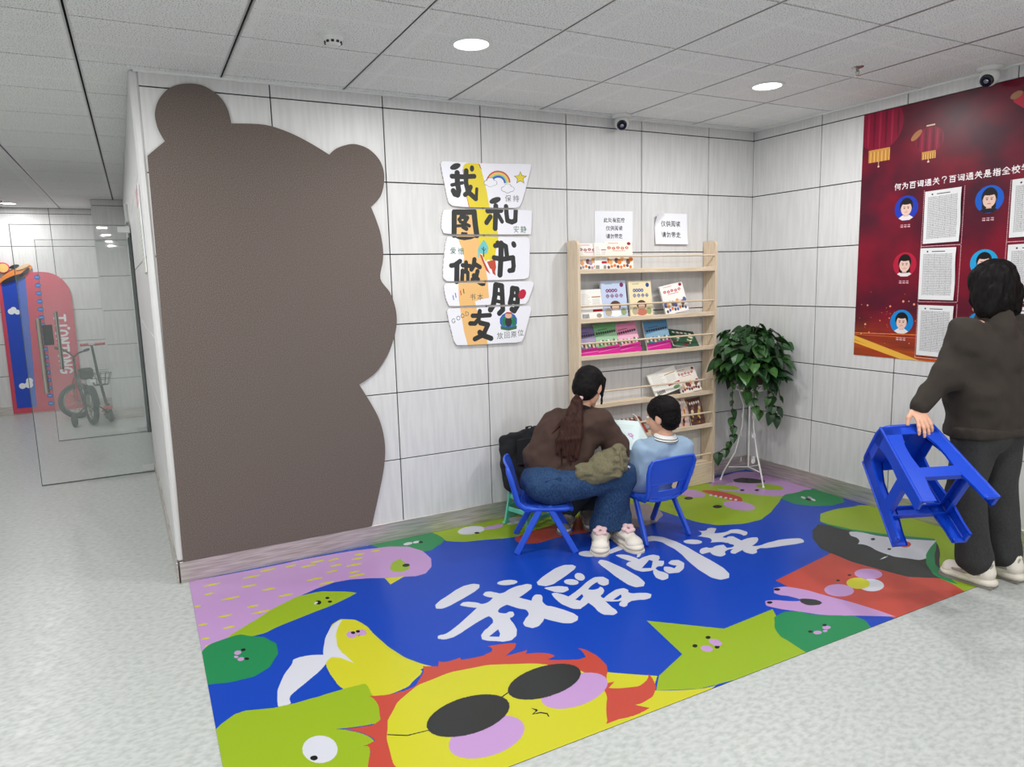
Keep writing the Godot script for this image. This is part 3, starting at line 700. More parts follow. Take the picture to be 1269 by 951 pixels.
# ------------------------------------------------------------------ soft bodies: capsules and ellipsoids joined smoothly and meshed as surface nets
# ["c", a, b, ra, rb]  tapered capsule;  ["e", centre, radii, basis]  ellipsoid;  ["x", centre, radii, basis]  ellipsoid cut away
func field(prims: Array, cell: float, k := 0.03, wob := 0.0, freq := 9.0, seed_ := 1, stretch := Vector3.ONE) -> MB:
	var lo := Vector3(1e9, 1e9, 1e9)
	var hi := -lo
	var boxes := []
	for p in prims:
		var a: Vector3
		var b: Vector3
		if p[0] == "c":
			var r := Vector3.ONE * maxf(p[3], p[4])
			a = p[1].min(p[2]) - r
			b = p[1].max(p[2]) + r
		else:
			var r := Vector3.ONE * maxf(p[2].x, maxf(p[2].y, p[2].z))
			a = p[1] - r
			b = p[1] + r
		boxes.append([a, b])
		if p[0] != "x":
			lo = lo.min(a)
			hi = hi.max(b)
	lo -= Vector3.ONE * (cell * 3.0 + wob)
	hi += Vector3.ONE * (cell * 3.0 + wob)
	var nx := int((hi.x - lo.x) / cell) + 2
	var ny := int((hi.y - lo.y) / cell) + 2
	var nz := int((hi.z - lo.z) / cell) + 2
	var D := PackedFloat32Array()
	D.resize(nx * ny * nz)
	D.fill(0.2)
	var mar := k + cell * 2.0
	for n in prims.size():
		var p: Array = prims[n]
		var kind: String = p[0]
		var a: Vector3 = (boxes[n][0] - lo - Vector3.ONE * mar) / cell
		var b: Vector3 = (boxes[n][1] - lo + Vector3.ONE * mar) / cell
		var c0: Vector3 = p[1]
		var inv := Basis()
		var rad := Vector3.ONE
		var ab := Vector3.ZERO
		var ab2 := 1.0
		if kind == "c":
			ab = p[2] - p[1]
			ab2 = maxf(ab.length_squared(), 1e-9)
		else:
			inv = (p[3] as Basis).inverse() if p.size() > 3 else Basis()
			rad = p[2]
		for z in range(maxi(0, int(a.z)), mini(nz, int(b.z) + 2)):
			for y in range(maxi(0, int(a.y)), mini(ny, int(b.y) + 2)):
				var row := (z * ny + y) * nx
				for x in range(maxi(0, int(a.x)), mini(nx, int(b.x) + 2)):
					var q := lo + Vector3(x, y, z) * cell - c0
					var d: float
					if kind == "c":
						var t := clampf(q.dot(ab) / ab2, 0.0, 1.0)
						d = (q - ab * t).length() - lerpf(p[3], p[4], t)
					else:
						q = inv * q
						var q1 := q / rad
						var k0 := q1.length()
						var k1 := (q1 / rad).length()
						d = k0 * (k0 - 1.0) / maxf(k1, 1e-6)
					var i := row + x
					if kind == "x":
						var e := -d
						var h := maxf(k * 0.5 - absf(D[i] - e), 0.0) / (k * 0.5)
						D[i] = maxf(D[i], e) + h * h * k * 0.125
					else:
						var h := maxf(k - absf(D[i] - d), 0.0) / k
						D[i] = minf(D[i], d) - h * h * k * 0.25
	if wob > 0.0:
		var f := FastNoiseLite.new()
		f.seed = seed_
		f.frequency = freq
		f.fractal_octaves = 2
		for z in nz:
			for y in ny:
				var row := (z * ny + y) * nx
				for x in nx:
					if absf(D[row + x]) < wob + cell * 2.0:
						var w := (lo + Vector3(x, y, z) * cell) * stretch
						D[row + x] += wob * f.get_noise_3dv(w)
	# surface nets
	var id := PackedInt32Array()
	id.resize(nx * ny * nz)
	id.fill(-1)
	var vs := PackedVector3Array()
	var ns := PackedVector3Array()
	var sy := nx
	var sz := nx * ny
	for z in nz - 1:
		for y in ny - 1:
			var row := z * sz + y * sy
			for x in nx - 1:
				var i := row + x
				var d0 := D[i]
				var d1 := D[i + 1]
				var d2 := D[i + sy]
				var d3 := D[i + sy + 1]
				var d4 := D[i + sz]
				var d5 := D[i + sz + 1]
				var d6 := D[i + sz + sy]
				var d7 := D[i + sz + sy + 1]
				var s := int(d0 < 0.0) + int(d1 < 0.0) + int(d2 < 0.0) + int(d3 < 0.0) + int(d4 < 0.0) + int(d5 < 0.0) + int(d6 < 0.0) + int(d7 < 0.0)
				if s == 0 or s == 8:
					continue
				var sum := Vector3.ZERO
				var cnt := 0
				if (d0 < 0.0) != (d1 < 0.0): sum += Vector3(d0 / (d0 - d1), 0, 0); cnt += 1
				if (d2 < 0.0) != (d3 < 0.0): sum += Vector3(d2 / (d2 - d3), 1, 0); cnt += 1
				if (d4 < 0.0) != (d5 < 0.0): sum += Vector3(d4 / (d4 - d5), 0, 1); cnt += 1
				if (d6 < 0.0) != (d7 < 0.0): sum += Vector3(d6 / (d6 - d7), 1, 1); cnt += 1
				if (d0 < 0.0) != (d2 < 0.0): sum += Vector3(0, d0 / (d0 - d2), 0); cnt += 1
				if (d1 < 0.0) != (d3 < 0.0): sum += Vector3(1, d1 / (d1 - d3), 0); cnt += 1
				if (d4 < 0.0) != (d6 < 0.0): sum += Vector3(0, d4 / (d4 - d6), 1); cnt += 1
				if (d5 < 0.0) != (d7 < 0.0): sum += Vector3(1, d5 / (d5 - d7), 1); cnt += 1
				if (d0 < 0.0) != (d4 < 0.0): sum += Vector3(0, 0, d0 / (d0 - d4)); cnt += 1
				if (d1 < 0.0) != (d5 < 0.0): sum += Vector3(1, 0, d1 / (d1 - d5)); cnt += 1
				if (d2 < 0.0) != (d6 < 0.0): sum += Vector3(0, 1, d2 / (d2 - d6)); cnt += 1
				if (d3 < 0.0) != (d7 < 0.0): sum += Vector3(1, 1, d3 / (d3 - d7)); cnt += 1
				id[i] = vs.size()
				vs.append(lo + (Vector3(x, y, z) + sum / cnt) * cell)
				ns.append(Vector3(d1 + d3 + d5 + d7 - d0 - d2 - d4 - d6, d2 + d3 + d6 + d7 - d0 - d1 - d4 - d5, d4 + d5 + d6 + d7 - d0 - d1 - d2 - d3).normalized())
	var mb := MB.new()
	var steps := [1, sy, sz]
	for z in range(1, nz - 1):
		for y in range(1, ny - 1):
			var row := z * sz + y * sy
			for x in range(1, nx - 1):
				var i := row + x
				if id[i] < 0 and id[i - 1] < 0 and id[i - sy] < 0 and id[i - sz] < 0:
					continue
				var inside := D[i] < 0.0
				for ax in 3:
					if (D[i + steps[ax]] < 0.0) == inside:
						continue
					var u: int = steps[(ax + 1) % 3]
					var w: int = steps[(ax + 2) % 3]
					var a := id[i]
					var b := id[i - u]
					var c := id[i - u - w]
					var d := id[i - w]
					if a < 0 or b < 0 or c < 0 or d < 0:
						continue
					mb.tri(vs[a], vs[b], vs[c], ns[a], ns[b], ns[c])
					mb.tri(vs[a], vs[c], vs[d], ns[a], ns[c], ns[d])
	return mb

func moved(prims: Array, t: Transform3D, s := 1.0) -> Array:
	var out := []
	for p in prims:
		if p[0] == "c":
			out.append(["c", t * (p[1] * s), t * (p[2] * s), p[3] * s, p[4] * s])
		else:
			out.append([p[0], t * (p[1] * s), p[2] * s, t.basis * (p[3] if p.size() > 3 else Basis())])
	return out

# a frame that looks along ahead with up roughly up (the face looks along -z)
func facing(at: Vector3, ahead: Vector3, up := Vector3.UP) -> Transform3D:
	return Transform3D(Basis.looking_at(ahead, up), at)

func head_prims() -> Array:
	return [
		["e", Vector3(0, 0.025, 0.012), Vector3(0.074, 0.088, 0.090)],
		["e", Vector3(0, -0.038, -0.026), Vector3(0.058, 0.076, 0.062)],
		["c", Vector3(-0.012, -0.096, -0.062), Vector3(0.012, -0.096, -0.062), 0.020, 0.020],
		["c", Vector3(0, 0.004, -0.086), Vector3(0, -0.034, -0.100), 0.008, 0.012],
		["c", Vector3(-0.011, -0.038, -0.091), Vector3(0.011, -0.038, -0.091), 0.008, 0.008],
		["c", Vector3(-0.018, -0.064, -0.082), Vector3(0.018, -0.064, -0.082), 0.007, 0.007],
		["c", Vector3(-0.032, 0.018, -0.076), Vector3(0.032, 0.018, -0.076), 0.010, 0.010],
		["e", Vector3(-0.075, -0.012, 0.008), Vector3(0.009, 0.031, 0.019), Basis(Vector3.UP, 0.3)],
		["e", Vector3(0.075, -0.012, 0.008), Vector3(0.009, 0.031, 0.019), Basis(Vector3.UP, -0.3)]]

# wrist at the origin, fingers along +x, back of the hand +y, thumb towards +z
func hand_prims(curl: Array, thumb := 0.4, mirror := 1.0) -> Array:
	var out := [["e", Vector3(0.046, 0, 0), Vector3(0.050, 0.013, 0.038)], ["c", Vector3(-0.006, 0, 0), Vector3(0.02, 0, 0), 0.024, 0.022]]
	var lens := [0.070, 0.078, 0.073, 0.058]
	for f in 4:
		var p := Vector3(0.082 - absf(f - 1.2) * 0.005, 0.002, mirror * (0.028 - f * 0.0185))
		var ang := 0.0
		var rr := 0.0092
		for s in 3:
			ang += curl[f] * [0.6, 1.0, 0.8][s]
			var l: float = lens[f] * [0.45, 0.32, 0.23][s]
			var q := p + Vector3(cos(ang), -sin(ang), mirror * (0.10 - f * 0.07)) * l
			out.append(["c", p, q, rr, rr - 0.0008])
			p = q
			rr -= 0.0009
	var a := Vector3(0.020, -0.004, mirror * 0.030)
	var b := a + Vector3(0.030, -0.012 * thumb, mirror * 0.026)
	var c := b + Vector3(0.028, -0.030 * thumb, mirror * 0.008)
	out.append(["c", a, b, 0.013, 0.011])
	out.append(["c", b, c, 0.0105, 0.009])
	return out

func eyes_of(person: Node3D, t: Transform3D, s := 1.0) -> void:
	for e in [-1, 1]:
		var w := MB.new()
		w.lathe(t * (Vector3(e * 0.030, 0.002, -0.0765) * s), ball(0.0105 * s, 6), 10)
		var eye := put(w.mesh(), "eye", mats.eye_white, person)
		var i := MB.new()
		i.lathe(t * (Vector3(e * 0.030, 0.002, -0.0830) * s), ball(0.0052 * s, 5), 8)
		put(i.mesh(), "iris", mats.black, eye)

func ball(r: float, m := 8) -> Array:
	var p := []
	for i in m + 1:
		var w := -PI / 2 + PI * i / m
		p.append([maxf(cos(w) * r, 0.0), sin(w) * r])
	return p

# ------------------------------------------------------------------ the room
func _ready() -> void:
	rng.seed = 7
	# camera
	var cam := Camera3D.new()
	cam.name = "camera"
	cam.position = Vector3(-4.142, 1.539, 3.950)
	cam.rotation = Vector3(-0.1474, -0.4825, -0.0267)
	cam.fov = 57.072
	cam.near = 0.05
	cam.current = true
	add_child(cam)
	# air outside the closed room: nothing of it gets in
	var env := Environment.new()
	env.background_mode = Environment.BG_COLOR
	env.background_color = Color(0.02, 0.022, 0.025)
	env.tonemap_mode = Environment.TONE_MAPPER_LINEAR
	env.tonemap_exposure = 1.0
	env.sdfgi_enabled = true
	env.ssao_enabled = true
	env.ssil_enabled = true
	var we := WorldEnvironment.new()
	we.name = "world_environment"
	we.environment = env
	add_child(we)
	materials()
	ceiling_lights()
	shell()
	mural()
	bear_board()
	wall_sign()
	poster()
	shelf()
	notices()
	person_standing()
	carried_stool()
	woman_reading()
	boy_reading()
	child_chair(Transform3D(Basis(Vector3(0.456, 0, -0.890), Vector3.UP, Vector3(-0.890, 0, -0.456)), Vector3(-2.160, 0.002, 0.525)), "blue plastic child's chair under the woman in the brown sweater")
	child_chair(Transform3D(Basis(Vector3.UP, 0.02), Vector3(-1.530, 0.002, 0.705)), "blue plastic child's chair under the boy in the pale blue jumper")
	open_book()
	olive_jacket()
	teal_stool()
	black_bag()
	plant()
	ceiling_fittings()
	corridor()

func materials() -> void:
	mk("black", c8(24, 24, 26), 0.45)
	mk("gap", c8(38, 38, 40), 0.9)
	mk("eye_white", c8(235, 232, 228), 0.25)
	mk("white_paint", c8(236, 237, 236), 0.5)
	mk("paper", c8(233, 234, 238), 0.75)
	mk("white_plastic", c8(226, 227, 226), 0.4)
	mk("glossy_dark", c8(18, 19, 22), 0.08)
	mk("dark_door", c8(52, 60, 62), 0.35)
	mk("glass_edge", c8(74, 92, 88), 0.3)
	mk("chrome", c8(180, 176, 168), 0.25, 1.0)
	mk("blue_plastic", c8(38, 84, 206), 0.38)
	mk("stool_blue", c8(10, 66, 194), 0.32)
	mk("teal_plastic", c8(104, 200, 178), 0.42)
	mk("rubber", c8(34, 35, 36), 0.8)
	mk("red_plastic", c8(176, 30, 44), 0.4)
	mk("sole", c8(214, 208, 196), 0.7)
	mk("lilac_cloth", c8(214, 182, 186), 0.8)
	mk("page", c8(226, 222, 212), 0.85)
	mk("aluminium", c8(206, 208, 208), 0.4, 0.6)
	# stainless skirting, brushed along its length
	var st := mk("steel", c8(222, 218, 215), 0.42, 0.62)
	st.albedo_texture = noise_tex(c8(196, 192, 188), c8(255, 254, 252), 0.02, FastNoiseLite.TYPE_SIMPLEX_SMOOTH, 4)
	st.uv1_triplanar = true
	st.uv1_world_triplanar = true
	st.uv1_scale = Vector3(0.8, 14, 0.8)
	# sheet vinyl floor: pale grey with a fine marbled fleck
	var fl := mk("vinyl", Color.WHITE, 0.34)
	fl.albedo_texture = noise_tex(c8(155, 160, 157), c8(187, 191, 188), 0.035, FastNoiseLite.TYPE_SIMPLEX_SMOOTH, 5, 512, [[0.40, c8(171, 175, 173)], [0.60, c8(177, 181, 179)]])
	fl.uv1_triplanar = true
	fl.uv1_world_triplanar = true
	fl.uv1_scale = Vector3(1.3, 1.3, 2.2)
	fl.roughness_texture = noise_tex(Color(0.55, 0.55, 0.55), Color(1, 1, 1), 0.03, FastNoiseLite.TYPE_SIMPLEX_SMOOTH, 4)
	fl.roughness = 0.5
	# wall panels: white laminate with a faint upright wood grain
	for nm in ["panel_a", "panel_b"]:
		var m := mk(nm, c8(255, 255, 255), 0.42)
		m.albedo_texture = noise_tex(c8(207, 207, 207), c8(220, 220, 220), 0.014 if nm == "panel_a" else 0.018, FastNoiseLite.TYPE_SIMPLEX_SMOOTH, 5, 512, [[0.40, c8(212, 212, 212)], [0.6, c8(216, 216, 216)]])
		m.uv1_triplanar = true
		m.uv1_world_triplanar = true
		m.uv1_triplanar_sharpness = 20.0
		m.uv1_scale = Vector3(4.2, 0.33, 4.2) if nm == "panel_a" else Vector3(3.0, 0.26, 3.0)
		m.uv1_offset = Vector3(0, 0, 0) if nm == "panel_a" else Vector3(0.37, 0.21, 0.11)
	# mineral-fibre ceiling tile with pin holes
	var ct := mk("ceiling_tile", Color.WHITE, 0.95)
	ct.albedo_texture = noise_tex(c8(96, 96, 95), c8(244, 245, 244), 0.17, FastNoiseLite.TYPE_SIMPLEX_SMOOTH, 3, 512, [[0.20, c8(150, 150, 149)], [0.33, c8(226, 227, 226)], [0.40, c8(239, 240, 239)]])
	ct.uv1_triplanar = true
	ct.uv1_world_triplanar = true
	ct.uv1_scale = Vector3(1.5, 1.5, 1.5)
	patterned("felt", c8(78, 69, 65), c8(132, 120, 114), 0.2, Vector3(3.4, 3.4, 3.4), 1.0, FastNoiseLite.TYPE_SIMPLEX_SMOOTH, 3)
	# pine: pale, with grain along the board
	var pn := patterned("pine_upright", c8(202, 181, 154), c8(230, 213, 189), 0.02, Vector3(16, 0.9, 16), 0.55)
	pn.resource_name = "pine_upright"
	patterned("pine_level", c8(204, 183, 156), c8(232, 215, 191), 0.02, Vector3(0.9, 16, 16), 0.55)
	patterned("sweater_brown", c8(58, 41, 35), c8(74, 53, 45), 0.2, Vector3(9, 9, 9), 0.95)
	patterned("top_olive_grey", c8(44, 38, 33), c8(54, 47, 41), 0.22, Vector3(9, 9, 9), 0.95)
	patterned("jumper_blue", c8(140, 166, 192), c8(160, 184, 207), 0.2, Vector3(9, 9, 9), 0.95)
	patterned("denim", c8(8, 38, 76), c8(46, 80, 118), 0.06, Vector3(6, 3, 6), 0.9)
	patterned("dark_denim", c8(40, 41, 42), c8(54, 54, 54), 0.06, Vector3(6, 3, 6), 0.92)
	patterned("trousers_dark", c8(48, 58, 62), c8(62, 72, 76), 0.1, Vector3(6, 6, 6), 0.9)
	patterned("jacket_olive", c8(92, 88, 66), c8(118, 112, 88), 0.06, Vector3(5, 5, 5), 0.92)
	patterned("cloth_black", c8(16, 17, 22), c8(30, 31, 37), 0.2, Vector3(8, 8, 8), 0.95)
	patterned("hair_black", c8(12, 11, 12), c8(30, 27, 27), 0.03, Vector3(18, 3, 18), 0.6)
	patterned("hair_brown", c8(34, 22, 20), c8(76, 48, 41), 0.03, Vector3(20, 2.0, 20), 0.5)
	for hm in ["hair_black", "hair_brown"]:
		(mats[hm] as StandardMaterial3D).metallic_specular = 0.22
	var sk := mk("skin", c8(214, 164, 138), 0.55)
	sk.subsurf_scatter_enabled = true
	sk.subsurf_scatter_strength = 0.08
	mk("sneaker_white", c8(222, 216, 205), 0.65)
	mk("sneaker_panel", c8(156, 150, 144), 0.7)
	mk("sneaker_grey", c8(132, 124, 118), 0.75)
	patterned("leaf_green", c8(26, 62, 28), c8(52, 98, 42), 0.03, Vector3(7, 7, 7), 0.38)
	patterned("leaf_dark", c8(18, 46, 24), c8(38, 78, 36), 0.03, Vector3(7, 7, 7), 0.38)
	patterned("leaf_light", c8(44, 82, 36), c8(70, 116, 50), 0.03, Vector3(7, 7, 7), 0.38)
	mk("vine_stem", c8(66, 74, 40), 0.6)
	patterned("pot_plum", c8(88, 44, 52), c8(118, 62, 70), 0.03, Vector3(5, 5, 5), 0.5)
	mk("soil", c8(52, 40, 32), 0.95)
	# clear glass with a green cast
	var gl := mk("glass", Color(0.78, 0.90, 0.86, 0.035), 0.02)
	gl.transparency = BaseMaterial3D.TRANSPARENCY_ALPHA
	var lt := mk("lamp_face", Color.WHITE, 0.5)
	lt.emission_enabled = true
	lt.emission = Color(1.0, 0.985, 0.965)
	lt.emission_energy_multiplier = 6.0

# recessed downlights, one to every third tile
const LAMP_POWER := 1.72
func ceiling_lights() -> void:
	var spots := []
	for z in [0.97, 2.77, 4.57, 6.37]:
		for x in [-0.924, -2.738, -4.55, -6.36]:
			spots.append(Vector2(x, z))
	for z in [-0.90, -2.70, -4.48, -6.27]:
		for x in [-5.37]:
			spots.append(Vector2(x, z))
	var ring := MB.new()
	ring.lathe(Vector3.ZERO, [[0.074, -0.001], [0.078, -0.007], [0.088, -0.008], [0.095, -0.004], [0.096, 0.0]], 32)
	var rm := ring.mesh()
	var face := MB.new()
	face.lathe(Vector3.ZERO, [[0.0, -0.004], [0.078, -0.004]], 32)
	for i in face.n.size():
		face.n[i] = Vector3.DOWN
	var fm := face.mesh()
	for s in spots:
		var lab := "round recessed ceiling downlight in a room tile"
		if s == Vector2(-2.738, 0.97):
			lab = "lit round downlight in the ceiling above the lettered wall sign"
		elif s == Vector2(-0.924, 0.97):
			lab = "lit round downlight in the ceiling by the reading corner's two security cameras"
		elif s.y < 0.0:
			lab = "lit round downlight in the corridor ceiling"
		var t := thing("ceiling_downlight", lab, "light", Vector3(s.x, CEIL, s.y), "recessed ceiling downlights")
		put(rm, "trim_ring", mats.white_plastic, t)
		put(fm, "lamp_face", mats.lamp_face, t)
		var l := AreaLight3D.new()
		l.name = "lamp_light"
		l.area_size = Vector2(0.14, 0.14)
		l.light_energy = LAMP_POWER * (0.80 if s.y < 0.0 else 1.03)
		l.light_color = Color(1.0, 0.995, 0.988)
		l.area_range = 20.0
		l.area_attenuation = 2.0
		l.shadow_enabled = true
		l.position = Vector3(0, -0.012, 0)
		l.rotation = Vector3(-PI / 2, 0, 0)
		t.add_child(l)

# panels in a grid: cols = joint positions along the run, rows = ROWS
func panels(wall: Node3D, cols: Array, run: Vector3, nrm: Vector3, origin: Vector3, skip = null) -> void:
	var cache := {}
	var th := 0.012
	var gap := 0.006
	for r in ROWS.size() - 1:
		for c in cols.size() - 1:
			if skip != null and skip.call(c, r):
				continue
			var w := absf(cols[c + 1] - cols[c]) - gap
			var h: float = ROWS[r + 1] - ROWS[r] - gap
			var key := "%.3f %.3f" % [w, h]
			if not cache.has(key):
				var m := MB.new()
				m.box(Vector3.ZERO, Vector3(w, h, th), Basis(run, Vector3.UP, nrm), 0.0015)
				cache[key] = m.mesh()
			var p := put(cache[key], "panel", mats.panel_a if (r * 7 + c * 3) % 5 < 3 else mats.panel_b, wall)
			p.position = origin + run * ((cols[c] + cols[c + 1]) * 0.5) + Vector3(0, (ROWS[r] + ROWS[r + 1]) * 0.5, 0) - nrm * th * 0.5

func slab(called: String, label: String, c: Vector3, s: Vector3, m: Material, b := Basis()) -> Node3D:
	var o := structure(called, label)
	var k := MB.new()
	k.box(c, s, b)
	put(k.mesh(), "body", m, o)
	return o

func shell() -> void:
	# floor
	slab("floor", "pale grey marbled sheet vinyl floor", Vector3(-3.9, -0.05, 0.6), Vector3(8.4, 0.1, 15.2), mats.vinyl)
	# back wall of the reading corner
	var wb := slab("wall_back", "white panelled wall behind the felt bear and bookshelf", Vector3(-2.02, CEIL / 2, -0.112), Vector3(4.09, CEIL, 0.2), mats.gap)
	panels(wb, [-4.0432, -3.4376, -2.8376, -2.2376, -1.6376, -1.0376, -0.4376, 0.0032], Vector3.RIGHT, Vector3.BACK, Vector3.ZERO)
	# right wall
	var wr := slab("wall_right", "white panelled wall with the red poster", Vector3(0.112, CEIL / 2, 4.0), Vector3(0.2, CEIL, 8.2), mats.gap)
	var rc := [-0.0028]
	for k in 13:
		rc.append(0.5922 + 0.5965 * k)
	rc.append(8.0)
	panels(wr, rc, Vector3.BACK, Vector3.LEFT, Vector3.ZERO)
	# the rest of the room, out of view
	slab("wall_front", "plain white wall opposite the reading corner", Vector3(-3.9, CEIL / 2, 8.1), Vector3(8.4, CEIL, 0.2), mats.panel_a)
	slab("wall_left", "plain white wall on the far side of the lobby", Vector3(-8.1, CEIL / 2, 0.6), Vector3(0.2, CEIL, 15.2), mats.panel_a)
	# corridor wall: two runs and a doorway between them
	var d := (COR_B - COR_A).normalized()
	var nrm := Vector3(-d.z, 0, d.x).normalized()
	if nrm.x > 0:
		nrm = -nrm
	var wc := structure("wall_corridor", "white panelled corridor wall round the corner from the bear")
	var k := MB.new()
	var bs := Basis(d, Vector3.UP, nrm)
	for seg in [[0.01, 2.84, 0.0, CEIL], [4.55, 5.62, 0.0, CEIL], [2.84, 4.55, 2.07, CEIL]]:
		k.box(COR_A + d * (seg[0] + seg[1]) * 0.5 - nrm * 0.112 + Vector3(0, (seg[2] + seg[3]) / 2, 0), Vector3(seg[1] - seg[0], seg[3] - seg[2], 0.2), bs)
	put(k.mesh(), "body", mats.gap, wc)
	panels(wc, [0.045, 0.62, 1.22, 1.82, 2.42, 2.84], d, nrm, COR_A)
	panels(wc, [4.55, 5.1, 5.62], d, nrm, COR_A)
	panels(wc, [2.84, 3.4, 4.0, 4.55], d, nrm, COR_A, func(_c, r): return r < 5)
	# dark door set back in the doorway, with its far jamb
	var dr := structure("door_3", "dark grey door set back in the corridor wall")
	var dk := MB.new()
	dk.box(COR_A + d * 3.695 - nrm * 0.13 + Vector3(0, 1.035, 0), Vector3(1.71, 2.07, 0.04), bs, 0.003)
	put(dk.mesh(), "door_leaf", mats.dark_door, dr)
	var jb := MB.new()
	jb.box(COR_A + d * 4.535 - nrm * 0.055 + Vector3(0, 1.035, 0), Vector3(0.03, 2.07, 0.12), bs, 0.003)
	put(jb.mesh(), "jamb", mats.dark_door, dr)
	# corner profile at the end of the bear wall
	var tr := structure("trim_1", "white corner profile at the end of the bear wall")
	var tk := MB.new()
	tk.box(Vector3(-4.060, 0.115 + (CEIL - 0.115) / 2, -0.020), Vector3(0.040, CEIL - 0.115, 0.046), Basis(), 0.010)
	put(tk.mesh(), "body", mats.panel_b, tr)
	# far wall and pillar
	var wf := slab("wall_far", "white panelled wall at the end of the corridor", Vector3(-6.0, CEIL / 2, FAR_Z - 0.112), Vector3(4.2, CEIL, 0.2), mats.gap)
	panels(wf, [-8.0, -7.42, -6.82, -6.22, -5.62, -5.02, -4.42, -3.9], Vector3.RIGHT, Vector3.BACK, Vector3(0, 0, FAR_Z))
	var wp := structure("wall_pillar", "white pillar beside the far corridor wall")
	var pk := MB.new()
	pk.box(Vector3(-4.20, CEIL / 2, -6.21), Vector3(0.60, CEIL, 1.14), Basis())
	put(pk.mesh(), "body", mats.gap, wp)
	panels(wp, [-4.512, -4.10], Vector3.RIGHT, Vector3.BACK, Vector3(0, 0, -5.628))
	panels(wp, [-6.77, -6.2, -5.628], Vector3.BACK, Vector3.LEFT, Vector3(-4.512, 0, 0))
	# ceiling: grid of tiles under a dark void
	var ce := slab("ceiling", "grey suspended ceiling of square mineral tiles", Vector3(-3.9, CEIL + 0.07, 0.6), Vector3(8.4, 0.1, 15.2), mats.gap)
	var xs := [0.0]
	for i in 14:
		xs.append(-0.610 - 0.612 * i)
	var zs := []
	for i in 26:
		zs.append(8.0 if i == 25 else -7.13 + 0.6 * i if i > 0 else -6.79)
	var cache := {}
	for i in xs.size() - 1:
		for j in zs.size() - 1:
			var x0 := maxf(xs[i + 1], -8.0)
			if xs[i] - x0 < 0.02 or zs[j + 1] <= zs[j] + 0.02:
				continue
			# only the tiles the room shows: none above the solid block behind the reading corner
			if x0 > -4.0 and zs[j + 1] <= 0.05:
				continue
			if zs[j] > 4.2:
				continue
			var w: float = xs[i] - x0 - 0.022
			var dd: float = zs[j + 1] - zs[j] - 0.013
			var key := "%.3f %.3f" % [w, dd]
			if not cache.has(key):
				var m := MB.new()
				m.box(Vector3.ZERO, Vector3(w, 0.018, dd), Basis(), 0.0008)
				cache[key] = m.mesh()
			put(cache[key], "ceiling_tile", mats.ceiling_tile, ce, Vector3((xs[i] + x0) / 2, CEIL + 0.009, (zs[j] + zs[j + 1]) / 2))
	# behind the camera the tiles run on as one sheet
	var sh := MB.new()
	sh.box(Vector3(-4.0, CEIL + 0.007, 6.2), Vector3(8.0, 0.014, 3.6), Basis())
	var rest := put(sh.mesh(), "tile_field", mats.ceiling_tile, ce)
	rest.set_meta("kind", "stuff")
	# main runners of the grid: pale bars with the joint between
	for i in range(1, xs.size() - 1):
		var rb := MB.new()
		for s in [-1, 1]:
			var z0 := 0.0 if xs[i] > -4.05 else -6.78
			rb.box(Vector3(xs[i] + s * 0.0082, CEIL + 0.004, (z0 + 4.2) / 2), Vector3(0.0078, 0.008, 4.2 - z0), Basis())
		put(rb.mesh(), "grid_runner", mats.aluminium, ce)
	# wall angle round the reading corner
	var wa := MB.new()
	wa.box(Vector3(-2.03, CEIL - 0.004, 0.010), Vector3(4.06, 0.008, 0.020), Basis())
	wa.box(Vector3(-0.010, CEIL - 0.004, 2.1), Vector3(0.020, 0.008, 4.16), Basis())
	put(wa.mesh(), "wall_angle", mats.white_paint, ce)
	# steel skirting
	for b in [["baseboard_back", Vector3(-2.036, 0.0575, 0.005), Vector3(4.072, 0.115, 0.010), Basis()], ["baseboard_right", Vector3(-0.005, 0.0575, 4.0), Vector3(0.010, 0.115, 8.0), Basis()],
			["baseboard_corridor", COR_A + d * 1.41 + nrm * 0.005 + Vector3(0, 0.0575, 0), Vector3(2.85, 0.115, 0.010), bs], ["baseboard_far", Vector3(-6.2, 0.0575, FAR_Z + 0.005), Vector3(3.5, 0.115, 0.010), Basis()],
			["baseboard_pillar", Vector3(-4.31, 0.0575, -5.62), Vector3(0.42, 0.115, 0.012), Basis()]]:
		var o := structure(b[0], "brushed steel skirting strip along the foot of the wall")
		var bm := MB.new()
		bm.box(b[1], b[2], b[3], 0.002)
		put(bm.mesh(), "strip", mats.steel, o)

# ------------------------------------------------------------------ prints
const INKS := {"blue": [20, 62, 164], "lilac": [172, 136, 184], "lime": [134, 160, 34], "green": [32, 122, 74], "yellow": [182, 180, 42], "white": [188, 190, 200], "orange": [172, 68, 56],
	"ink": [44, 46, 46], "black": [26, 26, 28], "grey": [142, 132, 140], "brick": [192, 74, 50], "syellow": [226, 206, 50], "tan": [236, 188, 122], "teal": [110, 194, 198], "royal": [46, 92, 190],
	"sblue": [70, 120, 170], "crimson": [190, 30, 62], "skin": [226, 178, 150], "moss": [58, 106, 74], "slate": [74, 84, 84], "paper": [236, 236, 244]}

func ink(n: String) -> Color:
	var c: Array = INKS[n]
	return c8(c[0], c[1], c[2])

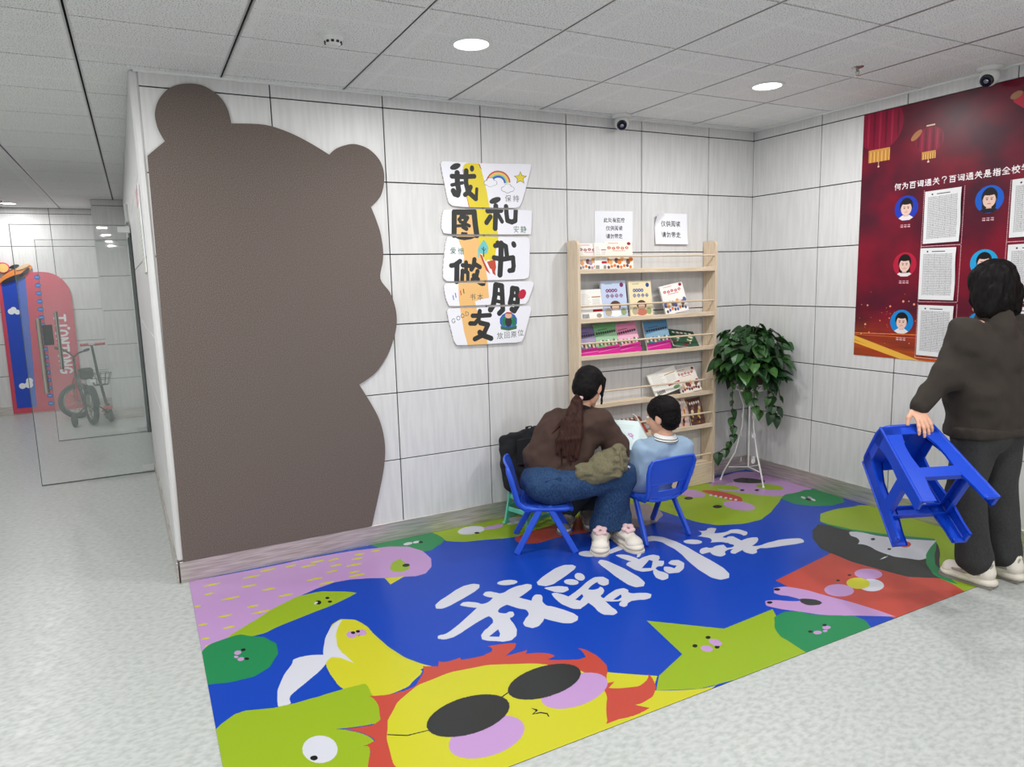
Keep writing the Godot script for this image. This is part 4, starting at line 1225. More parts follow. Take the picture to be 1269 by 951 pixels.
func mural() -> void:
	var w := 2048
	var sc := 2048.0 / 4035.0
	var h := int(2120.0 * sc)
	var im := picture(w, h, ink("blue"))
	for s in MURAL:
		var a: Array = s[2]
		if s[1] == 2:
			var p := PackedVector2Array()
			for i in 28:
				var t := TAU * i / 28
				p.append(Vector2(a[0] + a[2] * cos(t) + a[4] * sin(t), a[1] + a[3] * cos(t) + a[5] * sin(t)) * sc)
			fill_poly(im, p, ink(s[0]))
		else:
			var p := pts2(a, Vector2.ONE * sc)
			fill_poly(im, spline(p, 5, 1.0) if s[1] != 0 else p, ink(s[0]))
	var m := printed_mat("mural_print", im, 0.24)
	m.metallic_specular = 0.28
	var o := sheet("floor_mural", Vector3(-4.035, 0.0, 0.012), Vector3(4.023, 0, 0), Vector3(0, 0, 2.108), 0.002, m, mats.gap, self)
	tag(o, "glossy blue floor mural of cartoon animals with white brush lettering", "floor mural")

func bear_board() -> void:
	var p := pts2(BEAR)
	var q := PackedVector2Array()
	var m := p.size()
	# round the lobes, keep the corners between them and the straight left and bottom edges
	for i in m:
		var b := p[i]
		var c := p[(i + 1) % m]
		if i >= m - 3 or i == 0:
			q.append(b)
			continue
		var a := p[(i + m - 1) % m]
		var d := p[(i + 2) % m]
		var tb := (c - a) * 0.5 if (b - a).normalized().dot((c - b).normalized()) > 0.45 else Vector2.ZERO
		var tc := (d - b) * 0.5 if (c - b).normalized().dot((d - c).normalized()) > 0.45 else Vector2.ZERO
		for k in 5:
			q.append(b.bezier_interpolate(b + tb * 0.33, c - tc * 0.33, c, k / 5.0))
	var k := MB.new()
	k.extrude(q, Vector3(0, 0, 0.0005), Vector3.RIGHT, Vector3.UP, 0.012)
	var o := put(k.mesh(), "felt_bear_board", mats.felt, self)
	tag(o, "large brown felt pin board cut to a bear's silhouette", "felt board")

func wall_sign() -> void:
	var w := 1024
	var h := 1773
	var sc := 1.6      # picture covers 0.64 m by 1.108 m
	var off := Vector2(-520, -8)
	var im := picture(w, h, ink("paper"))
	for s in SIGN_PRINT:
		var p := pts2(s[2], Vector2.ONE * sc, off * sc)
		if s[1] < 0:
			stroke(im, p, -s[1] * sc * 1.28, ink(s[0]))
		else:
			fill_poly(im, spline(p, 4, 1.0) if s[1] == 1 else p, ink(s[0]))
	for c in SIGN_CAPS:
		glyph(im, c[0], (Vector2(c[2], c[3]) + off) * sc, c[4] * sc, 5.0, ink(c[1]))
	var m := printed_mat("sign_print", im, 0.35)
	var says := ["topmost white sign board with a rainbow and a star", "second white sign board from the top, with a character in a black frame", "middle white sign board with a teal tree",
		"fourth white sign board from the top, with a red balloon", "lowest white sign board with a small crest of books"]
	for i in SIGN_BOARDS.size():
		var p := spline(pts2(SIGN_BOARDS[i]), 4, 1.0)
		var f := MB.new()
		f.extrude(p, Vector3(-3.05, 2.25, 0.004), Vector3(0.001, 0, 0), Vector3(0, -0.001, 0), -0.012, -off, Vector2(sc / w, sc / h))
		var o := put(f.mesh(), "sign_board", m, self)
		tag(o, says[i], "sign", "brush-lettered sign boards on the white wall")

func poster() -> void:
	# 2.2 m by 1.51 m, hung from z 0.906; what lies beyond the frame stays plain
	var w := 1600
	var h := 1098
	var k := 1600.0 / 2.2
	var im := picture(w, h, c8(122, 24, 50))
	var P := func(z: float, y: float) -> Vector2: return Vector2(z - 0.906, 2.495 - y) * k
	var f := FastNoiseLite.new()
	f.seed = 5
	f.frequency = 0.004
	f.fractal_octaves = 3
	for y in range(0, h, 4):
		for x in range(0, w, 4):
			var t := clampf(f.get_noise_2d(x, y) * 0.9 + 0.45, 0.0, 1.0)
			var v := float(y) / h
			var c := c8(70, 22, 40).lerp(c8(122, 18, 42), t)
			c = c.lerp(c8(132, 18, 40), clampf(0.5 - absf(v - 0.62) * 2.0, 0.0, 0.5))
			if v > 0.80:
				c = c.lerp(c8(206, 96, 30), clampf((v - 0.80) * 5.0, 0, 0.95) * (0.75 + 0.4 * f.get_noise_2d(x * 0.4 + 900, y * 6.0)))
			im.fill_rect(Rect2i(x, y, 4, 4), c)
	# gold ribbons at the foot
	for r in [[1.03, 1.10, 0.97, 0.013], [1.06, 1.075, 0.96, 0.008], [1.20, 1.13, 1.14, 0.003], [1.18, 1.12, 1.12, 0.002]]:
		var p := PackedVector2Array()
		for i in 26:
			var z := 0.906 + 2.2 * i / 25.0
			p.append(P.call(z, lerpf(r[1], r[2], minf(1.0, (z - 0.906) * 2.2))))
		stroke(im, p, r[3] * 2 * k, c8(232, 178, 70) if r[3] > 0.005 else c8(220, 120, 60))
	for i in 40:
		disc(im, P.call(0.93 + rng.randf() * 0.5, 1.06 + rng.randf() * 0.35), Vector2.ONE * (1.5 + 5.0 * rng.randf() ** 4), c8(232, 150, 110), 0, 10)
	# lanterns
	for l in [[1.02, 2.41, 0.15, 0.15], [1.335, 2.27, 0.085, 0.075]]:
		disc(im, P.call(l[0], l[1]), Vector2(l[2], l[3]) * k, c8(134, 20, 52), 0, 40)
		for i in 7:
			var t := -0.85 + 1.7 * i / 6.0
			disc(im, P.call(l[0] + t * l[2] * 0.92, l[1]), Vector2(0.007, l[3] * sqrt(1.0 - t * t * 0.95)) * k, c8(160, 34, 66) if i % 2 else c8(104, 18, 44), 0, 20)
		var tb: float = l[1] - l[3]
		fill_poly(im, PackedVector2Array([P.call(l[0] - l[2] * 0.48, tb + 0.012), P.call(l[0] + l[2] * 0.48, tb + 0.012), P.call(l[0] + l[2] * 0.48, tb - l[3] * 0.42), P.call(l[0] - l[2] * 0.48, tb - l[3] * 0.42)]), c8(206, 148, 72))
		for i in 12:
			var zz: float = l[0] - l[2] * 0.46 + l[2] * 0.92 * i / 11.0
			stroke(im, PackedVector2Array([P.call(zz, tb), P.call(zz, tb - l[3] * 0.42)]), 2.0, c8(240, 204, 120) if i % 2 else c8(150, 92, 44))
		stroke(im, PackedVector2Array([P.call(l[0], tb - l[3] * 0.42), P.call(l[0], tb - l[3] * 0.62)]), 3.0, c8(220, 190, 160))
		disc(im, P.call(l[0], tb - l[3] * 0.62), Vector2(5, 4), c8(236, 206, 190))
	disc(im, P.call(1.255, 2.31), Vector2(0.04, 0.018) * k, c8(180, 120, 80), -0.7)
	stroke(im, PackedVector2Array([P.call(1.315, 2.352), P.call(1.36, 2.352)]), 6, c8(232, 210, 180))
	stroke(im, PackedVector2Array([P.call(1.80, 2.40), P.call(2.0, 2.24)]), 44, c8(176, 40, 60))
	disc(im, P.call(1.785, 2.415), Vector2(22, 13), c8(150, 110, 80), -0.3)
	# heading
	var says := "何为百词通关？百词通关是指全校学"
	for i in says.length():
		glyph(im, says[i], P.call(1.135 + 0.0467 * i, 2.048 + 0.0007 * i), 0.040 * k, 3.6, c8(240, 236, 238))
	# dotted frames round the sheets
	for zz in [1.32, 1.788]:
		for yy in [1.985, 1.66, 1.325]:
			for i in 44:
				for q in [P.call(zz, yy - 0.32 * i / 44.0), P.call(zz + 0.232, yy - 0.32 * i / 44.0), P.call(zz + 0.232 * i / 44.0, yy - 0.32)]:
					im.fill_rect(Rect2i(int(q.x), int(q.y), 3, 3), c8(226, 190, 196))
	# pupils' portraits: round pictures of children
	var ports := [[1.216, 1.897, [36, 58, 176], [30, 28, 30], 0], [1.687, 1.898, [26, 92, 196], [34, 28, 30], 1], [1.225, 1.562, [178, 28, 58], [24, 22, 26], 1], [1.682, 1.557, [36, 158, 214], [24, 22, 24], 0], [1.225, 1.214, [20, 132, 206], [24, 22, 24], 0], [1.685, 1.214, [30, 140, 206], [24, 22, 24], 1]]
	for a in ports:
		var c: Vector2 = P.call(a[0], a[1])
		var r := 0.074 * k
		var hc := c8(a[3][0], a[3][1], a[3][2])
		disc(im, c, Vector2(r, r), c8(a[2][0], a[2][1], a[2][2]), 0, 40)
		fill_poly(im, PackedVector2Array([c + Vector2(-0.62, 0.78) * r, c + Vector2(-0.28, 0.55) * r, c + Vector2(0.28, 0.55) * r, c + Vector2(0.62, 0.78) * r, c + Vector2(0.3, 0.97) * r, c + Vector2(-0.3, 0.97) * r]), c8(228, 220, 220) if a[4] == 0 or a[1] < 1.7 else c8(34, 30, 40))
		disc(im, c + Vector2(0, -0.16) * r, Vector2(0.56, 0.64 if a[4] == 0 else 0.68) * r, hc, 0, 30)
		if a[4] == 1:
			fill_poly(im, PackedVector2Array([c + Vector2(-0.5, -0.1) * r, c + Vector2(0.5, -0.1) * r, c + Vector2(0.48, 0.62) * r, c + Vector2(0.26, 0.7) * r, c + Vector2(-0.26, 0.7) * r, c + Vector2(-0.48, 0.62) * r]), hc)
		fill_poly(im, PackedVector2Array([c + Vector2(-0.16, 0.4) * r, c + Vector2(0.16, 0.4) * r, c + Vector2(0.2, 0.66) * r, c + Vector2(-0.2, 0.66) * r]), c8(206, 172, 158))
		disc(im, c + Vector2(0, 0.06) * r, Vector2(0.45, 0.54) * r, c8(228, 194, 180), 0, 30)
		disc(im, c + Vector2(0, -0.44) * r, Vector2(0.44, 0.17) * r, hc, 0, 20)
		for s in [-1, 1]:
			disc(im, c + Vector2(0.16 * s, 0.02) * r, Vector2(0.07, 0.035) * r, c8(50, 38, 38), 0, 10)
			stroke(im, PackedVector2Array([c + Vector2(0.08 * s, -0.09) * r, c + Vector2(0.25 * s, -0.09) * r]), 2.0, c8(70, 54, 52))
			disc(im, c + Vector2(0.42 * s, 0.06) * r, Vector2(0.05, 0.11) * r, c8(214, 178, 164), 0, 10)
		stroke(im, PackedVector2Array([c + Vector2(-0.11, 0.32) * r, c + Vector2(0.11, 0.32) * r]), 2.4, c8(178, 96, 96))
		disc(im, c + Vector2(0, 0.18) * r, Vector2(0.05, 0.03) * r, c8(206, 160, 146), 0, 8)
		for i in 3:      # captions too small to read
			for j in 4:
				im.fill_rect(Rect2i(int(c.x) - 22 + i * 16 + (j % 2) * 6, int(c.y + r * 1.32) + (j / 2) * 7, 6, 3 + j), c8(214, 168, 178))
	var m := printed_mat("poster_print", im, 0.36)
	m.metallic_specular = 0.34
	var o := sheet("wall_poster", Vector3(-0.001, 2.495, 0.906), Vector3(0, 0, 2.2), Vector3(0, -1.51, 0), 0.002, m, mats.paper, self)
	tag(o, "dark red poster with lanterns and round pupil portraits on the white wall", "poster")
	# word lists pinned over it
	var pi := picture(210, 297, c8(226, 227, 228))
	for r in 34:
		for c in 5:
			pi.fill_rect(Rect2i(22 + c * 34, 34 + r * 7, 3, 4), c8(120, 120, 124))
			var x := 28 + c * 34
			while x < 22 + c * 34 + 30:
				var l := 2 + rng.randi() % 6
				pi.fill_rect(Rect2i(x, 34 + r * 7, l, 3), c8(128, 128, 132))
				x += l + 2
		pi.fill_rect(Rect2i(20, 40 + r * 7, 172, 1), c8(184, 184, 188))
	for c in 6:
		pi.fill_rect(Rect2i(19 + c * 34, 31, 1, 240), c8(150, 150, 154))
	pi.fill_rect(Rect2i(70, 18, 78, 5), c8(80, 80, 84))
	disc(pi, Vector2(44, 20), Vector2(5, 5), c8(60, 60, 66))
	var pm := printed_mat("word_list", pi, 0.7)
	var where := [[1.332, 1.978, "word list sheet beside the boy on a deep blue disc"], [1.323, 1.653, "word list sheet beside the girl on a red disc"], [1.330, 1.320, "word list sheet beside the lowest boy portrait, at the poster's gold foot"],
		[1.800, 1.985, "word list sheet beside the long-haired girl on a blue disc"], [1.803, 1.648, "word list sheet beside the standing woman's head, below another sheet"], [1.803, 1.318, "word list sheet behind the standing woman's shoulder"]]
	for q in where:
		var tilt := 0.004 if q[0] > 1.33 else -0.003
		var s := sheet("word_list_sheet", Vector3(-0.005, q[1], q[0]), Vector3(0, tilt, 0.208), Vector3(0, -0.300, 0.003), 0.001, pm, mats.paper, self, func(p: Vector2): return 0.004 * sin(p.y * 7.0) * p.x + 0.004, 6)
		tag(s, q[2], "paper sheet", "word lists pinned on the poster")

func notices() -> void:
	var a := picture(320, 220, c8(236, 238, 244))
	var lines := ["此处有监控", "仅供阅读", "请勿带走"]
	for i in 3:
		for j in lines[i].length():
			glyph(a, lines[i][j], Vector2(72 + (0 if i == 0 else 18) + j * 36, 46 + i * 56), 33, 3.6, c8(58, 60, 66))
	var o := sheet("paper_notice", Vector3(-1.427, 1.966, 0.002), Vector3(0.312, 0.004, 0), Vector3(0, -0.208, 0), 0.001, printed_mat("notice_a", a, 0.7), mats.paper, self, func(p: Vector2): return 0.003 * sin(p.x * 5.0), 6)
	tag(o, "white paper notice with three lines of characters above the bookshelf", "notice")
	var b := picture(320, 230, c8(238, 240, 246))
	lines = ["仅供阅读", "请勿带走"]
	for i in 2:
		for j in 4:
			glyph(b, lines[i][j], Vector2(62 + j * 48, 56 + i * 82), 43, 4.6, c8(50, 52, 58))
	o = sheet("paper_notice", Vector3(-0.930, 1.963, 0.002), Vector3(0.292, -0.003, 0), Vector3(0.002, -0.212, 0), 0.001, printed_mat("notice_b", b, 0.7), mats.paper, self, func(p: Vector2): return 0.045 * maxf(0.0, 1.0 - (p.x + p.y * 0.7) * 3.2) ** 1.3 + 0.014 * p.y * p.y, 14)
	tag(o, "white paper notice with two lines of characters and a curled corner", "notice")

# ------------------------------------------------------------------ bookshelf and books
const SX0 := -1.650
const SX1 := -0.465
const SDEP := 0.122
const SHELF_Y := [1.557, 1.240, 0.998, 0.670, 0.424]

func shelf() -> void:
	var t := thing("bookshelf", "tall shallow pine bookshelf with rails against the white wall", "bookshelf", Vector3(SX0, 0, 0.011))
	for s in [0, 1]:
		var p := PackedVector2Array([Vector2(0, 0), Vector2(SDEP, 0), Vector2(SDEP, 1.735)])
		for i in 7:
			var w := PI / 2 * i / 6
			p.append(Vector2(SDEP - 0.04 + 0.04 * cos(w), 1.735 + 0.035 * sin(w)))
		p.append(Vector2(0, 1.770))
		var k := MB.new()
		k.extrude(p, Vector3((SX1 - SX0) if s else 0.020, 0, 0), Vector3(0, 0, 1), Vector3.UP, 0.020)
		put(k.mesh(), "side_board", mats.pine_upright, t)
	var wd := SX1 - SX0 - 0.04
	for y in SHELF_Y:
		var b := MB.new()
		b.box(Vector3(wd / 2 + 0.02, y + 0.009, SDEP / 2 - 0.004), Vector3(wd, 0.016, SDEP - 0.014), Basis(), 0.001)
		var sh := put(b.mesh(), "shelf_board", mats.pine_level, t)
		var l := MB.new()
		l.box(Vector3(wd / 2 + 0.02, y + 0.015, SDEP - 0.006), Vector3(wd, 0.030, 0.010), Basis(), 0.002)
		put(l.mesh(), "front_lip", mats.pine_level, sh)
		var r := MB.new()
		r.tube([Vector3(0.018, y + 0.110, SDEP - 0.014), Vector3(wd + 0.022, y + 0.110, SDEP - 0.014)], 0.0065, 10)
		put(r.mesh(), "rail", mats.pine_level, t)
	var r2 := MB.new()
	r2.tube([Vector3(0.018, 0.222, SDEP - 0.014), Vector3(wd + 0.022, 0.222, SDEP - 0.014)], 0.0065, 10)
	put(r2.mesh(), "rail", mats.pine_level, t)
	var kb := MB.new()
	kb.box(Vector3(wd / 2 + 0.02, 0.080, SDEP - 0.008), Vector3(wd, 0.155, 0.014), Basis(), 0.002)
	put(kb.mesh(), "plinth_board", mats.pine_level, t)
	var kf := MB.new()
	kf.box(Vector3(wd / 2 + 0.02, 0.150, SDEP / 2 - 0.012), Vector3(wd, 0.014, SDEP - 0.028), Basis(), 0.001)
	put(kf.mesh(), "bottom_board", mats.pine_level, t)
	books()

# one picture for each kind of cover
func cover(base: Color, style: int, a: Color, b: Color) -> Image:
	var im := picture(120, 170, base)
	match style:
		0:      # title, band of drawn figures, coloured foot
			stroke(im, PackedVector2Array([Vector2(18, 12), Vector2(60, 12)]), 3, a.lerp(base, 0.4))
			for i in 5:
				disc(im, Vector2(20 + i * 19, 38 + (i % 2) * 3), Vector2(7, 8), a)
				disc(im, Vector2(20 + i * 19, 38 + (i % 2) * 3), Vector2(3, 3), base)
			stroke(im, PackedVector2Array([Vector2(34, 56), Vector2(88, 55)]), 3, a.lerp(base, 0.3))
			for i in 9:
				disc(im, Vector2(10 + i * 12.5, 112 + 8 * sin(i * 2.1)), Vector2(9, 16), [b, c8(228, 170, 110), c8(236, 220, 200), c8(120, 88, 80)][i % 4])
			for i in 8:
				disc(im, Vector2(12 + i * 13.5, 146 + 5 * cos(i * 1.7)), Vector2(6, 9), [c8(90, 80, 84), b, c8(220, 120, 60)][i % 3])
			disc(im, Vector2(106, 14), Vector2(8, 9), c8(150, 30, 56))
		1:      # two lines of lettering over one figure
			stroke(im, PackedVector2Array([Vector2(20, 14), Vector2(54, 14)]), 3, c8(120, 170, 120))
			disc(im, Vector2(100, 20), Vector2(9, 10), a)
			for i in 4:
				disc(im, Vector2(28 + i * 14, 44), Vector2(7, 8), a)
				disc(im, Vector2(28 + i * 14, 44), Vector2(3, 3), base)
				disc(im, Vector2(28 + i * 22, 68), Vector2(8, 9), a)
				for j in 3:
					stroke(im, PackedVector2Array([Vector2(22 + i * 22, 63 + j * 5), Vector2(34 + i * 22, 63 + j * 5)]), 1.6, base)
			disc(im, Vector2(62, 112), Vector2(26, 22), c8(96, 66, 52))
			disc(im, Vector2(62, 120), Vector2(18, 15), c8(240, 206, 180))
			disc(im, Vector2(62, 146), Vector2(30, 16), b)
			disc(im, Vector2(26, 140), Vector2(16, 18), c8(190, 176, 150))
			disc(im, Vector2(100, 142), Vector2(14, 16), c8(150, 170, 120))
		2:      # back cover: text block, red strip, bars
			for i in 9:
				stroke(im, PackedVector2Array([Vector2(12, 26 + i * 9), Vector2(44 + (i * 7) % 18, 26 + i * 9)]), 2, c8(176, 176, 172))
			im.fill_rect(Rect2i(66, 40, 46, 6), c8(176, 120, 60))
			for i in 6:
				stroke(im, PackedVector2Array([Vector2(68, 56 + i * 8), Vector2(108, 56 + i * 8)]), 2, c8(170, 170, 166))
			im.fill_rect(Rect2i(66, 112, 50, 14), c8(180, 24, 44))
			for i in 7:
				im.fill_rect(Rect2i(10 + i * 5, 136, 3, 24), c8(60, 60, 64))
			disc(im, Vector2(96, 148), Vector2(14, 12), b)
		3:      # soft top colour, dark title line, crowd, magenta foot
			fill_poly(im, PackedVector2Array([Vector2(0, 70), Vector2(120, 50), Vector2(120, 110), Vector2(0, 110)]), base.lightened(0.35))
			stroke(im, PackedVector2Array([Vector2(20, 34), Vector2(70, 31)]), 3, c8(70, 50, 70))
			for i in 9:
				disc(im, Vector2(12 + i * 12, 52 - i * 0.8), Vector2(5, 7), c8(54, 42, 62))
			for i in 12:
				disc(im, Vector2(6 + i * 10, 104 + 5 * sin(i * 1.9)), Vector2(6, 14), [c8(220, 190, 150), c8(80, 120, 80), c8(226, 226, 220), c8(110, 70, 60)][i % 4])
			fill_poly(im, PackedVector2Array([Vector2(0, 128), Vector2(120, 118), Vector2(120, 170), Vector2(0, 170)]), c8(208, 36, 142))
			stroke(im, PackedVector2Array([Vector2(0, 148), Vector2(120, 138)]), 2, c8(240, 170, 214))
		4:      # full picture of crowded figures
			for i in 26:
				disc(im, Vector2((i * 37) % 120, 20 + (i * 53) % 140), Vector2(9 + i % 5, 10 + i % 7), [a, b, c8(236, 214, 180), c8(70, 50, 46), base.lightened(0.3)][i % 5])
			for i in 5:
				disc(im, Vector2(22 + i * 19, 30), Vector2(7, 9), c8(246, 240, 226))
	return im

func books() -> void:
	var C := {
		"a": cover(c8(240, 236, 230), 0, c8(150, 40, 62), c8(176, 150, 170)), "c": cover(c8(242, 236, 224), 0, c8(190, 70, 54), c8(224, 130, 60)),
		"d": cover(c8(242, 241, 236), 2, c8(90, 90, 90), c8(160, 150, 140)), "e": cover(c8(196, 210, 236), 1, c8(120, 40, 90), c8(240, 244, 246)), "f": cover(c8(240, 226, 186), 1, c8(34, 74, 150), c8(200, 120, 100)),
		"g": cover(c8(244, 242, 238), 0, c8(190, 46, 62), c8(90, 100, 160)), "h": cover(c8(118, 104, 152), 3, c8(50, 40, 70), c8(90, 80, 90)), "i": cover(c8(110, 172, 118), 3, c8(40, 60, 44), c8(90, 80, 90)),
		"j": cover(c8(226, 140, 178), 3, c8(90, 30, 60), c8(90, 80, 90)), "k": cover(c8(70, 128, 166), 3, c8(30, 50, 80), c8(90, 80, 90)), "l": cover(c8(40, 84, 62), 4, c8(60, 106, 76), c8(120, 40, 44)),
		"m": cover(c8(238, 236, 228), 2, c8(170, 40, 50), c8(110, 150, 90)), "n": cover(c8(240, 232, 222), 0, c8(160, 50, 56), c8(140, 60, 80)), "o": cover(c8(168, 62, 44), 4, c8(130, 44, 34), c8(190, 80, 58)),
		"p": cover(c8(216, 186, 176), 4, c8(206, 120, 52), c8(150, 70, 60)), "q": cover(c8(96, 60, 54), 4, c8(206, 172, 60), c8(130, 70, 60))}
	var pm := {}
	for key in C:
		pm[key] = printed_mat("cover_" + key, C[key], 0.35)
	# cover, x of the left foot, shelf, width, height, lean back, roll, thickness, label
	var list := [
		["a", -1.632, 0, 0.205, 0.178, 0.10, 0.0, 0.012, "white picture book with dark red title beside another white one, top shelf"],
		["d", -1.500, 0, 0.100, 0.180, 0.05, 0.0, 0.010, "narrow grey and white book peeping out behind two others on the top shelf"],
		["c", -1.412, 0, 0.225, 0.192, 0.12, 0.0, 0.012, "white picture book with an orange drawing at the end of the top shelf pair"],
		["d", -1.610, 1, 0.180, 0.200, 0.16, 0.01, 0.012, "white book turned back cover out with a red strip, second shelf"],
		["e", -1.432, 1, 0.200, 0.252, 0.14, 0.01, 0.014, "pale blue book with a purple title on the second shelf"],
		["f", -1.212, 1, 0.190, 0.246, 0.12, 0.0, 0.014, "cream book with a dark blue title on the second shelf"],
		["g", -0.905, 1, 0.205, 0.205, 0.20, 0.16, 0.012, "white book with a red title leaning askew alone on the second shelf"],
		["h", -1.624, 2, 0.175, 0.205, 0.34, 0.0, 0.012, "purple and magenta book on the third shelf, next to the shelf's side board"],
		["i", -1.470, 2, 0.180, 0.220, 0.32, 0.03, 0.012, "green and magenta book between a purple and a pink one on the third shelf"],
		["j", -1.300, 2, 0.185, 0.205, 0.32, 0.08, 0.012, "pink and magenta book on the third shelf"],
		["k", -1.062, 2, 0.205, 0.205, 0.22, 0.06, 0.014, "blue and magenta book standing apart on the third shelf"],
		["l", -0.835, 2, 0.235, 0.150, 0.75, -0.14, 0.012, "dark green book slumped low at the end of the third shelf"],
		["m", -0.990, 3, 0.250, 0.170, 0.40, 0.20, 0.010, "white book back cover out on the fourth shelf, leaning on another"],
		["n", -0.760, 3, 0.190, 0.185, 0.40, 0.10, 0.010, "white picture book with dark red title at the end of the fourth shelf"],
		["o", -1.270, 4, 0.215, 0.170, 0.80, 0.0, 0.012, "brick red book lying back on the lowest shelf"],
		["p", -0.790, 4, 0.110, 0.225, 0.20, 0.04, 0.010, "pale pink picture book on the lowest shelf"],
		["q", -0.660, 4, 0.130, 0.200, 0.25, 0.09, 0.010, "dark brown and yellow picture book on the lowest shelf"]]
	for b in list:
		var w: float = b[3]
		var h: float = b[4]
		var lean: float = b[5]
		var roll: float = b[6]
		var y: float = SHELF_Y[b[2]] + 0.018 + maxf(0.0, roll) * w * 0.0
		var up := Vector3(-sin(roll), cos(roll) * cos(lean), -sin(lean)).normalized()
		var right := Vector3(cos(roll), sin(roll) * cos(lean), 0).normalized()
		right = (right - up * right.dot(up)).normalized()
		var nn := right.cross(up)
		var foot := Vector3(b[1], y, 0.108 - nn.z * 0.001)
		if roll < 0:
			foot.y += -roll * w
		foot -= nn * b[7]
		var t := thing("picture_book", b[8], "book", foot, "picture books on the pine bookshelf")
		sheet("cover", up * h, right * w, -up * h, 0.0012, pm[b[0]], pm[b[0]], t).position = nn * (b[7] - 0.0012)
		var k := MB.new()
		k.box(up * h * 0.5 + right * w * 0.5 + nn * (b[7] * 0.5 - 0.001), Vector3(w - 0.006, h - 0.006, b[7] - 0.004), Basis(right, up, nn))
		put(k.mesh(), "page_block", mats.page, t)
		var bk := MB.new()
		bk.box(up * h * 0.5 + right * w * 0.5 + nn * 0.0006, Vector3(w, h, 0.0012), Basis(right, up, nn))
		put(bk.mesh(), "back_cover", mats.paper, t)

# ------------------------------------------------------------------ people
func skin_mesh(body: Array, fine: Array, person: Node3D) -> void:
	var m := field(body, 0.014, 0.03)
	for f in fine:
		var g := field(f[0], f[1], f[2])
		m.add(g.v, g.n)
	put(m.mesh(), "body", mats.skin, person)

func shoe(called: String, at: Vector3, ahead: Vector3, s: float, upper: Material, person: Node3D, accent: Material = null, shape := Vector3.ONE) -> void:
	var t := facing(at, ahead)
	t.basis = t.basis * Basis.from_scale(shape)
	var up := [
		["c", Vector3(0, 0.050, 0.075), Vector3(0, 0.048, 0.0), 0.036, 0.040], ["c", Vector3(0, 0.046, 0.0), Vector3(0, 0.036, -0.105), 0.040, 0.032],
		["c", Vector3(0, 0.060, 0.078), Vector3(0, 0.100, 0.070), 0.036, 0.034], ["c", Vector3(0, 0.075, 0.045), Vector3(0, 0.048, -0.05), 0.036, 0.030], ["e", Vector3(0, 0.034, -0.118), Vector3(0.040, 0.026, 0.034)]]
	var sh := put(field(moved(up, t, s), 0.008, 0.02).mesh(), called, upper, person)
	var sole := []
	for q in [[0.085, 0.040], [0.03, 0.039], [-0.04, 0.043], [-0.11, 0.045]]:
		sole.append(["e", Vector3(0, 0.020, q[0]), Vector3(q[1], 0.020, 0.056)])
	put(field(moved(sole, t, s), 0.008, 0.02).mesh(), "sole", mats.sole, sh)
	var tread := MB.new()
	tread.extrude(spline(PackedVector2Array([Vector2(-0.036, 0.125), Vector2(0.036, 0.125), Vector2(0.038, 0.02), Vector2(0.044, -0.07), Vector2(0.040, -0.14), Vector2(0, -0.168), Vector2(-0.040, -0.14), Vector2(-0.044, -0.07), Vector2(-0.038, 0.02)]), 4, 1.0), t * Vector3(0, 0.0002, 0), t.basis.x * s, t.basis.z * s, -0.009 * s)
	put(tread.mesh(), "tread", mats.sole if accent else mats.sneaker_grey, sh)
	for e in [-1.0, 1.0]:
		put(field(moved([["c", Vector3(e * 0.033, 0.052, 0.06), Vector3(e * 0.037, 0.048, -0.02), 0.010, 0.010], ["c", Vector3(e * 0.037, 0.048, -0.02), Vector3(e * 0.030, 0.044, -0.085), 0.010, 0.007], ["c", Vector3(e * 0.033, 0.058, 0.03), Vector3(e * 0.026, 0.080, -0.03), 0.010, 0.007]], t, s), 0.007, 0.008).mesh(), "side_panel", mats.sneaker_panel, sh)
	put(field(moved([["e", Vector3(0, 0.075, 0.104), Vector3(0.024, 0.036, 0.012)]], t, s), 0.007, 0.01).mesh(), "heel_tab", mats.sneaker_panel, sh)
	var lace := MB.new()
	for i in 4:
		var z := -0.012 - i * 0.020
		var y := 0.090 - i * 0.0085
		lace.tube([t * (Vector3(-0.024, y - 0.008, z) * s), t * (Vector3(0, y + 0.002, z) * s), t * (Vector3(0.024, y - 0.008, z) * s)], 0.0035 * s, 6)
	put(lace.mesh(), "laces", mats.sneaker_panel, sh)
	if accent:
		var fl := []
		for i in 5:
			fl.append(["e", Vector3(0.021 * cos(TAU * i / 5), 0.086 + 0.010 * sin(TAU * i / 5), -0.058 + 0.016 * sin(TAU * i / 5)), Vector3(0.016, 0.011, 0.014)])
		put(field(moved(fl, t, s), 0.006, 0.006).mesh(), "flower", accent, sh)

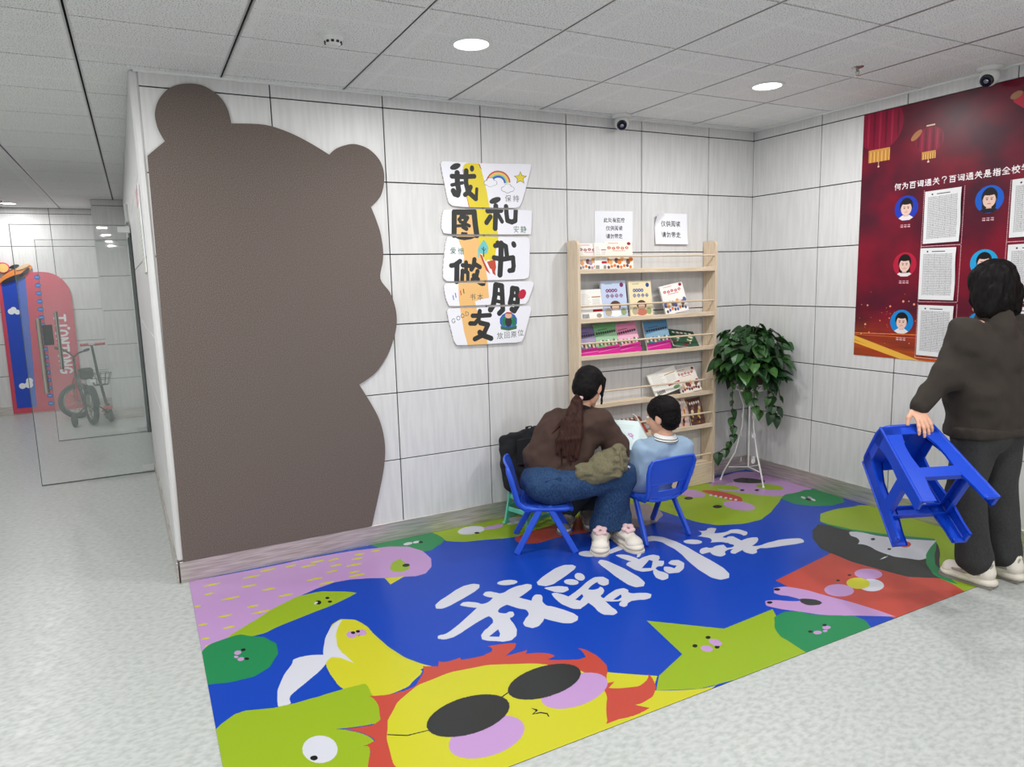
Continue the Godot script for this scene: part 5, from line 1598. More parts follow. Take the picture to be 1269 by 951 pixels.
func person_standing() -> void:
	var p := thing("person", "standing woman in an olive-grey top and dark jeans holding a blue stool", "person")
	var hd := facing(Vector3(-0.495, 1.435, 1.985), Vector3(0.30, -0.10, -0.95))
	var neck := Vector3(-0.515, 1.305, 2.015)
	var shl := Vector3(-0.680, 1.235, 2.000)
	var shr := Vector3(-0.330, 1.235, 2.055)
	var ell := Vector3(-0.772, 1.025, 1.972)
	var wrl := Vector3(-0.915, 0.882, 1.926)
	var elr := Vector3(-0.250, 1.000, 2.020)
	var wrr := Vector3(-0.225, 0.800, 1.930)
	var chest := Vector3(-0.510, 1.120, 2.020)
	var waist := Vector3(-0.515, 0.920, 2.030)
	var pel := Vector3(-0.515, 0.780, 2.035)
	var hl := Vector3(-0.605, 0.760, 2.020)
	var hr := Vector3(-0.425, 0.760, 2.050)
	var kl := Vector3(-0.630, 0.430, 2.020)
	var kr := Vector3(-0.430, 0.430, 2.060)
	var al := Vector3(-0.632, 0.090, 2.085)
	var ar := Vector3(-0.440, 0.090, 2.115)
	# hand closes on the rim of the stool
	var hb := Basis(Vector3(-0.33, -0.68, 0.65).normalized(), Vector3(-0.27, 0.81, 0.51), Vector3.ZERO)
	hb.y = (hb.y - hb.x * hb.y.dot(hb.x)).normalized()
	hb.z = hb.x.cross(hb.y)
	var hand := Transform3D(hb, wrl)
	var hand2 := Transform3D(Basis(Vector3(0, -1, 0), Vector3(1, 0, 0), Vector3(0, 0, -1)), wrr)
	skin_mesh([["c", pel, chest, 0.06, 0.07], ["c", chest, neck, 0.06, 0.052], ["c", neck, hd.origin, 0.046, 0.046], ["c", shl, shr, 0.05, 0.05], ["c", shl, ell, 0.045, 0.038], ["c", ell, wrl, 0.036, 0.026], ["c", shr, elr, 0.045, 0.038],
		["c", elr, wrr, 0.036, 0.026], ["c", hl, kl, 0.07, 0.05], ["c", kl, al, 0.045, 0.034], ["c", hr, kr, 0.07, 0.05], ["c", kr, ar, 0.045, 0.034], ["c", al, al + Vector3(-0.005, -0.04, -0.10), 0.034, 0.03], ["c", ar, ar + Vector3(0, -0.04, -0.10), 0.034, 0.03]],
		[[moved(head_prims(), hd), 0.006, 0.012], [moved(hand_prims([0.26, 0.28, 0.30, 0.34], 0.5, 1.0), hand, 0.98), 0.004, 0.005], [moved(hand_prims([0.3, 0.35, 0.4, 0.4], 0.3), hand2), 0.005, 0.006]], p)
	eyes_of(p, hd)
	# top: loose, with a hem band and turned cuffs
	var out := Vector3(0.985, 0, 0.17)
	var back := Vector3(-0.17, 0, 0.985)
	var top := []
	for s: float in [-1.0, 1.0]:
		top.append(["c", waist + out * 0.095 * s, chest + out * 0.105 * s, 0.118, 0.112])
		top.append(["c", chest + out * 0.10 * s, (shl if s < 0 else shr) + Vector3(0, -0.02, 0), 0.105, 0.068])
		top.append(["c", waist + out * 0.09 * s + Vector3(0, -0.20, 0), waist + out * 0.095 * s, 0.122, 0.118])
	top.append(["c", waist + Vector3(0, -0.20, 0), chest + back * 0.01, 0.128, 0.122])
	top.append(["c", chest, chest + Vector3(0, 0.09, 0) + back * 0.01, 0.118, 0.085])
	top.append(["c", neck + Vector3(0, -0.055, 0.015), neck + Vector3(0.004, 0.020, 0.008), 0.090, 0.076])
	top.append(["c", shl, ell, 0.070, 0.057])
	top.append(["c", ell, wrl + (ell - wrl) * 0.10, 0.057, 0.044])
	top.append(["c", shr, elr, 0.072, 0.062])
	top.append(["c", elr, wrr + (elr - wrr) * 0.22, 0.062, 0.047])
	var cut := ["x", Vector3(-0.515, 0.585, 2.03), Vector3(0.62, 0.14, 0.62), Basis()]
	top.append(cut)
	var tm := put(field(top, 0.012, 0.05, 0.015, 6.0, 3).mesh(), "top", mats.top_olive_grey, p)
	for a in [[wrl, ell], [wrr, elr]]:
		var cuff := MB.new()
		var d: Vector3 = (a[1] - a[0]).normalized()
		cuff.tube([a[0] + d * 0.012, a[0] + d * 0.018, a[0] + d * 0.062, a[0] + d * 0.068], [0.036, 0.042, 0.047, 0.042], 16)
		put(cuff.mesh(), "cuff", mats.top_olive_grey, tm)
	var hem := []
	for w in [-1.0, 0.0, 1.0]:
		hem.append(["c", waist + out * 0.09 * w + Vector3(0, -0.20, 0), waist + out * 0.095 * w, 0.127 if w else 0.133, 0.123 if w else 0.129])
	hem.append(cut)
	hem.append(["x", Vector3(-0.515, 1.050, 2.03), Vector3(0.62, 0.28, 0.62), Basis()])
	put(field(hem, 0.011, 0.05, 0.004, 9.0, 2).mesh(), "hem", mats.top_olive_grey, tm)
	# trousers
	var tr := [["e", pel + Vector3(0, -0.03, 0.0), Vector3(0.180, 0.12, 0.100), Basis(Vector3.UP, -0.17)], ["c", pel + Vector3(-0.06, -0.06, 0) + back * 0.015, pel + Vector3(0.06, -0.06, 0) + back * 0.015, 0.092, 0.092],
		["c", hl + Vector3(0, -0.05, 0), kl, 0.100, 0.080], ["c", kl, al + Vector3(0, 0.03, -0.005), 0.080, 0.078], ["c", hr + Vector3(0, -0.05, 0), kr, 0.100, 0.080], ["c", kr, ar + Vector3(0, 0.03, -0.005), 0.080, 0.076]]
	put(field(tr, 0.012, 0.03, 0.012, 6.0, 8, Vector3(1, 0.6, 1)).mesh(), "trousers", mats.dark_denim, p)
	shoe("shoe", al + Vector3(0.0, -0.088, -0.015), Vector3(-0.10, 0, -1), 1.06, mats.sneaker_white, p, null, Vector3(1.05, 1.15, 0.80))
	shoe("shoe", ar + Vector3(0.0, -0.088, -0.015), Vector3(0.05, 0, -1), 1.06, mats.sneaker_white, p, null, Vector3(1.05, 1.15, 0.80))
	# black bob
	var hair := [["e", Vector3(0, 0.035, 0.022), Vector3(0.098, 0.100, 0.112)], ["e", Vector3(-0.060, -0.040, 0.040), Vector3(0.050, 0.090, 0.075)], ["e", Vector3(0.060, -0.040, 0.040), Vector3(0.050, 0.088, 0.075)],
		["e", Vector3(0, -0.040, 0.075), Vector3(0.085, 0.092, 0.055)], ["e", Vector3(-0.075, -0.105, 0.055), Vector3(0.035, 0.045, 0.050)], ["e", Vector3(0.066, -0.100, 0.055), Vector3(0.038, 0.042, 0.050)], ["x", Vector3(0, -0.055, -0.105), Vector3(0.062, 0.105, 0.095)]]
	put(field(moved(hair, hd), 0.007, 0.02, 0.012, 22.0, 4, Vector3(1, 0.35, 1)).mesh(), "hair", mats.hair_black, p)

func woman_reading() -> void:
	var p := thing("person", "seated woman in a brown sweater and blue jeans with a long ponytail", "person")
	var hd := facing(Vector3(-1.858, 0.905, 0.560), Vector3(0.80, -0.46, -0.42))
	var neck := Vector3(-1.912, 0.775, 0.552)
	var chest := Vector3(-1.985, 0.650, 0.540)
	var waist := Vector3(-2.080, 0.490, 0.530)
	var pel := Vector3(-2.135, 0.385, 0.530)
	var shr := Vector3(-1.835, 0.695, 0.640)
	var shl := Vector3(-2.000, 0.690, 0.455)
	var elr := Vector3(-1.755, 0.535, 0.690)
	var wrr := Vector3(-1.690, 0.560, 0.560)
	var ell := Vector3(-1.905, 0.520, 0.360)
	var wrl := Vector3(-1.735, 0.540, 0.450)
	var hr := Vector3(-2.160, 0.365, 0.610)
	var hl := Vector3(-2.095, 0.365, 0.460)
	var kr := Vector3(-1.765, 0.400, 0.730)
	var kl := Vector3(-1.715, 0.395, 0.615)
	var ar := Vector3(-1.868, 0.085, 0.665)
	var al := Vector3(-1.778, 0.085, 0.705)
	var fr := Vector3(-0.42, 0, 0.91)
	var handr := facing(wrr, Vector3.FORWARD)
	var hx := Vector3(0.55, 0.25, -0.79).normalized()
	var hy := (Vector3(0.6, 0.5, 0.6) - hx * Vector3(0.6, 0.5, 0.6).dot(hx)).normalized()
	handr.basis = Basis(hx, hy, hx.cross(hy))
	var hx2 := Vector3(0.8, 0.2, 0.4).normalized()
	var hy2 := (Vector3(-0.1, -0.6, 0.7) - hx2 * Vector3(-0.1, -0.6, 0.7).dot(hx2)).normalized()
	var handl := Transform3D(Basis(hx2, hy2, hx2.cross(hy2)), wrl)
	skin_mesh([["c", pel, waist, 0.06, 0.055], ["c", waist, chest, 0.055, 0.06], ["c", chest, neck, 0.055, 0.048], ["c", neck, hd.origin + Vector3(-0.02, -0.02, 0), 0.048, 0.046], ["c", shl, shr, 0.045, 0.045], ["c", shl, ell, 0.040, 0.034], ["c", ell, wrl, 0.033, 0.024],
		["c", shr, elr, 0.040, 0.034], ["c", elr, wrr, 0.033, 0.024], ["c", hl, kl, 0.07, 0.05], ["c", kl, al, 0.045, 0.032], ["c", hr, kr, 0.07, 0.05], ["c", kr, ar, 0.045, 0.032], ["c", al, al + fr * 0.03 - Vector3(0, 0.05, 0), 0.024, 0.016], ["c", ar, ar + fr * 0.03 - Vector3(0, 0.05, 0), 0.024, 0.016]],
		[[moved(head_prims(), hd, 0.95), 0.006, 0.012], [moved(hand_prims([0.5, 0.5, 0.5, 0.5], 0.6), handr, 0.92), 0.0045, 0.006], [moved(hand_prims([0.4, 0.4, 0.4, 0.4], 0.6, -1.0), handl, 0.92), 0.0045, 0.006]], p)
	eyes_of(p, hd, 0.95)
	var side := Vector3(0.70, 0, 0.71)
	var sw := []
	for s: float in [-1.0, 1.0]:
		sw.append(["c", waist + side * 0.078 * s + Vector3(-0.004, -0.004, 0), chest + side * 0.078 * s, 0.113, 0.106])
		sw.append(["c", chest + side * 0.07 * s, (shr if s > 0 else shl), 0.100, 0.066])
	sw.append(["c", waist + Vector3(-0.004, -0.004, 0), chest, 0.120, 0.112])
	sw.append(["c", chest, neck + Vector3(-0.012, -0.035, 0), 0.10, 0.068])
	sw.append(["c", shr, elr, 0.078, 0.066])
	sw.append(["c", elr, wrr + (elr - wrr) * 0.15, 0.066, 0.044])
	sw.append(["c", shl, ell, 0.075, 0.064])
	sw.append(["c", ell, wrl + (ell - wrl) * 0.15, 0.064, 0.044])
	var sm := put(field(sw, 0.012, 0.05, 0.020, 7.0, 21).mesh(), "sweater", mats.sweater_brown, p)
	var axis := (chest - waist).normalized()
	var wide := (side - axis * side.dot(axis)).normalized()
	var deep := axis.cross(wide)
	var ring := []
	for i in 33:
		var w := TAU * i / 32.0
		ring.append(waist - axis * 0.045 + wide * cos(w) * 0.180 + deep * sin(w) * 0.106)
	var hem := MB.new()
	hem.tube(ring, 0.015, 10, false)
	put(hem.mesh(), "hem", mats.sweater_brown, sm)
	var col := MB.new()
	col.lathe(neck + Vector3(-0.004, -0.004, 0), [[0.062, -0.020], [0.067, 0.0], [0.062, 0.022], [0.056, 0.024]], 24, Basis(Vector3(0, 0, 1), 0.0) * Basis(Vector3(0.42, 0, 0.9).normalized(), -0.45))
	put(col.mesh(), "collar", mats.cloth_black, sm)
	# dark shirt showing between hem and waistband
	put(field([["e", waist + Vector3(-0.025, -0.075, 0.0), Vector3(0.165, 0.05, 0.15), Basis(Vector3.UP, -0.75)]], 0.012, 0.02).mesh(), "undershirt", mats.cloth_black, p)
	var jn := [["e", pel + Vector3(-0.012, -0.008, 0), Vector3(0.150, 0.115, 0.185), Basis(Vector3.UP, -0.47)], ["c", hr, kr, 0.105, 0.090], ["c", kr + Vector3(0.002, -0.01, 0), ar + Vector3(0.018, 0.010, 0.015), 0.086, 0.086], ["c", hl, kl, 0.105, 0.088], ["c", kl + Vector3(0, -0.01, 0), al + Vector3(0.004, 0.010, -0.005), 0.086, 0.086]]
	jn.append(["x", Vector3(-1.82, -0.05, 0.69), Vector3(0.6, 0.130, 0.6), Basis()])
	var jm := put(field(jn, 0.012, 0.03, 0.010, 9.0, 14).mesh(), "jeans", mats.denim, p)
	var pk := MB.new()
	pk.box(pel + Vector3(-0.055, 0.012, 0.168), Vector3(0.09, 0.085, 0.006), Basis(Vector3.UP, -0.40) * Basis(Vector3(0, 0, 1), 0.22), 0.002)
	put(pk.mesh(), "pocket", mats.denim, jm)
	shoe("shoe", ar + Vector3(-0.020, -0.083, 0.040), fr + Vector3(-0.25, 0, 0), 1.20, mats.sneaker_white, p, mats.lilac_cloth)
	shoe("shoe", al + Vector3(0.015, -0.083, 0.040), fr + Vector3(0.30, 0, 0), 1.20, mats.sneaker_white, p, mats.lilac_cloth)
	# hair drawn back into a ponytail
	var hair := [["e", Vector3(0, 0.030, 0.018), Vector3(0.086, 0.094, 0.102)], ["e", Vector3(0, -0.020, 0.050), Vector3(0.080, 0.080, 0.070)], ["c", Vector3(-0.058, 0.06, -0.040), Vector3(-0.068, -0.080, -0.066), 0.018, 0.006], ["c", Vector3(0.058, 0.06, -0.040), Vector3(0.068, -0.080, -0.066), 0.018, 0.006],
		["x", Vector3(0, -0.050, -0.105), Vector3(0.066, 0.100, 0.085)], ["x", Vector3(0.088, -0.018, -0.004), Vector3(0.022, 0.042, 0.030)], ["x", Vector3(-0.088, -0.018, -0.004), Vector3(0.022, 0.042, 0.030)]]
	var hm := put(field(moved(hair, hd, 0.98), 0.006, 0.015, 0.004, 30.0, 6).mesh(), "hair", mats.hair_black, p)
	var tie := Vector3(-1.950, 0.868, 0.590)
	var tail := [["c", tie, Vector3(-1.982, 0.830, 0.612), 0.020, 0.032]]
	for i in 9:
		var u := -1.0 + i * 0.25
		var a := Vector3(-1.982, 0.832, 0.612) + Vector3(0.012, 0, 0.012) * u
		var b := Vector3(-2.030, 0.740, 0.648) + Vector3(0.034, 0.004, 0.020) * u
		var c := Vector3(-2.070, 0.640, 0.668) + Vector3(0.050, 0.006, 0.030) * u
		var d := Vector3(-2.092 + 0.052 * u, 0.470 + 0.075 * absf(u - 0.1) + 0.02 * sin(i * 2.3), 0.676 + 0.032 * u)
		tail.append(["c", a, b, 0.017, 0.018])
		tail.append(["c", b, c, 0.018, 0.014])
		tail.append(["c", c, d, 0.014, 0.003])
	tail.append(["c", Vector3(-2.040, 0.760, 0.610), Vector3(-2.135, 0.655, 0.580), 0.016, 0.004])
	put(field(tail, 0.0065, 0.010, 0.006, 34.0, 9, Vector3(1, 0.2, 1)).mesh(), "ponytail", mats.hair_brown, hm)
	var hb := MB.new()
	hb.lathe(tie + Vector3(-0.006, -0.006, 0.006), [[0.018, -0.012], [0.031, -0.009], [0.035, 0.0], [0.031, 0.009], [0.018, 0.012]], 16, Basis(Vector3(0.35, 0, 0.94).normalized(), 0.75))
	put(hb.mesh(), "hair_tie", mats.lilac_cloth, hm)

func boy_reading() -> void:
	var p := thing("person", "seated boy in a pale blue jumper with a white collar", "person")
	var hd := facing(Vector3(-1.437, 0.706, 0.705), Vector3(-0.42, -0.16, -0.90))
	var neck := Vector3(-1.432, 0.590, 0.722)
	var chest := Vector3(-1.455, 0.480, 0.700)
	var pel := Vector3(-1.520, 0.330, 0.665)
	var shl := Vector3(-1.582, 0.508, 0.662)
	var shr := Vector3(-1.312, 0.512, 0.750)
	var ell := Vector3(-1.640, 0.385, 0.610)
	var wrl := Vector3(-1.560, 0.500, 0.560)
	var elr := Vector3(-1.300, 0.380, 0.745)
	var wrr := Vector3(-1.400, 0.440, 0.560)
	var hl := Vector3(-1.580, 0.320, 0.640)
	var hr := Vector3(-1.460, 0.320, 0.640)
	var kl := Vector3(-1.700, 0.330, 0.430)
	var kr := Vector3(-1.560, 0.330, 0.400)
	var al := Vector3(-1.885, 0.080, 0.345)
	var ar := Vector3(-1.740, 0.080, 0.355)
	var hx := Vector3(-0.25, 0.75, -0.35).normalized()
	var hy := (Vector3(0.5, 0, 0.8) - hx * Vector3(0.5, 0, 0.8).dot(hx)).normalized()
	var handl := Transform3D(Basis(hx, hy, hx.cross(hy)), wrl)
	var handr := Transform3D(Basis(hx, hy, hx.cross(hy)), wrr)
	skin_mesh([["c", pel, chest, 0.055, 0.055], ["c", chest, neck, 0.05, 0.042], ["c", neck, hd.origin + Vector3(0, -0.02, 0.01), 0.042, 0.042], ["c", shl, shr, 0.035, 0.035], ["c", shl, ell, 0.032, 0.028], ["c", ell, wrl, 0.027, 0.020], ["c", shr, elr, 0.032, 0.028], ["c", elr, wrr, 0.027, 0.020],
		["c", hl, kl, 0.055, 0.042], ["c", kl, al, 0.038, 0.028], ["c", hr, kr, 0.055, 0.042], ["c", kr, ar, 0.038, 0.028], ["c", al, al + Vector3(-0.05, -0.04, 0.05), 0.026, 0.024], ["c", ar, ar + Vector3(-0.05, -0.04, 0.05), 0.026, 0.024]],
		[[moved(head_prims(), hd, 1.0), 0.006, 0.012], [moved(hand_prims([0.5, 0.5, 0.5, 0.5], 0.6), handl, 0.78), 0.004, 0.005], [moved(hand_prims([0.5, 0.5, 0.5, 0.5], 0.6, -1.0), handr, 0.78), 0.004, 0.005]], p)
	eyes_of(p, hd, 1.0)
	var side := Vector3(0.96, 0, 0.28)
	var jp := []
	for s: float in [-1.0, 1.0]:
		jp.append(["c", pel + side * 0.055 * s + Vector3(0, -0.01, 0.01), chest + side * 0.060 * s, 0.100, 0.092])
		jp.append(["c", chest + side * 0.06 * s, shr if s > 0 else shl, 0.088, 0.055])
	jp.append(["c", pel, chest, 0.102, 0.096])
	jp.append(["c", chest, neck + Vector3(0, -0.03, 0.0), 0.08, 0.055])
	jp.append(["c", shl, ell, 0.060, 0.052])
	jp.append(["c", ell, wrl + (ell - wrl) * 0.12, 0.052, 0.034])
	jp.append(["c", shr, elr, 0.060, 0.054])
	jp.append(["c", elr, wrr + (elr - wrr) * 0.12, 0.052, 0.034])
	var jm := put(field(jp, 0.011, 0.04, 0.012, 8.0, 31).mesh(), "jumper", mats.jumper_blue, p)
	var col := MB.new()
	col.lathe(neck + Vector3(0, -0.010, 0.004), [[0.076, -0.016], [0.076, -0.006], [0.061, 0.020], [0.053, 0.023], [0.050, 0.010]], 28, Basis(Vector3(0.9, 0, -0.42).normalized(), 0.12))
	var cm := put(col.mesh(), "collar", mats.white_paint, jm)
	for r in [[0.076, -0.010], [0.071, 0.003]]:
		var cs := MB.new()
		var ring := []
		var bb := Basis(Vector3(0.9, 0, -0.42).normalized(), 0.12)
		for i in 29:
			ring.append(neck + Vector3(0, -0.010, 0.004) + bb * Vector3(cos(TAU * i / 28) * (r[0] + 0.001), r[1], sin(TAU * i / 28) * (r[0] + 0.001)))
		cs.tube(ring, 0.0022, 6, false)
		put(cs.mesh(), "collar_stripe", mats.black, cm)
	put(field([["e", pel + Vector3(0, -0.01, 0), Vector3(0.115, 0.075, 0.10)], ["c", hl, kl, 0.072, 0.060], ["c", kl, al + Vector3(0, 0.005, 0), 0.060, 0.050], ["c", hr, kr, 0.072, 0.060], ["c", kr, ar + Vector3(0, 0.005, 0), 0.060, 0.050]], 0.012, 0.03, 0.006, 9.0, 6).mesh(), "trousers", mats.trousers_dark, p)
	shoe("shoe", al + Vector3(-0.01, -0.078, 0.01), Vector3(-0.55, 0, 0.6), 1.0, mats.sneaker_grey, p)
	shoe("shoe", ar + Vector3(-0.01, -0.078, 0.01), Vector3(-0.35, 0, 0.8), 1.0, mats.sneaker_grey, p)
	var hair := [["e", Vector3(0, 0.034, 0.014), Vector3(0.084, 0.088, 0.099)], ["e", Vector3(0, -0.010, 0.045), Vector3(0.076, 0.078, 0.062)], ["x", Vector3(0, -0.070, -0.085), Vector3(0.10, 0.105, 0.080)], ["x", Vector3(0.086, -0.030, 0.000), Vector3(0.022, 0.045, 0.034)], ["x", Vector3(-0.086, -0.030, 0.000), Vector3(0.022, 0.045, 0.034)]]
	put(field(moved(hair, hd, 1.03), 0.006, 0.012, 0.004, 40.0, 6).mesh(), "hair", mats.hair_black, p)

# ------------------------------------------------------------------ loose objects
# child's chair: faces -z, origin on the floor under the seat
func child_chair(at: Transform3D, label: String) -> void:
	var t := thing("child_chair", label, "chair", Vector3.ZERO, "blue plastic children's chairs")
	t.transform = at
	# seat: shallow dish with a rolled edge
	var seat := MB.new()
	var gx := 12
	var gz := 10
	var top := func(u: float, v: float) -> Vector3:
		var sx := 0.150 - 0.016 * v
		var x := lerpf(-sx, sx, u)
		var z := lerpf(-0.155, 0.135, v)
		var e := maxf(absf(u - 0.5) * 2.0, absf(v - 0.5) * 2.0)
		return Vector3(x, 0.262 + 0.010 * (u - 0.5) ** 2 * 4.0 - 0.012 * maxf(0.0, e - 0.8) * 5.0 - (0.012 if v < 0.12 else 0.0) * (0.12 - v) / 0.12, z)
	for i in gx:
		for j in gz:
			var q := []
			for k in [[0, 0], [1, 0], [1, 1], [0, 1]]:
				q.append(top.call(float(i + k[0]) / gx, float(j + k[1]) / gz))
			var nn: Vector3 = (q[3] - q[0]).cross(q[1] - q[0]).normalized()
			seat.quad(q[0], q[1], q[2], q[3], nn)
			seat.quad(q[0] - Vector3(0, 0.009, 0), q[1] - Vector3(0, 0.009, 0), q[2] - Vector3(0, 0.009, 0), q[3] - Vector3(0, 0.009, 0), -nn)
	var rim := []
	for i in 41:
		var w := TAU * i / 40.0
		var c := Vector2(signf(cos(w)) * absf(cos(w)) ** 0.35, signf(sin(w)) * absf(sin(w)) ** 0.35)
		rim.append(top.call(0.5 + 0.5 * c.x, 0.5 + 0.5 * c.y) + Vector3(0, -0.008, 0))
	seat.tube(rim, 0.011, 8, false)
	put(seat.mesh(), "seat", mats.blue_plastic, t)
	# side frames: a rail under the seat and two splayed legs
	for s: float in [-1.0, 1.0]:
		for e: float in [-1.0, 1.0]:
			var lg := MB.new()
			lg.bar(Vector3(s * 0.132, 0.268, e * 0.020), Vector3(s * 0.162, 0.0, e * 0.168), 0.020, 0.034, Vector3(0, 0.5, e), 0.005)
			put(lg.mesh(), "leg", mats.blue_plastic, t)
		var rl := MB.new()
		rl.bar(Vector3(s * 0.136, 0.246, -0.125), Vector3(s * 0.132, 0.246, 0.120), 0.016, 0.022, Vector3.UP, 0.005)
		put(rl.mesh(), "side_rail", mats.blue_plastic, t)
		var po := MB.new()
		po.tube([Vector3(s * 0.130, 0.250, 0.060), Vector3(s * 0.134, 0.258, 0.118), Vector3(s * 0.138, 0.290, 0.152), Vector3(s * 0.148, 0.345, 0.166), Vector3(s * 0.162, 0.420, 0.184), Vector3(s * 0.164, 0.472, 0.200), Vector3(s * 0.150, 0.500, 0.207)], [0.016, 0.017, 0.017, 0.016, 0.016, 0.015, 0.011], 10, true, 0.7, Vector3(0, 0, 1))
		put(po.mesh(), "back_post", mats.blue_plastic, t)
	# backrest: bowed panel, with a grip slot under it
	var bk := MB.new()
	var at_b := func(u: float, y: float) -> Vector3:
		var hw := lerpf(0.128, 0.166, clampf((y - 0.268) / 0.18, 0.0, 1.0)) - 0.012 * clampf((y - 0.47) * 33.0, 0.0, 1.0)
		var x := lerpf(-hw, hw, u)
		return Vector3(x, y + 0.012 * (1.0 - (2.0 * u - 1.0) ** 2) * clampf((y - 0.44) * 16.0, 0, 1), 0.105 + 0.075 * (y - 0.27) / 0.23 + 0.055 * 0.5 + 0.020 * (1.0 - (2.0 * u - 1.0) ** 2))
	for patch in [[0.0, 1.0, 0.352, 0.500, 14, 6], [0.0, 0.24, 0.300, 0.352, 4, 2], [0.76, 1.0, 0.300, 0.352, 4, 2], [0.02, 0.98, 0.268, 0.300, 12, 2]]:
		for i in patch[4]:
			for j in patch[5]:
				var q := []
				for k in [[0, 0], [1, 0], [1, 1], [0, 1]]:
					q.append(at_b.call(lerpf(patch[0], patch[1], float(i + k[0]) / patch[4]), lerpf(patch[2], patch[3], float(j + k[1]) / patch[5])))
				var nn: Vector3 = (q[1] - q[0]).cross(q[3] - q[0]).normalized()
				bk.quad(q[0], q[1], q[2], q[3], nn)
				bk.quad(q[0] - nn * 0.008, q[1] - nn * 0.008, q[2] - nn * 0.008, q[3] - nn * 0.008, -nn)
	for ln in [[0.0, 1.0, 0.500, 0.007], [0.0, 1.0, 0.352, 0.006], [0.02, 0.98, 0.268, 0.006], [0.22, 0.78, 0.300, 0.005]]:
		var pl := []
		for i in 15:
			pl.append(at_b.call(lerpf(ln[0], ln[1], i / 14.0), ln[2]) + Vector3(0, 0, -0.004))
		bk.tube(pl, ln[3], 8)
	put(bk.mesh(), "backrest", mats.blue_plastic, t)

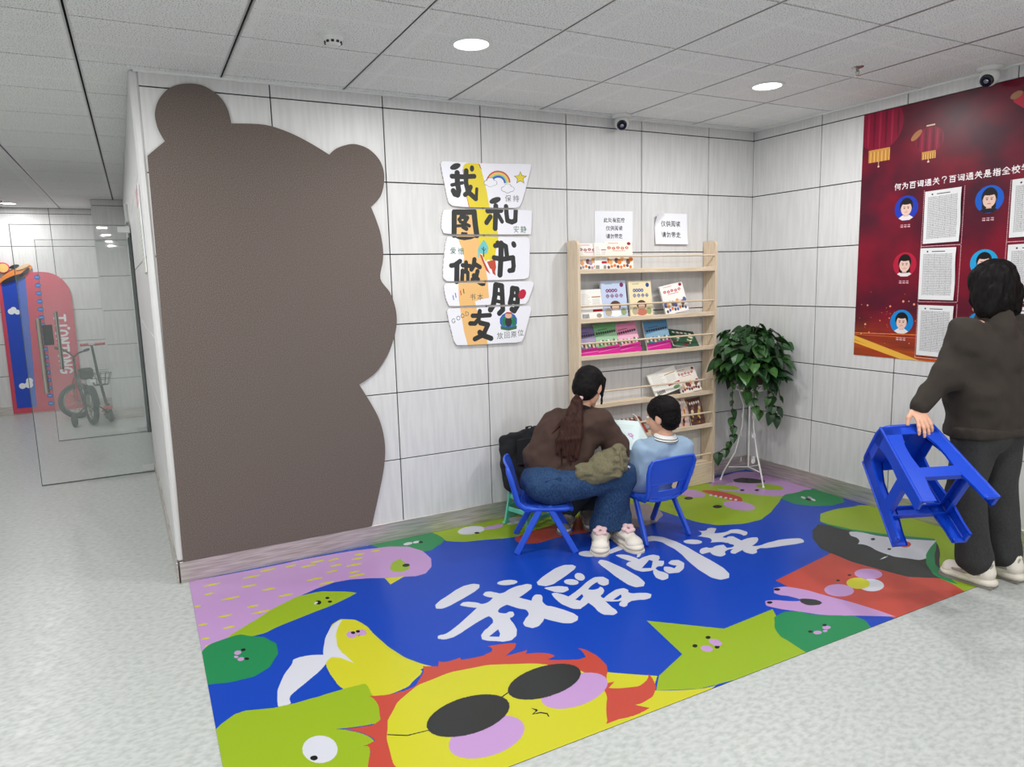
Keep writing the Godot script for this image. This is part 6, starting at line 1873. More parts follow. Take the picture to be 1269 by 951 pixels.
# square plastic stool held by its rim, tilted in the woman's hand
func carried_stool() -> void:
	var t := thing("plastic_stool", "square blue plastic stool carried tilted by the standing woman", "stool")
	t.transform = Transform3D(STOOL_B, STOOL_O)
	var a := 0.128
	var b := 0.170
	var h := 0.46
	var m: Material = mats.stool_blue
	var at := func(sx: float, sz: float, y: float) -> Vector3:
		var r := lerpf(b, a, y / h)
		return Vector3(sx * r, y, sz * r)
	# seat with a raised rim and a grip hole
	var st := MB.new()
	st.box(Vector3(0, h - 0.006, 0.078), Vector3(a * 2, 0.012, a * 2 - 0.156), Basis(), 0.003)
	st.box(Vector3(0, h - 0.006, -0.078), Vector3(a * 2, 0.012, a * 2 - 0.156), Basis(), 0.003)
	st.box(Vector3(0.078, h - 0.006, 0), Vector3(a * 2 - 0.156, 0.012, 0.060), Basis(), 0.003)
	st.box(Vector3(-0.078, h - 0.006, 0), Vector3(a * 2 - 0.156, 0.012, 0.060), Basis(), 0.003)
	put(st.mesh(), "seat", m, t)
	for q in [[1, 0], [-1, 0], [0, 1], [0, -1]]:
		var sx: float = q[0]
		var sz: float = q[1]
		# apron under the rim
		var c0: Vector3 = at.call(sx if sx else -1.0, sz if sz else -1.0, h)
		var c1: Vector3 = at.call(sx if sx else 1.0, sz if sz else 1.0, h)
		var d0: Vector3 = at.call(sx if sx else -1.0, sz if sz else -1.0, h - 0.055)
		var d1: Vector3 = at.call(sx if sx else 1.0, sz if sz else 1.0, h - 0.055)
		var nn := (c1 - c0).cross(d0 - c0).normalized()
		if nn.dot(Vector3(sx, 0, sz)) < 0:
			nn = -nn
		var ap := MB.new()
		ap.quad(c0, c1, d1, d0, nn)
		ap.quad(c0 - nn * 0.005, c1 - nn * 0.005, d1 - nn * 0.005, d0 - nn * 0.005, -nn)
		ap.quad(d0, d1, d1 - nn * 0.005, d0 - nn * 0.005, Vector3.DOWN)
		put(ap.mesh(), "apron", m, t)
		# stretcher two fifths up: a channel with lips
		var e0: Vector3 = at.call(sx if sx else -1.0, sz if sz else -1.0, 0.165)
		var e1: Vector3 = at.call(sx if sx else 1.0, sz if sz else 1.0, 0.165)
		var sr := MB.new()
		sr.bar(e0 - nn * 0.003, e1 - nn * 0.003, 0.006, 0.050, Vector3.UP, 0.001)
		sr.bar(e0 - nn * 0.014 + Vector3(0, 0.024, 0), e1 - nn * 0.014 + Vector3(0, 0.024, 0), 0.028, 0.006, Vector3.UP, 0.001)
		sr.bar(e0 - nn * 0.014 - Vector3(0, 0.024, 0), e1 - nn * 0.014 - Vector3(0, 0.024, 0), 0.028, 0.006, Vector3.UP, 0.001)
		put(sr.mesh(), "stretcher", m, t)
	# corner rim
	var rim := MB.new()
	var pts := []
	for i in 33:
		var w := TAU * i / 32.0
		pts.append(Vector3(signf(cos(w)) * absf(cos(w)) ** 0.3 * a, h, signf(sin(w)) * absf(sin(w)) ** 0.3 * a))
	rim.tube(pts, 0.008, 8, false)
	put(rim.mesh(), "rim", m, t)
	# legs: angle section, wider towards the seat, open on the inside, with a ribbed foot
	for sx: float in [-1.0, 1.0]:
		for sz: float in [-1.0, 1.0]:
			var lg := MB.new()
			for side in [0, 1]:
				var last := []
				for i in 8:
					var y := h * i / 7.0
					var p: Vector3 = at.call(sx, sz, y)
					var wd := 0.066 + 0.030 * smoothstep(0.72, 1.0, y / h) + 0.014 * (1.0 - absf(y / h - 0.36) * 6.0 if absf(y / h - 0.36) < 0.166 else 0.0)
					var q := p + (Vector3(-sx * wd, 0, 0) if side == 0 else Vector3(0, 0, -sz * wd))
					var nn := Vector3(0, 0, sz) if side == 0 else Vector3(sx, 0, 0)
					var now := [p, q, q - nn * 0.012]
					if i > 0:
						lg.quad(last[0], last[1], now[1], now[0], nn)
						lg.quad(last[0] - nn * 0.004, last[1] - nn * 0.004, now[1] - nn * 0.004, now[0] - nn * 0.004, -nn)
						var en := Vector3(-sx, 0, 0) if side == 0 else Vector3(0, 0, -sz)
						lg.quad(last[1], last[2], now[2], now[1], en)      # folded lip
						lg.quad(last[1] - en * 0.003, last[2] - en * 0.003, now[2] - en * 0.003, now[1] - en * 0.003, -en)
					last = now
			lg.tube([at.call(sx, sz, 0.0) - Vector3(sx, 0, sz) * 0.003, at.call(sx, sz, h) - Vector3(sx, 0, sz) * 0.003], 0.007, 8)
			put(lg.mesh(), "leg", m, t)
			var ft := MB.new()
			var f0: Vector3 = at.call(sx, sz, 0.008)
			ft.bar(f0 - Vector3(sx * 0.056, 0, sz * 0.006), f0 - Vector3(0, 0, sz * 0.006), 0.016, 0.018, Vector3.UP, 0.002)
			ft.bar(f0 - Vector3(sx * 0.006, 0, sz * 0.056), f0 - Vector3(sx * 0.006, 0, 0), 0.016, 0.018, Vector3.UP, 0.002)
			put(ft.mesh(), "foot", m, t)
	var lb := MB.new()
	lb.box(Vector3(-0.02, h + 0.0006, -0.062), Vector3(0.035, 0.001, 0.028), Basis(), 0.0)
	put(lb.mesh(), "label_sticker", mats.paper, t)

func open_book() -> void:
	var im := picture(240, 300, c8(216, 232, 232))
	for i in 3:
		stroke(im, PackedVector2Array([Vector2(30, 50 + i * 16), Vector2(190 - i * 20, 50 + i * 16)]), 2, c8(170, 186, 190))
	for i in 6:
		disc(im, Vector2(120, 150) + Vector2(cos(i * 1.05), sin(i * 1.05)) * 14, Vector2(9, 7), c8(196, 150, 196), i * 1.05)
	stroke(im, PackedVector2Array([Vector2(120, 160), Vector2(122, 190)]), 4, c8(120, 110, 150))
	var m := printed_mat("open_page", im, 0.6)
	var t := thing("open_book", "open picture book with pale pages held between the woman and the boy", "book")
	# corners measured in the room: the near page, then the one turned away from it
	var tl := Vector3(-1.735, 0.690, 0.545)
	var right := Vector3(0.185, -0.020, 0.070)
	var down := Vector3(0.045, -0.170, 0.100)
	sheet("page_leaf", tl, right, down, 0.006, m, mats.page, t, func(p: Vector2): return 0.012 * sin(p.x * 3.0), 8)
	sheet("page_leaf", tl + right, Vector3(0.080, 0.010, -0.160), down, 0.006, m, mats.page, t, func(p: Vector2): return 0.010 * sin(p.x * 3.0), 8)
	var c := MB.new()
	var nn := right.cross(down).normalized()
	c.quad(tl + nn * 0.003 - right * 0.02, tl + right + nn * 0.003, tl + right + down * 1.02 + nn * 0.003, tl + down * 1.02 + nn * 0.003 - right * 0.02, nn)
	c.quad(tl + nn * 0.005 - right * 0.02, tl + right + nn * 0.005, tl + right + down * 1.02 + nn * 0.005, tl + down * 1.02 + nn * 0.005 - right * 0.02, -nn)
	put(c.mesh(), "cover", mats.paper, t)

func olive_jacket() -> void:
	var t := thing("folded_jacket", "crumpled olive jacket on the seated woman's lap", "jacket")
	var pr := [["c", Vector3(-2.005, 0.445, 0.700), Vector3(-1.900, 0.455, 0.775), 0.055, 0.060], ["c", Vector3(-1.900, 0.455, 0.775), Vector3(-1.815, 0.480, 0.790), 0.060, 0.048], ["c", Vector3(-1.930, 0.505, 0.735), Vector3(-1.800, 0.540, 0.765), 0.045, 0.050],
		["c", Vector3(-1.810, 0.545, 0.765), Vector3(-1.775, 0.500, 0.790), 0.042, 0.030], ["c", Vector3(-2.010, 0.430, 0.690), Vector3(-1.960, 0.420, 0.760), 0.035, 0.035], ["c", Vector3(-1.985, 0.475, 0.735), Vector3(-1.880, 0.500, 0.785), 0.030, 0.034], ["c", Vector3(-1.850, 0.445, 0.835), Vector3(-1.835, 0.545, 0.810), 0.022, 0.024]]
	put(field(pr, 0.008, 0.022, 0.016, 11.0, 17, Vector3(1, 1.6, 0.7)).mesh(), "cloth", mats.jacket_olive, t)
	var cf := MB.new()
	cf.tube([Vector3(-1.842, 0.468, 0.850), Vector3(-1.838, 0.510, 0.842), Vector3(-1.832, 0.560, 0.822)], [0.010, 0.012, 0.010], 8)
	put(cf.mesh(), "cuff_fold", mats.jacket_olive, t)
	var tg := MB.new()
	tg.box(Vector3(-1.772, 0.470, 0.822), Vector3(0.030, 0.010, 0.004), Basis(Vector3(0, 0, 1), -0.5) * Basis(Vector3.UP, 0.5), 0.001)
	put(tg.mesh(), "care_tag", mats.paper, t)

func teal_stool() -> void:
	var t := thing("folding_stool", "small teal plastic folding stool under the black bag", "stool", Vector3(-2.055, 0.002, 0.165))
	t.rotation.y = 0.30
	var m: Material = mats.teal_plastic
	var tp := MB.new()
	tp.box(Vector3(0, 0.213, 0), Vector3(0.215, 0.016, 0.170), Basis(), 0.006)
	put(tp.mesh(), "top", m, t)
	for s: float in [-1.0, 1.0]:
		var sp := MB.new()
		for e: float in [-1.0, 1.0]:
			sp.bar(Vector3(e * 0.092, 0.206, s * 0.076), Vector3(e * 0.118, 0.012, s * 0.098), 0.036, 0.010, Vector3(0, 0, 1), 0.003)
			sp.box(Vector3(e * 0.118, 0.008, s * 0.099), Vector3(0.050, 0.016, 0.020), Basis(), 0.004)
		for y in [0.190, 0.112, 0.050]:
			var w := lerpf(0.118, 0.092, y / 0.206)
			sp.box(Vector3(0, y, s * lerpf(0.098, 0.076, y / 0.206)), Vector3(w * 2, 0.030, 0.010), Basis(), 0.003)
		put(sp.mesh(), "leg_panel", m, t)
		var ep := MB.new()
		for e: float in [-1.0, 1.0]:
			ep.bar(Vector3(s * 0.104, 0.200, e * 0.066), Vector3(s * 0.122, 0.020, e * 0.090), 0.010, 0.030, Vector3(1, 0, 0), 0.003)
		for y in [0.185, 0.100]:
			ep.box(Vector3(s * lerpf(0.122, 0.103, y / 0.206), y, 0), Vector3(0.010, 0.030, 0.165), Basis(), 0.003)
		put(ep.mesh(), "end_panel", m, t)

func black_bag() -> void:
	var t := thing("tote_bag", "black fabric tote bag leaning on the white wall", "bag")
	var o := Vector3(-2.075, 0.228, 0.150)
	var pr := []
	for i in 5:
		var u := -1.0 + i * 0.5
		pr.append(["c", o + Vector3(u * 0.105, 0.045, 0.0), o + Vector3(u * 0.118 - 0.005, 0.330 + 0.018 * u, -0.045), 0.050, 0.030])
	put(field(pr, 0.010, 0.04, 0.012, 10.0, 3).mesh(), "pouch", mats.cloth_black, t)
	var hd := MB.new()
	hd.tube([o + Vector3(0.03, 0.345, -0.030), o + Vector3(0.045, 0.378, -0.045), o + Vector3(0.075, 0.380, -0.045), o + Vector3(0.09, 0.350, -0.030)], 0.010, 8, true, 0.4)
	put(hd.mesh(), "handle", mats.cloth_black, t)
	var fl := MB.new()
	fl.box(o + Vector3(0.03, 0.240, 0.020), Vector3(0.18, 0.16, 0.012), Basis(Vector3.RIGHT, -0.14), 0.004)
	put(fl.mesh(), "flap", mats.cloth_black, t)

func leaf_mesh(l: float, w: float, curl: float) -> ArrayMesh:
	var k := MB.new()
	var prev := []
	for i in 7:
		var t := i / 6.0
		var hw := w * 0.5 * pow(sin(PI * pow(t, 0.55)), 0.8) + 0.0004
		var lob := 0.012 * maxf(0.0, 1.0 - t * 4.0)
		var c := Vector3(0, -curl * t * t * l, t * l)
		var now := [c + Vector3(-hw, 0.10 * hw + 0.0, -lob), c + Vector3(0, -0.14 * hw, 0), c + Vector3(hw, 0.10 * hw, -lob)]
		if i > 0:
			for s in 2:
				var nn: Vector3 = (now[s] - prev[s]).cross(prev[s + 1] - prev[s]).normalized()
				if nn.y < 0:
					nn = -nn
				k.quad(prev[s], prev[s + 1], now[s + 1], now[s], nn)
				k.quad(prev[s] - nn * 0.0008, prev[s + 1] - nn * 0.0008, now[s + 1] - nn * 0.0008, now[s] - nn * 0.0008, -nn)
		prev = now
	return k.mesh()

func plant() -> void:
	var c := Vector3(-0.255, 0, 0.262)
	# white wire stand
	var t := thing("plant_stand", "white wire tripod plant stand in the corner of the walls", "plant stand", c)
	var feet := [Vector3(-0.128, 0.004, -0.147), Vector3(-0.021, 0.004, 0.167), Vector3(0.165, 0.004, -0.02)]
	for f in feet:
		var d: Vector3 = Vector3(f.x, 0, f.z).normalized()
		var lg := MB.new()
		lg.tube([f, f * 0.90 + Vector3(0, 0.06, 0), d * 0.095 + Vector3(0, 0.22, 0), d * 0.048 + Vector3(0, 0.42, 0), d * 0.042 + Vector3(0, 0.58, 0), d * 0.075 + Vector3(0, 0.68, 0), d * 0.130 + Vector3(0, 0.745, 0)], 0.0052, 8)
		lg.lathe(f + Vector3(0, 0.002, 0), ball(0.009, 6), 8)
		put(lg.mesh(), "leg", mats.white_paint, t)
		var br := MB.new()
		br.tube([Vector3(0, 0.115, 0), d * 0.140 + Vector3(0, 0.105, 0)], 0.004, 6)
		put(br.mesh(), "brace", mats.white_paint, t)
		var orn := MB.new()
		for y in [0.17, 0.36, 0.50]:
			orn.lathe(d * 0.052 + Vector3(0, y, 0), [[0.0, -0.003], [0.018, -0.002], [0.018, 0.002], [0.0, 0.003]], 14, Basis(Vector3.UP.cross(d).normalized(), PI / 2))
		put(orn.mesh(), "ornament", mats.white_paint, t)
	var ps := MB.new()
	ps.tube([Vector3(0, 0.112, 0), Vector3(0, 0.70, 0)], 0.006, 8)
	put(ps.mesh(), "centre_rod", mats.white_paint, t)
	var bs := MB.new()
	for y in [[0.745, 0.135], [0.700, 0.112]]:
		var ring := []
		for i in 33:
			ring.append(Vector3(cos(TAU * i / 32) * y[1], y[0], sin(TAU * i / 32) * y[1]))
		bs.tube(ring, 0.004, 6, false)
	for i in 24:
		var w0 := TAU * i / 24
		for s in [-1, 1]:
			bs.tube([Vector3(cos(w0) * 0.112, 0.700, sin(w0) * 0.112), Vector3(cos(w0 + s * 0.26) * 0.135, 0.745, sin(w0 + s * 0.26) * 0.135)], 0.0025, 5)
	for i in 8:
		bs.tube([Vector3(0, 0.700, 0), Vector3(cos(TAU * i / 8) * 0.112, 0.700, sin(TAU * i / 8) * 0.112)], 0.003, 5)
	put(bs.mesh(), "basket_ring", mats.white_paint, t)
	# pot
	var pot := thing("plant_pot", "plum coloured plastic flower pot in the white plant stand", "pot", c + Vector3(0, 0.704, 0))
	var pm := MB.new()
	pm.lathe(Vector3.ZERO, [[0.0, 0.0], [0.085, 0.0], [0.112, 0.14], [0.120, 0.142], [0.120, 0.165], [0.108, 0.165], [0.106, 0.14]], 28)
	put(pm.mesh(), "shell", mats.pot_plum, pot)
	var so := MB.new()
	so.lathe(Vector3(0, 0.142, 0), [[0.0, 0.0], [0.107, 0.0]], 20)
	put(so.mesh(), "soil", mats.soil, pot)
	# pothos
	var pl := thing("potted_pothos", "bushy green pothos plant with trailing vines in the corner", "plant", c + Vector3(0, 0.846, 0))
	var leaves := [leaf_mesh(0.100, 0.084, 0.30), leaf_mesh(0.122, 0.100, 0.50), leaf_mesh(0.082, 0.068, 0.20)]
	var tones := [mats.leaf_green, mats.leaf_dark, mats.leaf_dark, mats.leaf_green, mats.leaf_light]
	var r := RandomNumberGenerator.new()
	r.seed = 19
	var place := func(p: Vector3, out: Vector3, tilt: float, size: float) -> void:
		var l := put(leaves[r.randi() % 3], "leaf", tones[r.randi() % 5], pl)
		var f := Vector3(out.x, tilt, out.z).normalized()
		var up := (Vector3.UP + Vector3(r.randf_range(-0.6, 0.6), 0, r.randf_range(-0.6, 0.6)) + out * 0.7).normalized()
		var x := up.cross(f).normalized()
		l.transform = Transform3D(Basis(x, f.cross(x), f) * size, p)
	var stems := MB.new()
	for i in 240:
		var th := r.randf() * TAU
		var ph := acos(r.randf_range(-0.62, 1.0))
		var rad := r.randf_range(0.55, 1.0)
		var d := Vector3(sin(ph) * cos(th), cos(ph), sin(ph) * sin(th))
		var p := Vector3(d.x * 0.262, 0.095 + d.y * 0.255, d.z * 0.262)
		p = Vector3(p.x * rad, 0.06 + (p.y - 0.06) * rad, p.z * rad) + Vector3(-0.018, 0, 0.004)
		if p.y < -0.02 and Vector2(p.x, p.z).length() < 0.12:
			continue
		# keep clear of the two walls and the bookshelf's side
		if c.x + p.x > -0.085 or c.z + p.z < 0.085:
			p.x = minf(p.x, -0.085 - c.x)
			p.z = maxf(p.z, 0.085 - c.z)
		var out := Vector3(d.x, 0, d.z).normalized()
		if c.x + p.x + out.x * 0.11 > -0.01:
			out.x = -absf(out.x) * 0.3
		if c.z + p.z + out.z * 0.11 < 0.02:
			out.z = absf(out.z) * 0.3
		if c.x + p.x < -0.42 and c.z + p.z < 0.20:
			continue
		place.call(p, out, r.randf_range(-1.1, 0.25), r.randf_range(0.8, 1.15))
		if i % 2 == 0:
			stems.tube([Vector3(d.x * 0.03, 0.0, d.z * 0.03), Vector3(p.x * 0.45, maxf(p.y, 0.02) * 0.75 + 0.02, p.z * 0.45), p], 0.0028, 5, false)
	for q in [[Vector3(-0.165, 0.26, -0.02), 0.6], [Vector3(-0.135, 0.24, 0.02), 0.6], [Vector3(0.04, 0.27, 0.05), 0.7]]:
		stems.tube([Vector3(0, 0.05, 0), q[0]], 0.0026, 5, false)
		place.call(q[0], Vector3(-0.3, 0, 0.9), -0.2, q[1])
	put(stems.mesh(), "stems", mats.vine_stem, pl)
	# trailing vines
	var vines := [
		[Vector3(-0.130, 0.02, -0.02), Vector3(-0.185, -0.10, 0.010), Vector3(-0.190, -0.28, 0.02), Vector3(-0.170, -0.45, 0.02), Vector3(-0.205, -0.555, 0.0), Vector3(-0.270, -0.590, -0.03)],
		[Vector3(-0.07, 0.0, 0.12), Vector3(-0.10, -0.13, 0.135), Vector3(-0.085, -0.24, 0.125), Vector3(-0.03, -0.285, 0.13)],
		[Vector3(0.0, 0.0, 0.14), Vector3(0.010, -0.15, 0.155), Vector3(0.02, -0.27, 0.155), Vector3(0.06, -0.33, 0.15)],
		[Vector3(0.06, 0.0, 0.14), Vector3(0.075, -0.16, 0.155), Vector3(0.065, -0.30, 0.15), Vector3(0.10, -0.350, 0.14), Vector3(0.12, -0.27, 0.14)],
		[Vector3(0.10, 0.0, 0.12), Vector3(0.118, -0.12, 0.15), Vector3(0.125, -0.22, 0.17)],
		[Vector3(-0.11, 0.0, 0.07), Vector3(-0.140, -0.12, 0.085), Vector3(-0.120, -0.20, 0.10)]]
	for v in vines:
		var cv := Curve3D.new()
		for i in v.size():
			var tan_: Vector3 = (v[mini(i + 1, v.size() - 1)] - v[maxi(i - 1, 0)]) * 0.25
			cv.add_point(v[i], -tan_, tan_)
		var n := int(cv.get_baked_length() / 0.03)
		var pts := []
		for i in n + 1:
			pts.append(cv.sample_baked(cv.get_baked_length() * i / n))
		var k := MB.new()
		k.tube(pts, 0.003, 6)
		put(k.mesh(), "vine", mats.vine_stem, pl)
		for i in range(2, pts.size(), 2):
			var out := Vector3(r.randf_range(-1, 0.3), 0, r.randf_range(-0.2, 1)).normalized()
			place.call(pts[i], out, r.randf_range(-1.6, -0.4), r.randf_range(0.5, 0.85))

# ------------------------------------------------------------------ ceiling fittings
func ceiling_fittings() -> void:
	for cam in [[Vector3(-1.262, CEIL, 0.078), Vector3(-0.45, -0.55, 0.70), "white dome security camera at the ceiling edge above the bookshelf"], [Vector3(-0.085, CEIL, 1.690), Vector3(-0.75, -0.55, 0.10), "white dome security camera at the ceiling edge above the red poster"]]:
		var t := thing("security_camera", cam[2], "camera", cam[0], "dome security cameras")
		var b := MB.new()
		b.lathe(Vector3.ZERO, [[0.0, -0.020], [0.050, -0.020], [0.060, -0.012], [0.062, -0.001]], 28)
		put(b.mesh(), "base", mats.white_plastic, t)
		var h := MB.new()
		h.lathe(Vector3(0, -0.048, 0), ball(0.047, 14), 24)
		put(h.mesh(), "housing", mats.white_plastic, t)
		var d: Vector3 = cam[1].normalized()
		var x := d.cross(Vector3.UP).normalized()
		var bas := Basis(x, d, x.cross(d))
		var e := MB.new()
		e.lathe(Vector3(0, -0.048, 0) + d * 0.036, [[0.0, 0.014], [0.024, 0.014], [0.031, 0.010], [0.033, 0.0]], 24, bas)
		var ee := put(e.mesh(), "lens_window", mats.glossy_dark, t)
		var l := MB.new()
		l.lathe(Vector3(0, -0.048, 0) + d * 0.050, [[0.0, 0.003], [0.010, 0.002], [0.012, 0.0]], 16, bas)
		put(l.mesh(), "lens", mats.chrome, ee)
	var s := thing("smoke_detector", "round white smoke detector on the ceiling beside the felt bear", "smoke detector", Vector3(-3.318, CEIL, 0.848))
	var k := MB.new()
	k.lathe(Vector3.ZERO, [[0.0, -0.046], [0.022, -0.045], [0.030, -0.040], [0.046, -0.014], [0.056, -0.012], [0.058, 0.0]], 28)
	put(k.mesh(), "body", mats.white_plastic, s)
	for i in 10:
		var w := TAU * i / 10
		var v := MB.new()
		v.box(Vector3(cos(w) * 0.0345, -0.034, sin(w) * 0.0345), Vector3(0.006, 0.009, 0.012), Basis(Vector3.UP, -w), 0.001)
		put(v.mesh(), "vent_slot", mats.black, s)
	for q in [[Vector3(-0.762, CEIL, 1.414), "small metal sprinkler head in the ceiling of the reading corner"], [Vector3(-3.975, CEIL, 1.255), "small metal sprinkler head in the ceiling towards the lobby"], [Vector3(-5.40, CEIL, -6.02), "small metal sprinkler head in the corridor ceiling"]]:
		var t := thing("sprinkler_head", q[1], "sprinkler", q[0], "ceiling sprinkler heads")
		var b := MB.new()
		b.lathe(Vector3.ZERO, [[0.0, -0.010], [0.010, -0.010], [0.028, -0.003], [0.030, 0.0]], 20)
		put(b.mesh(), "rosette", mats.chrome, t)
		var f := MB.new()
		f.tube([Vector3(0, -0.008, 0), Vector3(0, -0.026, 0)], [0.008, 0.005], 10)
		for e in [-1, 1]:
			f.tube([Vector3(e * 0.007, -0.012, 0), Vector3(e * 0.013, -0.028, 0), Vector3(e * 0.003, -0.044, 0)], 0.0025, 6)
		put(f.mesh(), "frame", mats.chrome, t)
		var d := MB.new()
		d.lathe(Vector3(0, -0.046, 0), [[0.0, -0.002], [0.015, -0.001], [0.015, 0.001], [0.0, 0.002]], 14)
		put(d.mesh(), "deflector", mats.chrome, t)

# ------------------------------------------------------------------ corridor
func corridor() -> void:
	# two glass doors standing across the corridor
	for g in [[1, -2.64, -4.945, -4.140, -4.835, "near clear glass door with a long steel pull handle"], [2, -4.55, -4.985, -4.172, -4.878, "far clear glass door with a long steel pull handle"]]:
		var o := structure("door_%d" % g[0], g[5])
		var p := MB.new()
		p.box(Vector3((g[2] + g[3]) / 2, 1.026, g[1]), Vector3(g[3] - g[2], 2.042, 0.010), Basis(), 0.001)
		put(p.mesh(), "pane", mats.glass, o)
		for q in [[Vector3(g[2], 1.026, g[1]), Vector3(0.004, 2.046, 0.011)], [Vector3((g[2] + g[3]) / 2, 0.005, g[1]), Vector3(g[3] - g[2], 0.005, 0.011)], [Vector3((g[2] + g[3]) / 2, 2.047, g[1]), Vector3(g[3] - g[2], 0.004, 0.011)]]:
			var ed := MB.new()
			ed.box(q[0], q[1])
			put(ed.mesh(), "pane_edge", mats.glass_edge, o)
		for s: float in [-1.0, 1.0]:
			var h := MB.new()
			h.tube([Vector3(g[4], 0.745, g[1] + s * 0.035), Vector3(g[4], 1.330, g[1] + s * 0.035)], 0.0155, 14)
			for y in [0.86, 1.22]:
				h.tube([Vector3(g[4], y, g[1]), Vector3(g[4], y, g[1] + s * 0.035)], 0.008, 8)
			put(h.mesh(), "pull_handle", mats.chrome, o)
		var f := MB.new()
		f.box(Vector3(g[3] - 0.045, 0.040, g[1]), Vector3(0.09, 0.05, 0.028), Basis(), 0.003)
		f.box(Vector3(g[3] - 0.045, 2.012, g[1]), Vector3(0.09, 0.05, 0.028), Basis(), 0.003)
		put(f.mesh(), "patch_fitting", mats.aluminium, o)
		if g[0] == 2:
			var bx := MB.new()
			bx.box(Vector3(-5.01 + 0.045, 1.10, g[1] - 0.004), Vector3(0.085, 0.205, 0.034), Basis(), 0.004)
			put(bx.mesh(), "lock_case", mats.glossy_dark, o)
	# height chart at the far wall
	var w := 420
	var h := 900
	var im := picture(w, h, c8(206, 72, 96))
	var K := 900.0 / 1.79
	var P := func(x: float, y: float) -> Vector2: return Vector2(x + 5.655, 1.790 - y) * K
	fill_poly(im, PackedVector2Array([P.call(-5.60, 1.72), P.call(-5.345, 1.72), P.call(-5.395, 0.08), P.call(-5.605, 0.08)]), c8(20, 70, 190))
	fill_poly(im, PackedVector2Array([P.call(-5.425, 1.72), P.call(-5.345, 1.72), P.call(-5.395, 0.08), P.call(-5.455, 0.08)]), c8(66, 100, 196))
	for q in [[-5.535, 1.30, 0.06], [-5.475, 1.29, 0.05], [-5.51, 1.325, 0.05], [-5.52, 0.36, 0.06], [-5.45, 0.37, 0.07], [-5.44, 0.42, 0.06]]:
		disc(im, P.call(q[0], q[1]), Vector2.ONE * q[2] * 0.62 * K, c8(240, 242, 246))
	for i in 17:
		var c: Vector2 = P.call(-5.222 - 0.0012 * i, 1.715 - 0.1005 * i)
		disc(im, c, Vector2(17, 15), c8(34, 92, 186))
		for j in 3:
			im.fill_rect(Rect2i(int(c.x) - 9 + j * 7, int(c.y) - 4, 4, 8), c8(150, 196, 226))
	# lettering down the side, turned a quarter
	var word := "TIONTONG"
	for i in word.length():
		for s in GLYPHS[word[i]]:
			var p := pts2(s)
			for j in p.size():
				p[j] = P.call(-4.962 - 0.00135 * p[j].y, 1.235 - 0.0965 * i - 0.00082 * p[j].x)
			stroke(im, p, 13.0, c8(238, 236, 240))
	disc(im, P.call(-4.950, 1.06), Vector2(9, 9), c8(238, 236, 240))
	var m := printed_mat("chart_print", im, 0.35)
	var out := PackedVector2Array([Vector2(-5.650, 0.012), Vector2(-4.880, 0.012), Vector2(-4.880, 1.46)])
	for i in 9:
		var a := PI / 2 * i / 8
		out.append(Vector2(-5.16 + 0.28 * cos(a), 1.46 + 0.32 * sin(a)))
	out.append(Vector2(-5.50, 1.78))
	out.append(Vector2(-5.60, 1.72))
	out.append(Vector2(-5.640, 1.62))
	var f := MB.new()
	f.extrude(out, Vector3(0, 0, FAR_Z + 0.002), Vector3.RIGHT, Vector3.UP, 0.018, Vector2(-5.655, 1.790), Vector2(K / w, -K / h))
	var o := put(f.mesh(), "height_chart", m, self)
	tag(o, "pink and blue height chart board with white lettering at the corridor's end", "height chart")
	# cut-out aeroplane on its corner
	var pln := thing("aeroplane_cutout", "orange and black aeroplane cut-out on the height chart's corner", "cut-out", Vector3(-5.46, 1.78, FAR_Z + 0.022))
	for q in [["fuselage", 0.02, -0.02, 0.20, 0.055, 0.50, 0.0, "plane_orange", [232, 140, 66]], ["window_band", -0.02, -0.075, 0.13, 0.026, 0.42, 0.008, "plane_dark", [34, 34, 46]], ["belly", 0.10, -0.02, 0.10, 0.020, 0.80, 0.008, "plane_dark", []],
			["tail_tip", 0.105, 0.065, 0.080, 0.020, 0.42, 0.010, "plane_sand", [222, 192, 150]], ["tail_fin", 0.015, 0.070, 0.055, 0.022, 0.30, 0.004, "plane_dark", []], ["rider_outline", -0.105, 0.055, 0.072, 0.068, 0.2, 0.002, "plane_pink", [206, 64, 96]],
			["rider", -0.100, 0.055, 0.056, 0.054, 0.2, 0.010, "plane_yellow", [236, 196, 120]], ["propeller", -0.165, 0.050, 0.105, 0.018, 1.25, 0.006, "plane_pink", []]]:
		var e := PackedVector2Array()
		for i in 28:
			e.append(Vector2(q[1], q[2]) + Vector2(cos(TAU * i / 28) * q[3], sin(TAU * i / 28) * q[4]).rotated(q[5]))
		var em := MB.new()
		em.extrude(e, Vector3(0, 0, q[6]), Vector3.RIGHT, Vector3.UP, 0.010)
		put(em.mesh(), q[0], mats[q[7]] if q[8].is_empty() else mk(q[7], c8(q[8][0], q[8][1], q[8][2]), 0.5), pln)
	bicycle()
	scooter()
	# framed notices on the corridor wall
	var d := (COR_B - COR_A).normalized()
	var nrm := Vector3(d.z, 0, -d.x).normalized()
	if nrm.x > 0:
		nrm = -nrm
	var ni := picture(120, 220, c8(206, 212, 196))
	ni.fill_rect(Rect2i(0, 0, 120, 46), c8(176, 88, 96))
	for i in 12:
		stroke(ni, PackedVector2Array([Vector2(14, 64 + i * 12), Vector2(104, 64 + i * 12)]), 2, c8(150, 156, 142))
	var nb := sheet("wall_notice", COR_A + d * 0.42 + nrm * 0.002 + Vector3(0, 2.05, 0), -d * 0.34, Vector3(0, -0.43, 0), 0.006, printed_mat("corridor_notice", ni, 0.3), mats.paper, self)
	tag(nb, "narrow notice with a red heading on the corridor wall", "notice")
	var es := thing("exit_sign", "small dark sign box above the doorway in the corridor", "sign", COR_A + d * 3.42 + Vector3(0, 2.20, 0))
	es.basis = Basis(d, Vector3.UP, nrm)
	var eb := MB.new()
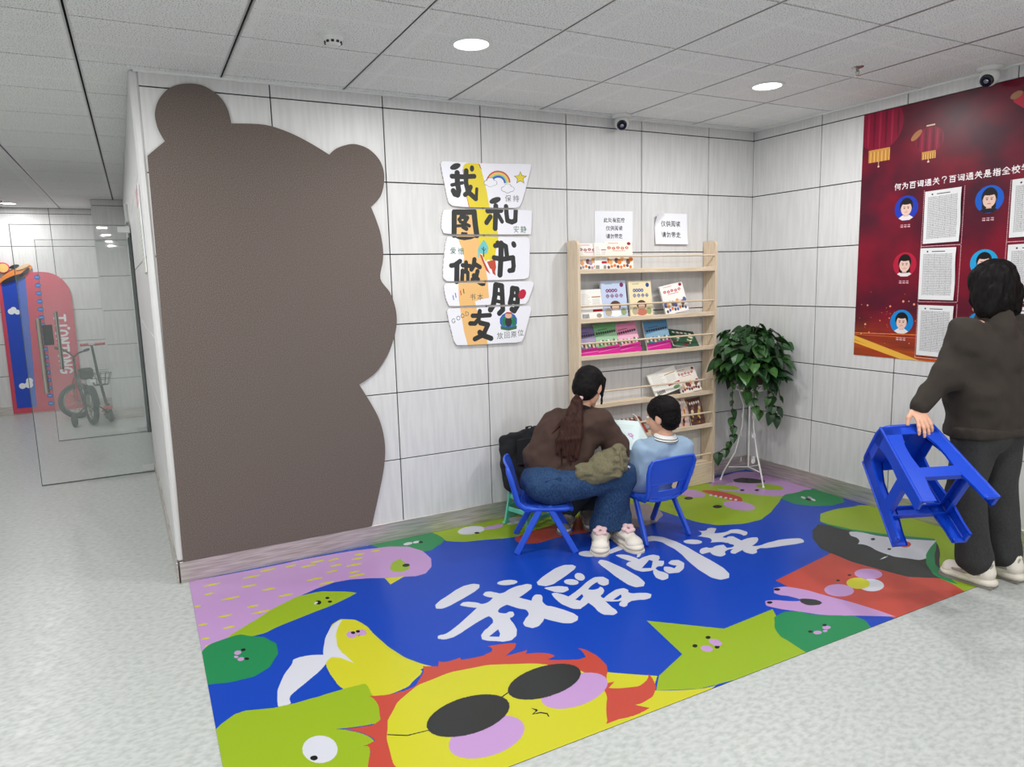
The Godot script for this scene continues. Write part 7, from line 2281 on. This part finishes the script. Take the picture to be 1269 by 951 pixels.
	eb.box(Vector3(0, 0, 0.014), Vector3(0.36, 0.16, 0.026), Basis(), 0.003)
	put(eb.mesh(), "case", mats.white_plastic, es)
	var ef := MB.new()
	ef.box(Vector3(0, 0, 0.0275), Vector3(0.33, 0.13, 0.002), Basis())
	put(ef.mesh(), "face", mk("sign_green", c8(20, 74, 52), 0.3), es)

func wheel(t: Node3D, c: Vector3, axle: Vector3, r: float, tyre: float, spokes: int) -> void:
	var x := axle.cross(Vector3.UP).normalized()
	var b := Basis(x, axle, x.cross(axle))
	var w := MB.new()
	var ring := []
	var rim := []
	for i in 41:
		var a := TAU * i / 40
		ring.append(c + b * Vector3(cos(a), 0, sin(a)) * (r - tyre))
		rim.append(c + b * Vector3(cos(a), 0, sin(a)) * (r - tyre * 2.1))
	w.tube(ring, tyre, 10, false)
	var ty := put(w.mesh(), "tyre", mats.rubber, t)
	var m := MB.new()
	m.tube(rim, tyre * 0.45, 8, false)
	for i in spokes:
		var a := TAU * i / spokes
		m.tube([c + axle * (0.02 if i % 2 else -0.02), c + b * Vector3(cos(a), 0, sin(a)) * (r - tyre * 2.1)], 0.003, 5, false)
	m.lathe(c, [[0.0, -0.035], [0.018, -0.035], [0.018, 0.035], [0.0, 0.035]], 12, b)
	put(m.mesh(), "rim_and_spokes", mats.chrome, ty)

func bicycle() -> void:
	var t := thing("child_bicycle", "child's bicycle with training wheels standing behind the glass doors", "bicycle")
	var rear := Vector3(-4.715, 0.215, -5.40)
	var ahead := Vector3(-0.30, 0, -0.95).normalized()
	var side := Vector3(0.95, 0, -0.30).normalized()
	var front := rear + ahead * 0.62
	wheel(t, rear, side, 0.215, 0.030, 16)
	wheel(t, front + Vector3(0.02, 0, 0), Vector3(0.30, 0, 0.95), 0.215, 0.028, 16)
	var fr := MB.new()
	var head := front - ahead * 0.10 + Vector3(0, 0.34, 0)
	var seat := rear + ahead * 0.14 + Vector3(0, 0.24, 0)
	var bb := rear + ahead * 0.26 + Vector3(0, -0.02, 0)
	var fk := MB.new()
	fr.tube([head, bb], 0.018, 10)
	fr.tube([bb, seat], 0.016, 10)
	fr.tube([head - Vector3(0, 0.05, 0), seat - Vector3(0, 0.08, 0)], 0.015, 10)
	for s: float in [-1.0, 1.0]:
		fr.tube([bb + side * 0.03 * s, rear + side * 0.055 * s], 0.010, 8)
		fr.tube([seat - Vector3(0, 0.05, 0) + side * 0.02 * s, rear + side * 0.055 * s], 0.009, 8)
		fk.tube([head, front + Vector3(s * 0.02, 0.22, s * 0.05), front + Vector3(0.30, 0, 0.95) * 0.055 * s], 0.011, 8)
	put(fr.mesh(), "frame", mats.black, t)
	put(fk.mesh(), "fork", mats.red_plastic, t)
	var sd := field([["e", seat + Vector3(0, 0.115, 0) - ahead * 0.05, Vector3(0.080, 0.045, 0.080)], ["c", seat + Vector3(0, 0.105, 0), seat + ahead * 0.10 + Vector3(0, 0.105, 0), 0.050, 0.024]], 0.012, 0.03)
	put(sd.mesh(), "saddle", mats.black, t)
	var sp := MB.new()
	sp.tube([seat, seat + Vector3(0, 0.10, 0)], 0.012, 8)
	put(sp.mesh(), "seat_post", mats.chrome, t)
	# mudguard, case and reflector over the rear wheel
	var mg := MB.new()
	for i in 9:
		var a := 0.25 + 1.5 * i / 8.0
		mg.box(rear + (-ahead * cos(a) + Vector3.UP * sin(a)) * 0.235, Vector3(0.062, 0.006, 0.052), Basis(side, (-ahead * cos(a) + Vector3.UP * sin(a)), side.cross(-ahead * cos(a) + Vector3.UP * sin(a))))
	put(mg.mesh(), "mudguard", mats.black, t)
	var cs := MB.new()
	cs.box(rear + Vector3(-0.02, 0.385, 0.02), Vector3(0.145, 0.125, 0.10), Basis(Vector3.UP, 0.3), 0.02)
	put(cs.mesh(), "rear_case", mats.black, t)
	var rf := MB.new()
	rf.box(rear + Vector3(0.045, 0.300, 0.09), Vector3(0.06, 0.035, 0.012), Basis(), 0.003)
	put(rf.mesh(), "reflector", mats.white_paint, t)
	# training wheels
	for s: float in [-1.0, 1.0]:
		var tc := rear + side * 0.185 * s + Vector3(0, -0.140, 0)
		var st := MB.new()
		st.tube([rear + side * 0.06 * s, rear + side * 0.11 * s + Vector3(0, -0.04, 0), tc - side * 0.02 * s + Vector3(0, 0.035, 0), tc], 0.008, 8)
		var stay := put(st.mesh(), "training_stay", mats.black, t)
		var tw := MB.new()
		var x := side.cross(Vector3.UP)
		tw.lathe(tc, [[0.0, -0.022], [0.055, -0.022], [0.072, -0.014], [0.074, 0.0], [0.072, 0.014], [0.055, 0.022], [0.0, 0.022]], 20, Basis(x, side, x.cross(side)))
		put(tw.mesh(), "training_wheel", mats.rubber, stay)
	var hb := MB.new()
	var hc := head + Vector3(0, 0.20, 0)
	hb.tube([head, hc], 0.013, 8)
	hb.tube([hc + Vector3(-0.10, 0.10, 0.03), hc + Vector3(-0.04, 0.05, 0.01), hc, hc + Vector3(0.05, 0.04, -0.02), hc + Vector3(0.11, 0.06, -0.06)], 0.010, 8)
	put(hb.mesh(), "handlebar", mats.black, t)
	for g in [[Vector3(-0.10, 0.10, 0.03), Vector3(-0.17, 0.125, 0.06)], [Vector3(0.11, 0.06, -0.06), Vector3(0.16, 0.075, -0.10)]]:
		var gp := MB.new()
		gp.tube([hc + g[0], hc + g[1]], 0.016, 10)
		put(gp.mesh(), "grip", mats.rubber, t)
	# wire basket
	var bk := MB.new()
	var bc := Vector3(-4.605, 0.48, -5.62)
	for lv in [[0.09, 0.105], [0.02, 0.090], [-0.05, 0.070]]:
		var ring := []
		for i in 17:
			ring.append(bc + Vector3(cos(TAU * i / 16) * lv[1] * 1.1, lv[0], sin(TAU * i / 16) * lv[1]))
		bk.tube(ring, 0.004, 5, false)
	for i in 12:
		var a := TAU * i / 12
		bk.tube([bc + Vector3(cos(a) * 0.115, 0.09, sin(a) * 0.105), bc + Vector3(cos(a) * 0.077, -0.05, sin(a) * 0.07), bc + Vector3(0, -0.05, 0)], 0.003, 5, false)
	bk.tube([bc + Vector3(-0.10, 0.05, 0), rear + Vector3(0.02, 0.33, -0.10)], 0.006, 6)
	put(bk.mesh(), "basket", mats.black, t)

func scooter() -> void:
	var t := thing("child_scooter", "child's scooter with a red handlebar behind the bicycle", "scooter")
	var o := Vector3(-4.655, 0, -6.10)
	var d := MB.new()
	d.box(o + Vector3(0.07, 0.085, 0.12), Vector3(0.11, 0.018, 0.42), Basis(), 0.006)
	put(d.mesh(), "deck", mats.red_plastic, t)
	var s := MB.new()
	s.tube([o + Vector3(0.06, 0.08, -0.09), o + Vector3(0.0, 0.50, -0.06), o + Vector3(-0.03, 0.87, -0.02)], [0.018, 0.016, 0.014], 10)
	put(s.mesh(), "stem", mats.black, t)
	var h := MB.new()
	h.tube([o + Vector3(-0.07, 0.872, -0.02), o + Vector3(0.01, 0.872, -0.02)], 0.014, 10)
	put(h.mesh(), "clamp", mats.chrome, t)
	for e in [[-0.15, -0.06], [0.0, 0.115]]:
		var g := MB.new()
		g.tube([o + Vector3(e[0], 0.874, -0.02), o + Vector3(e[1], 0.880, -0.02)], 0.016, 12)
		put(g.mesh(), "grip", mats.red_plastic, t)
	wheel(t, o + Vector3(0.07, 0.060, -0.12), Vector3.RIGHT, 0.060, 0.018, 6)
	wheel(t, o + Vector3(0.07, 0.060, 0.36), Vector3.RIGHT, 0.060, 0.018, 6)
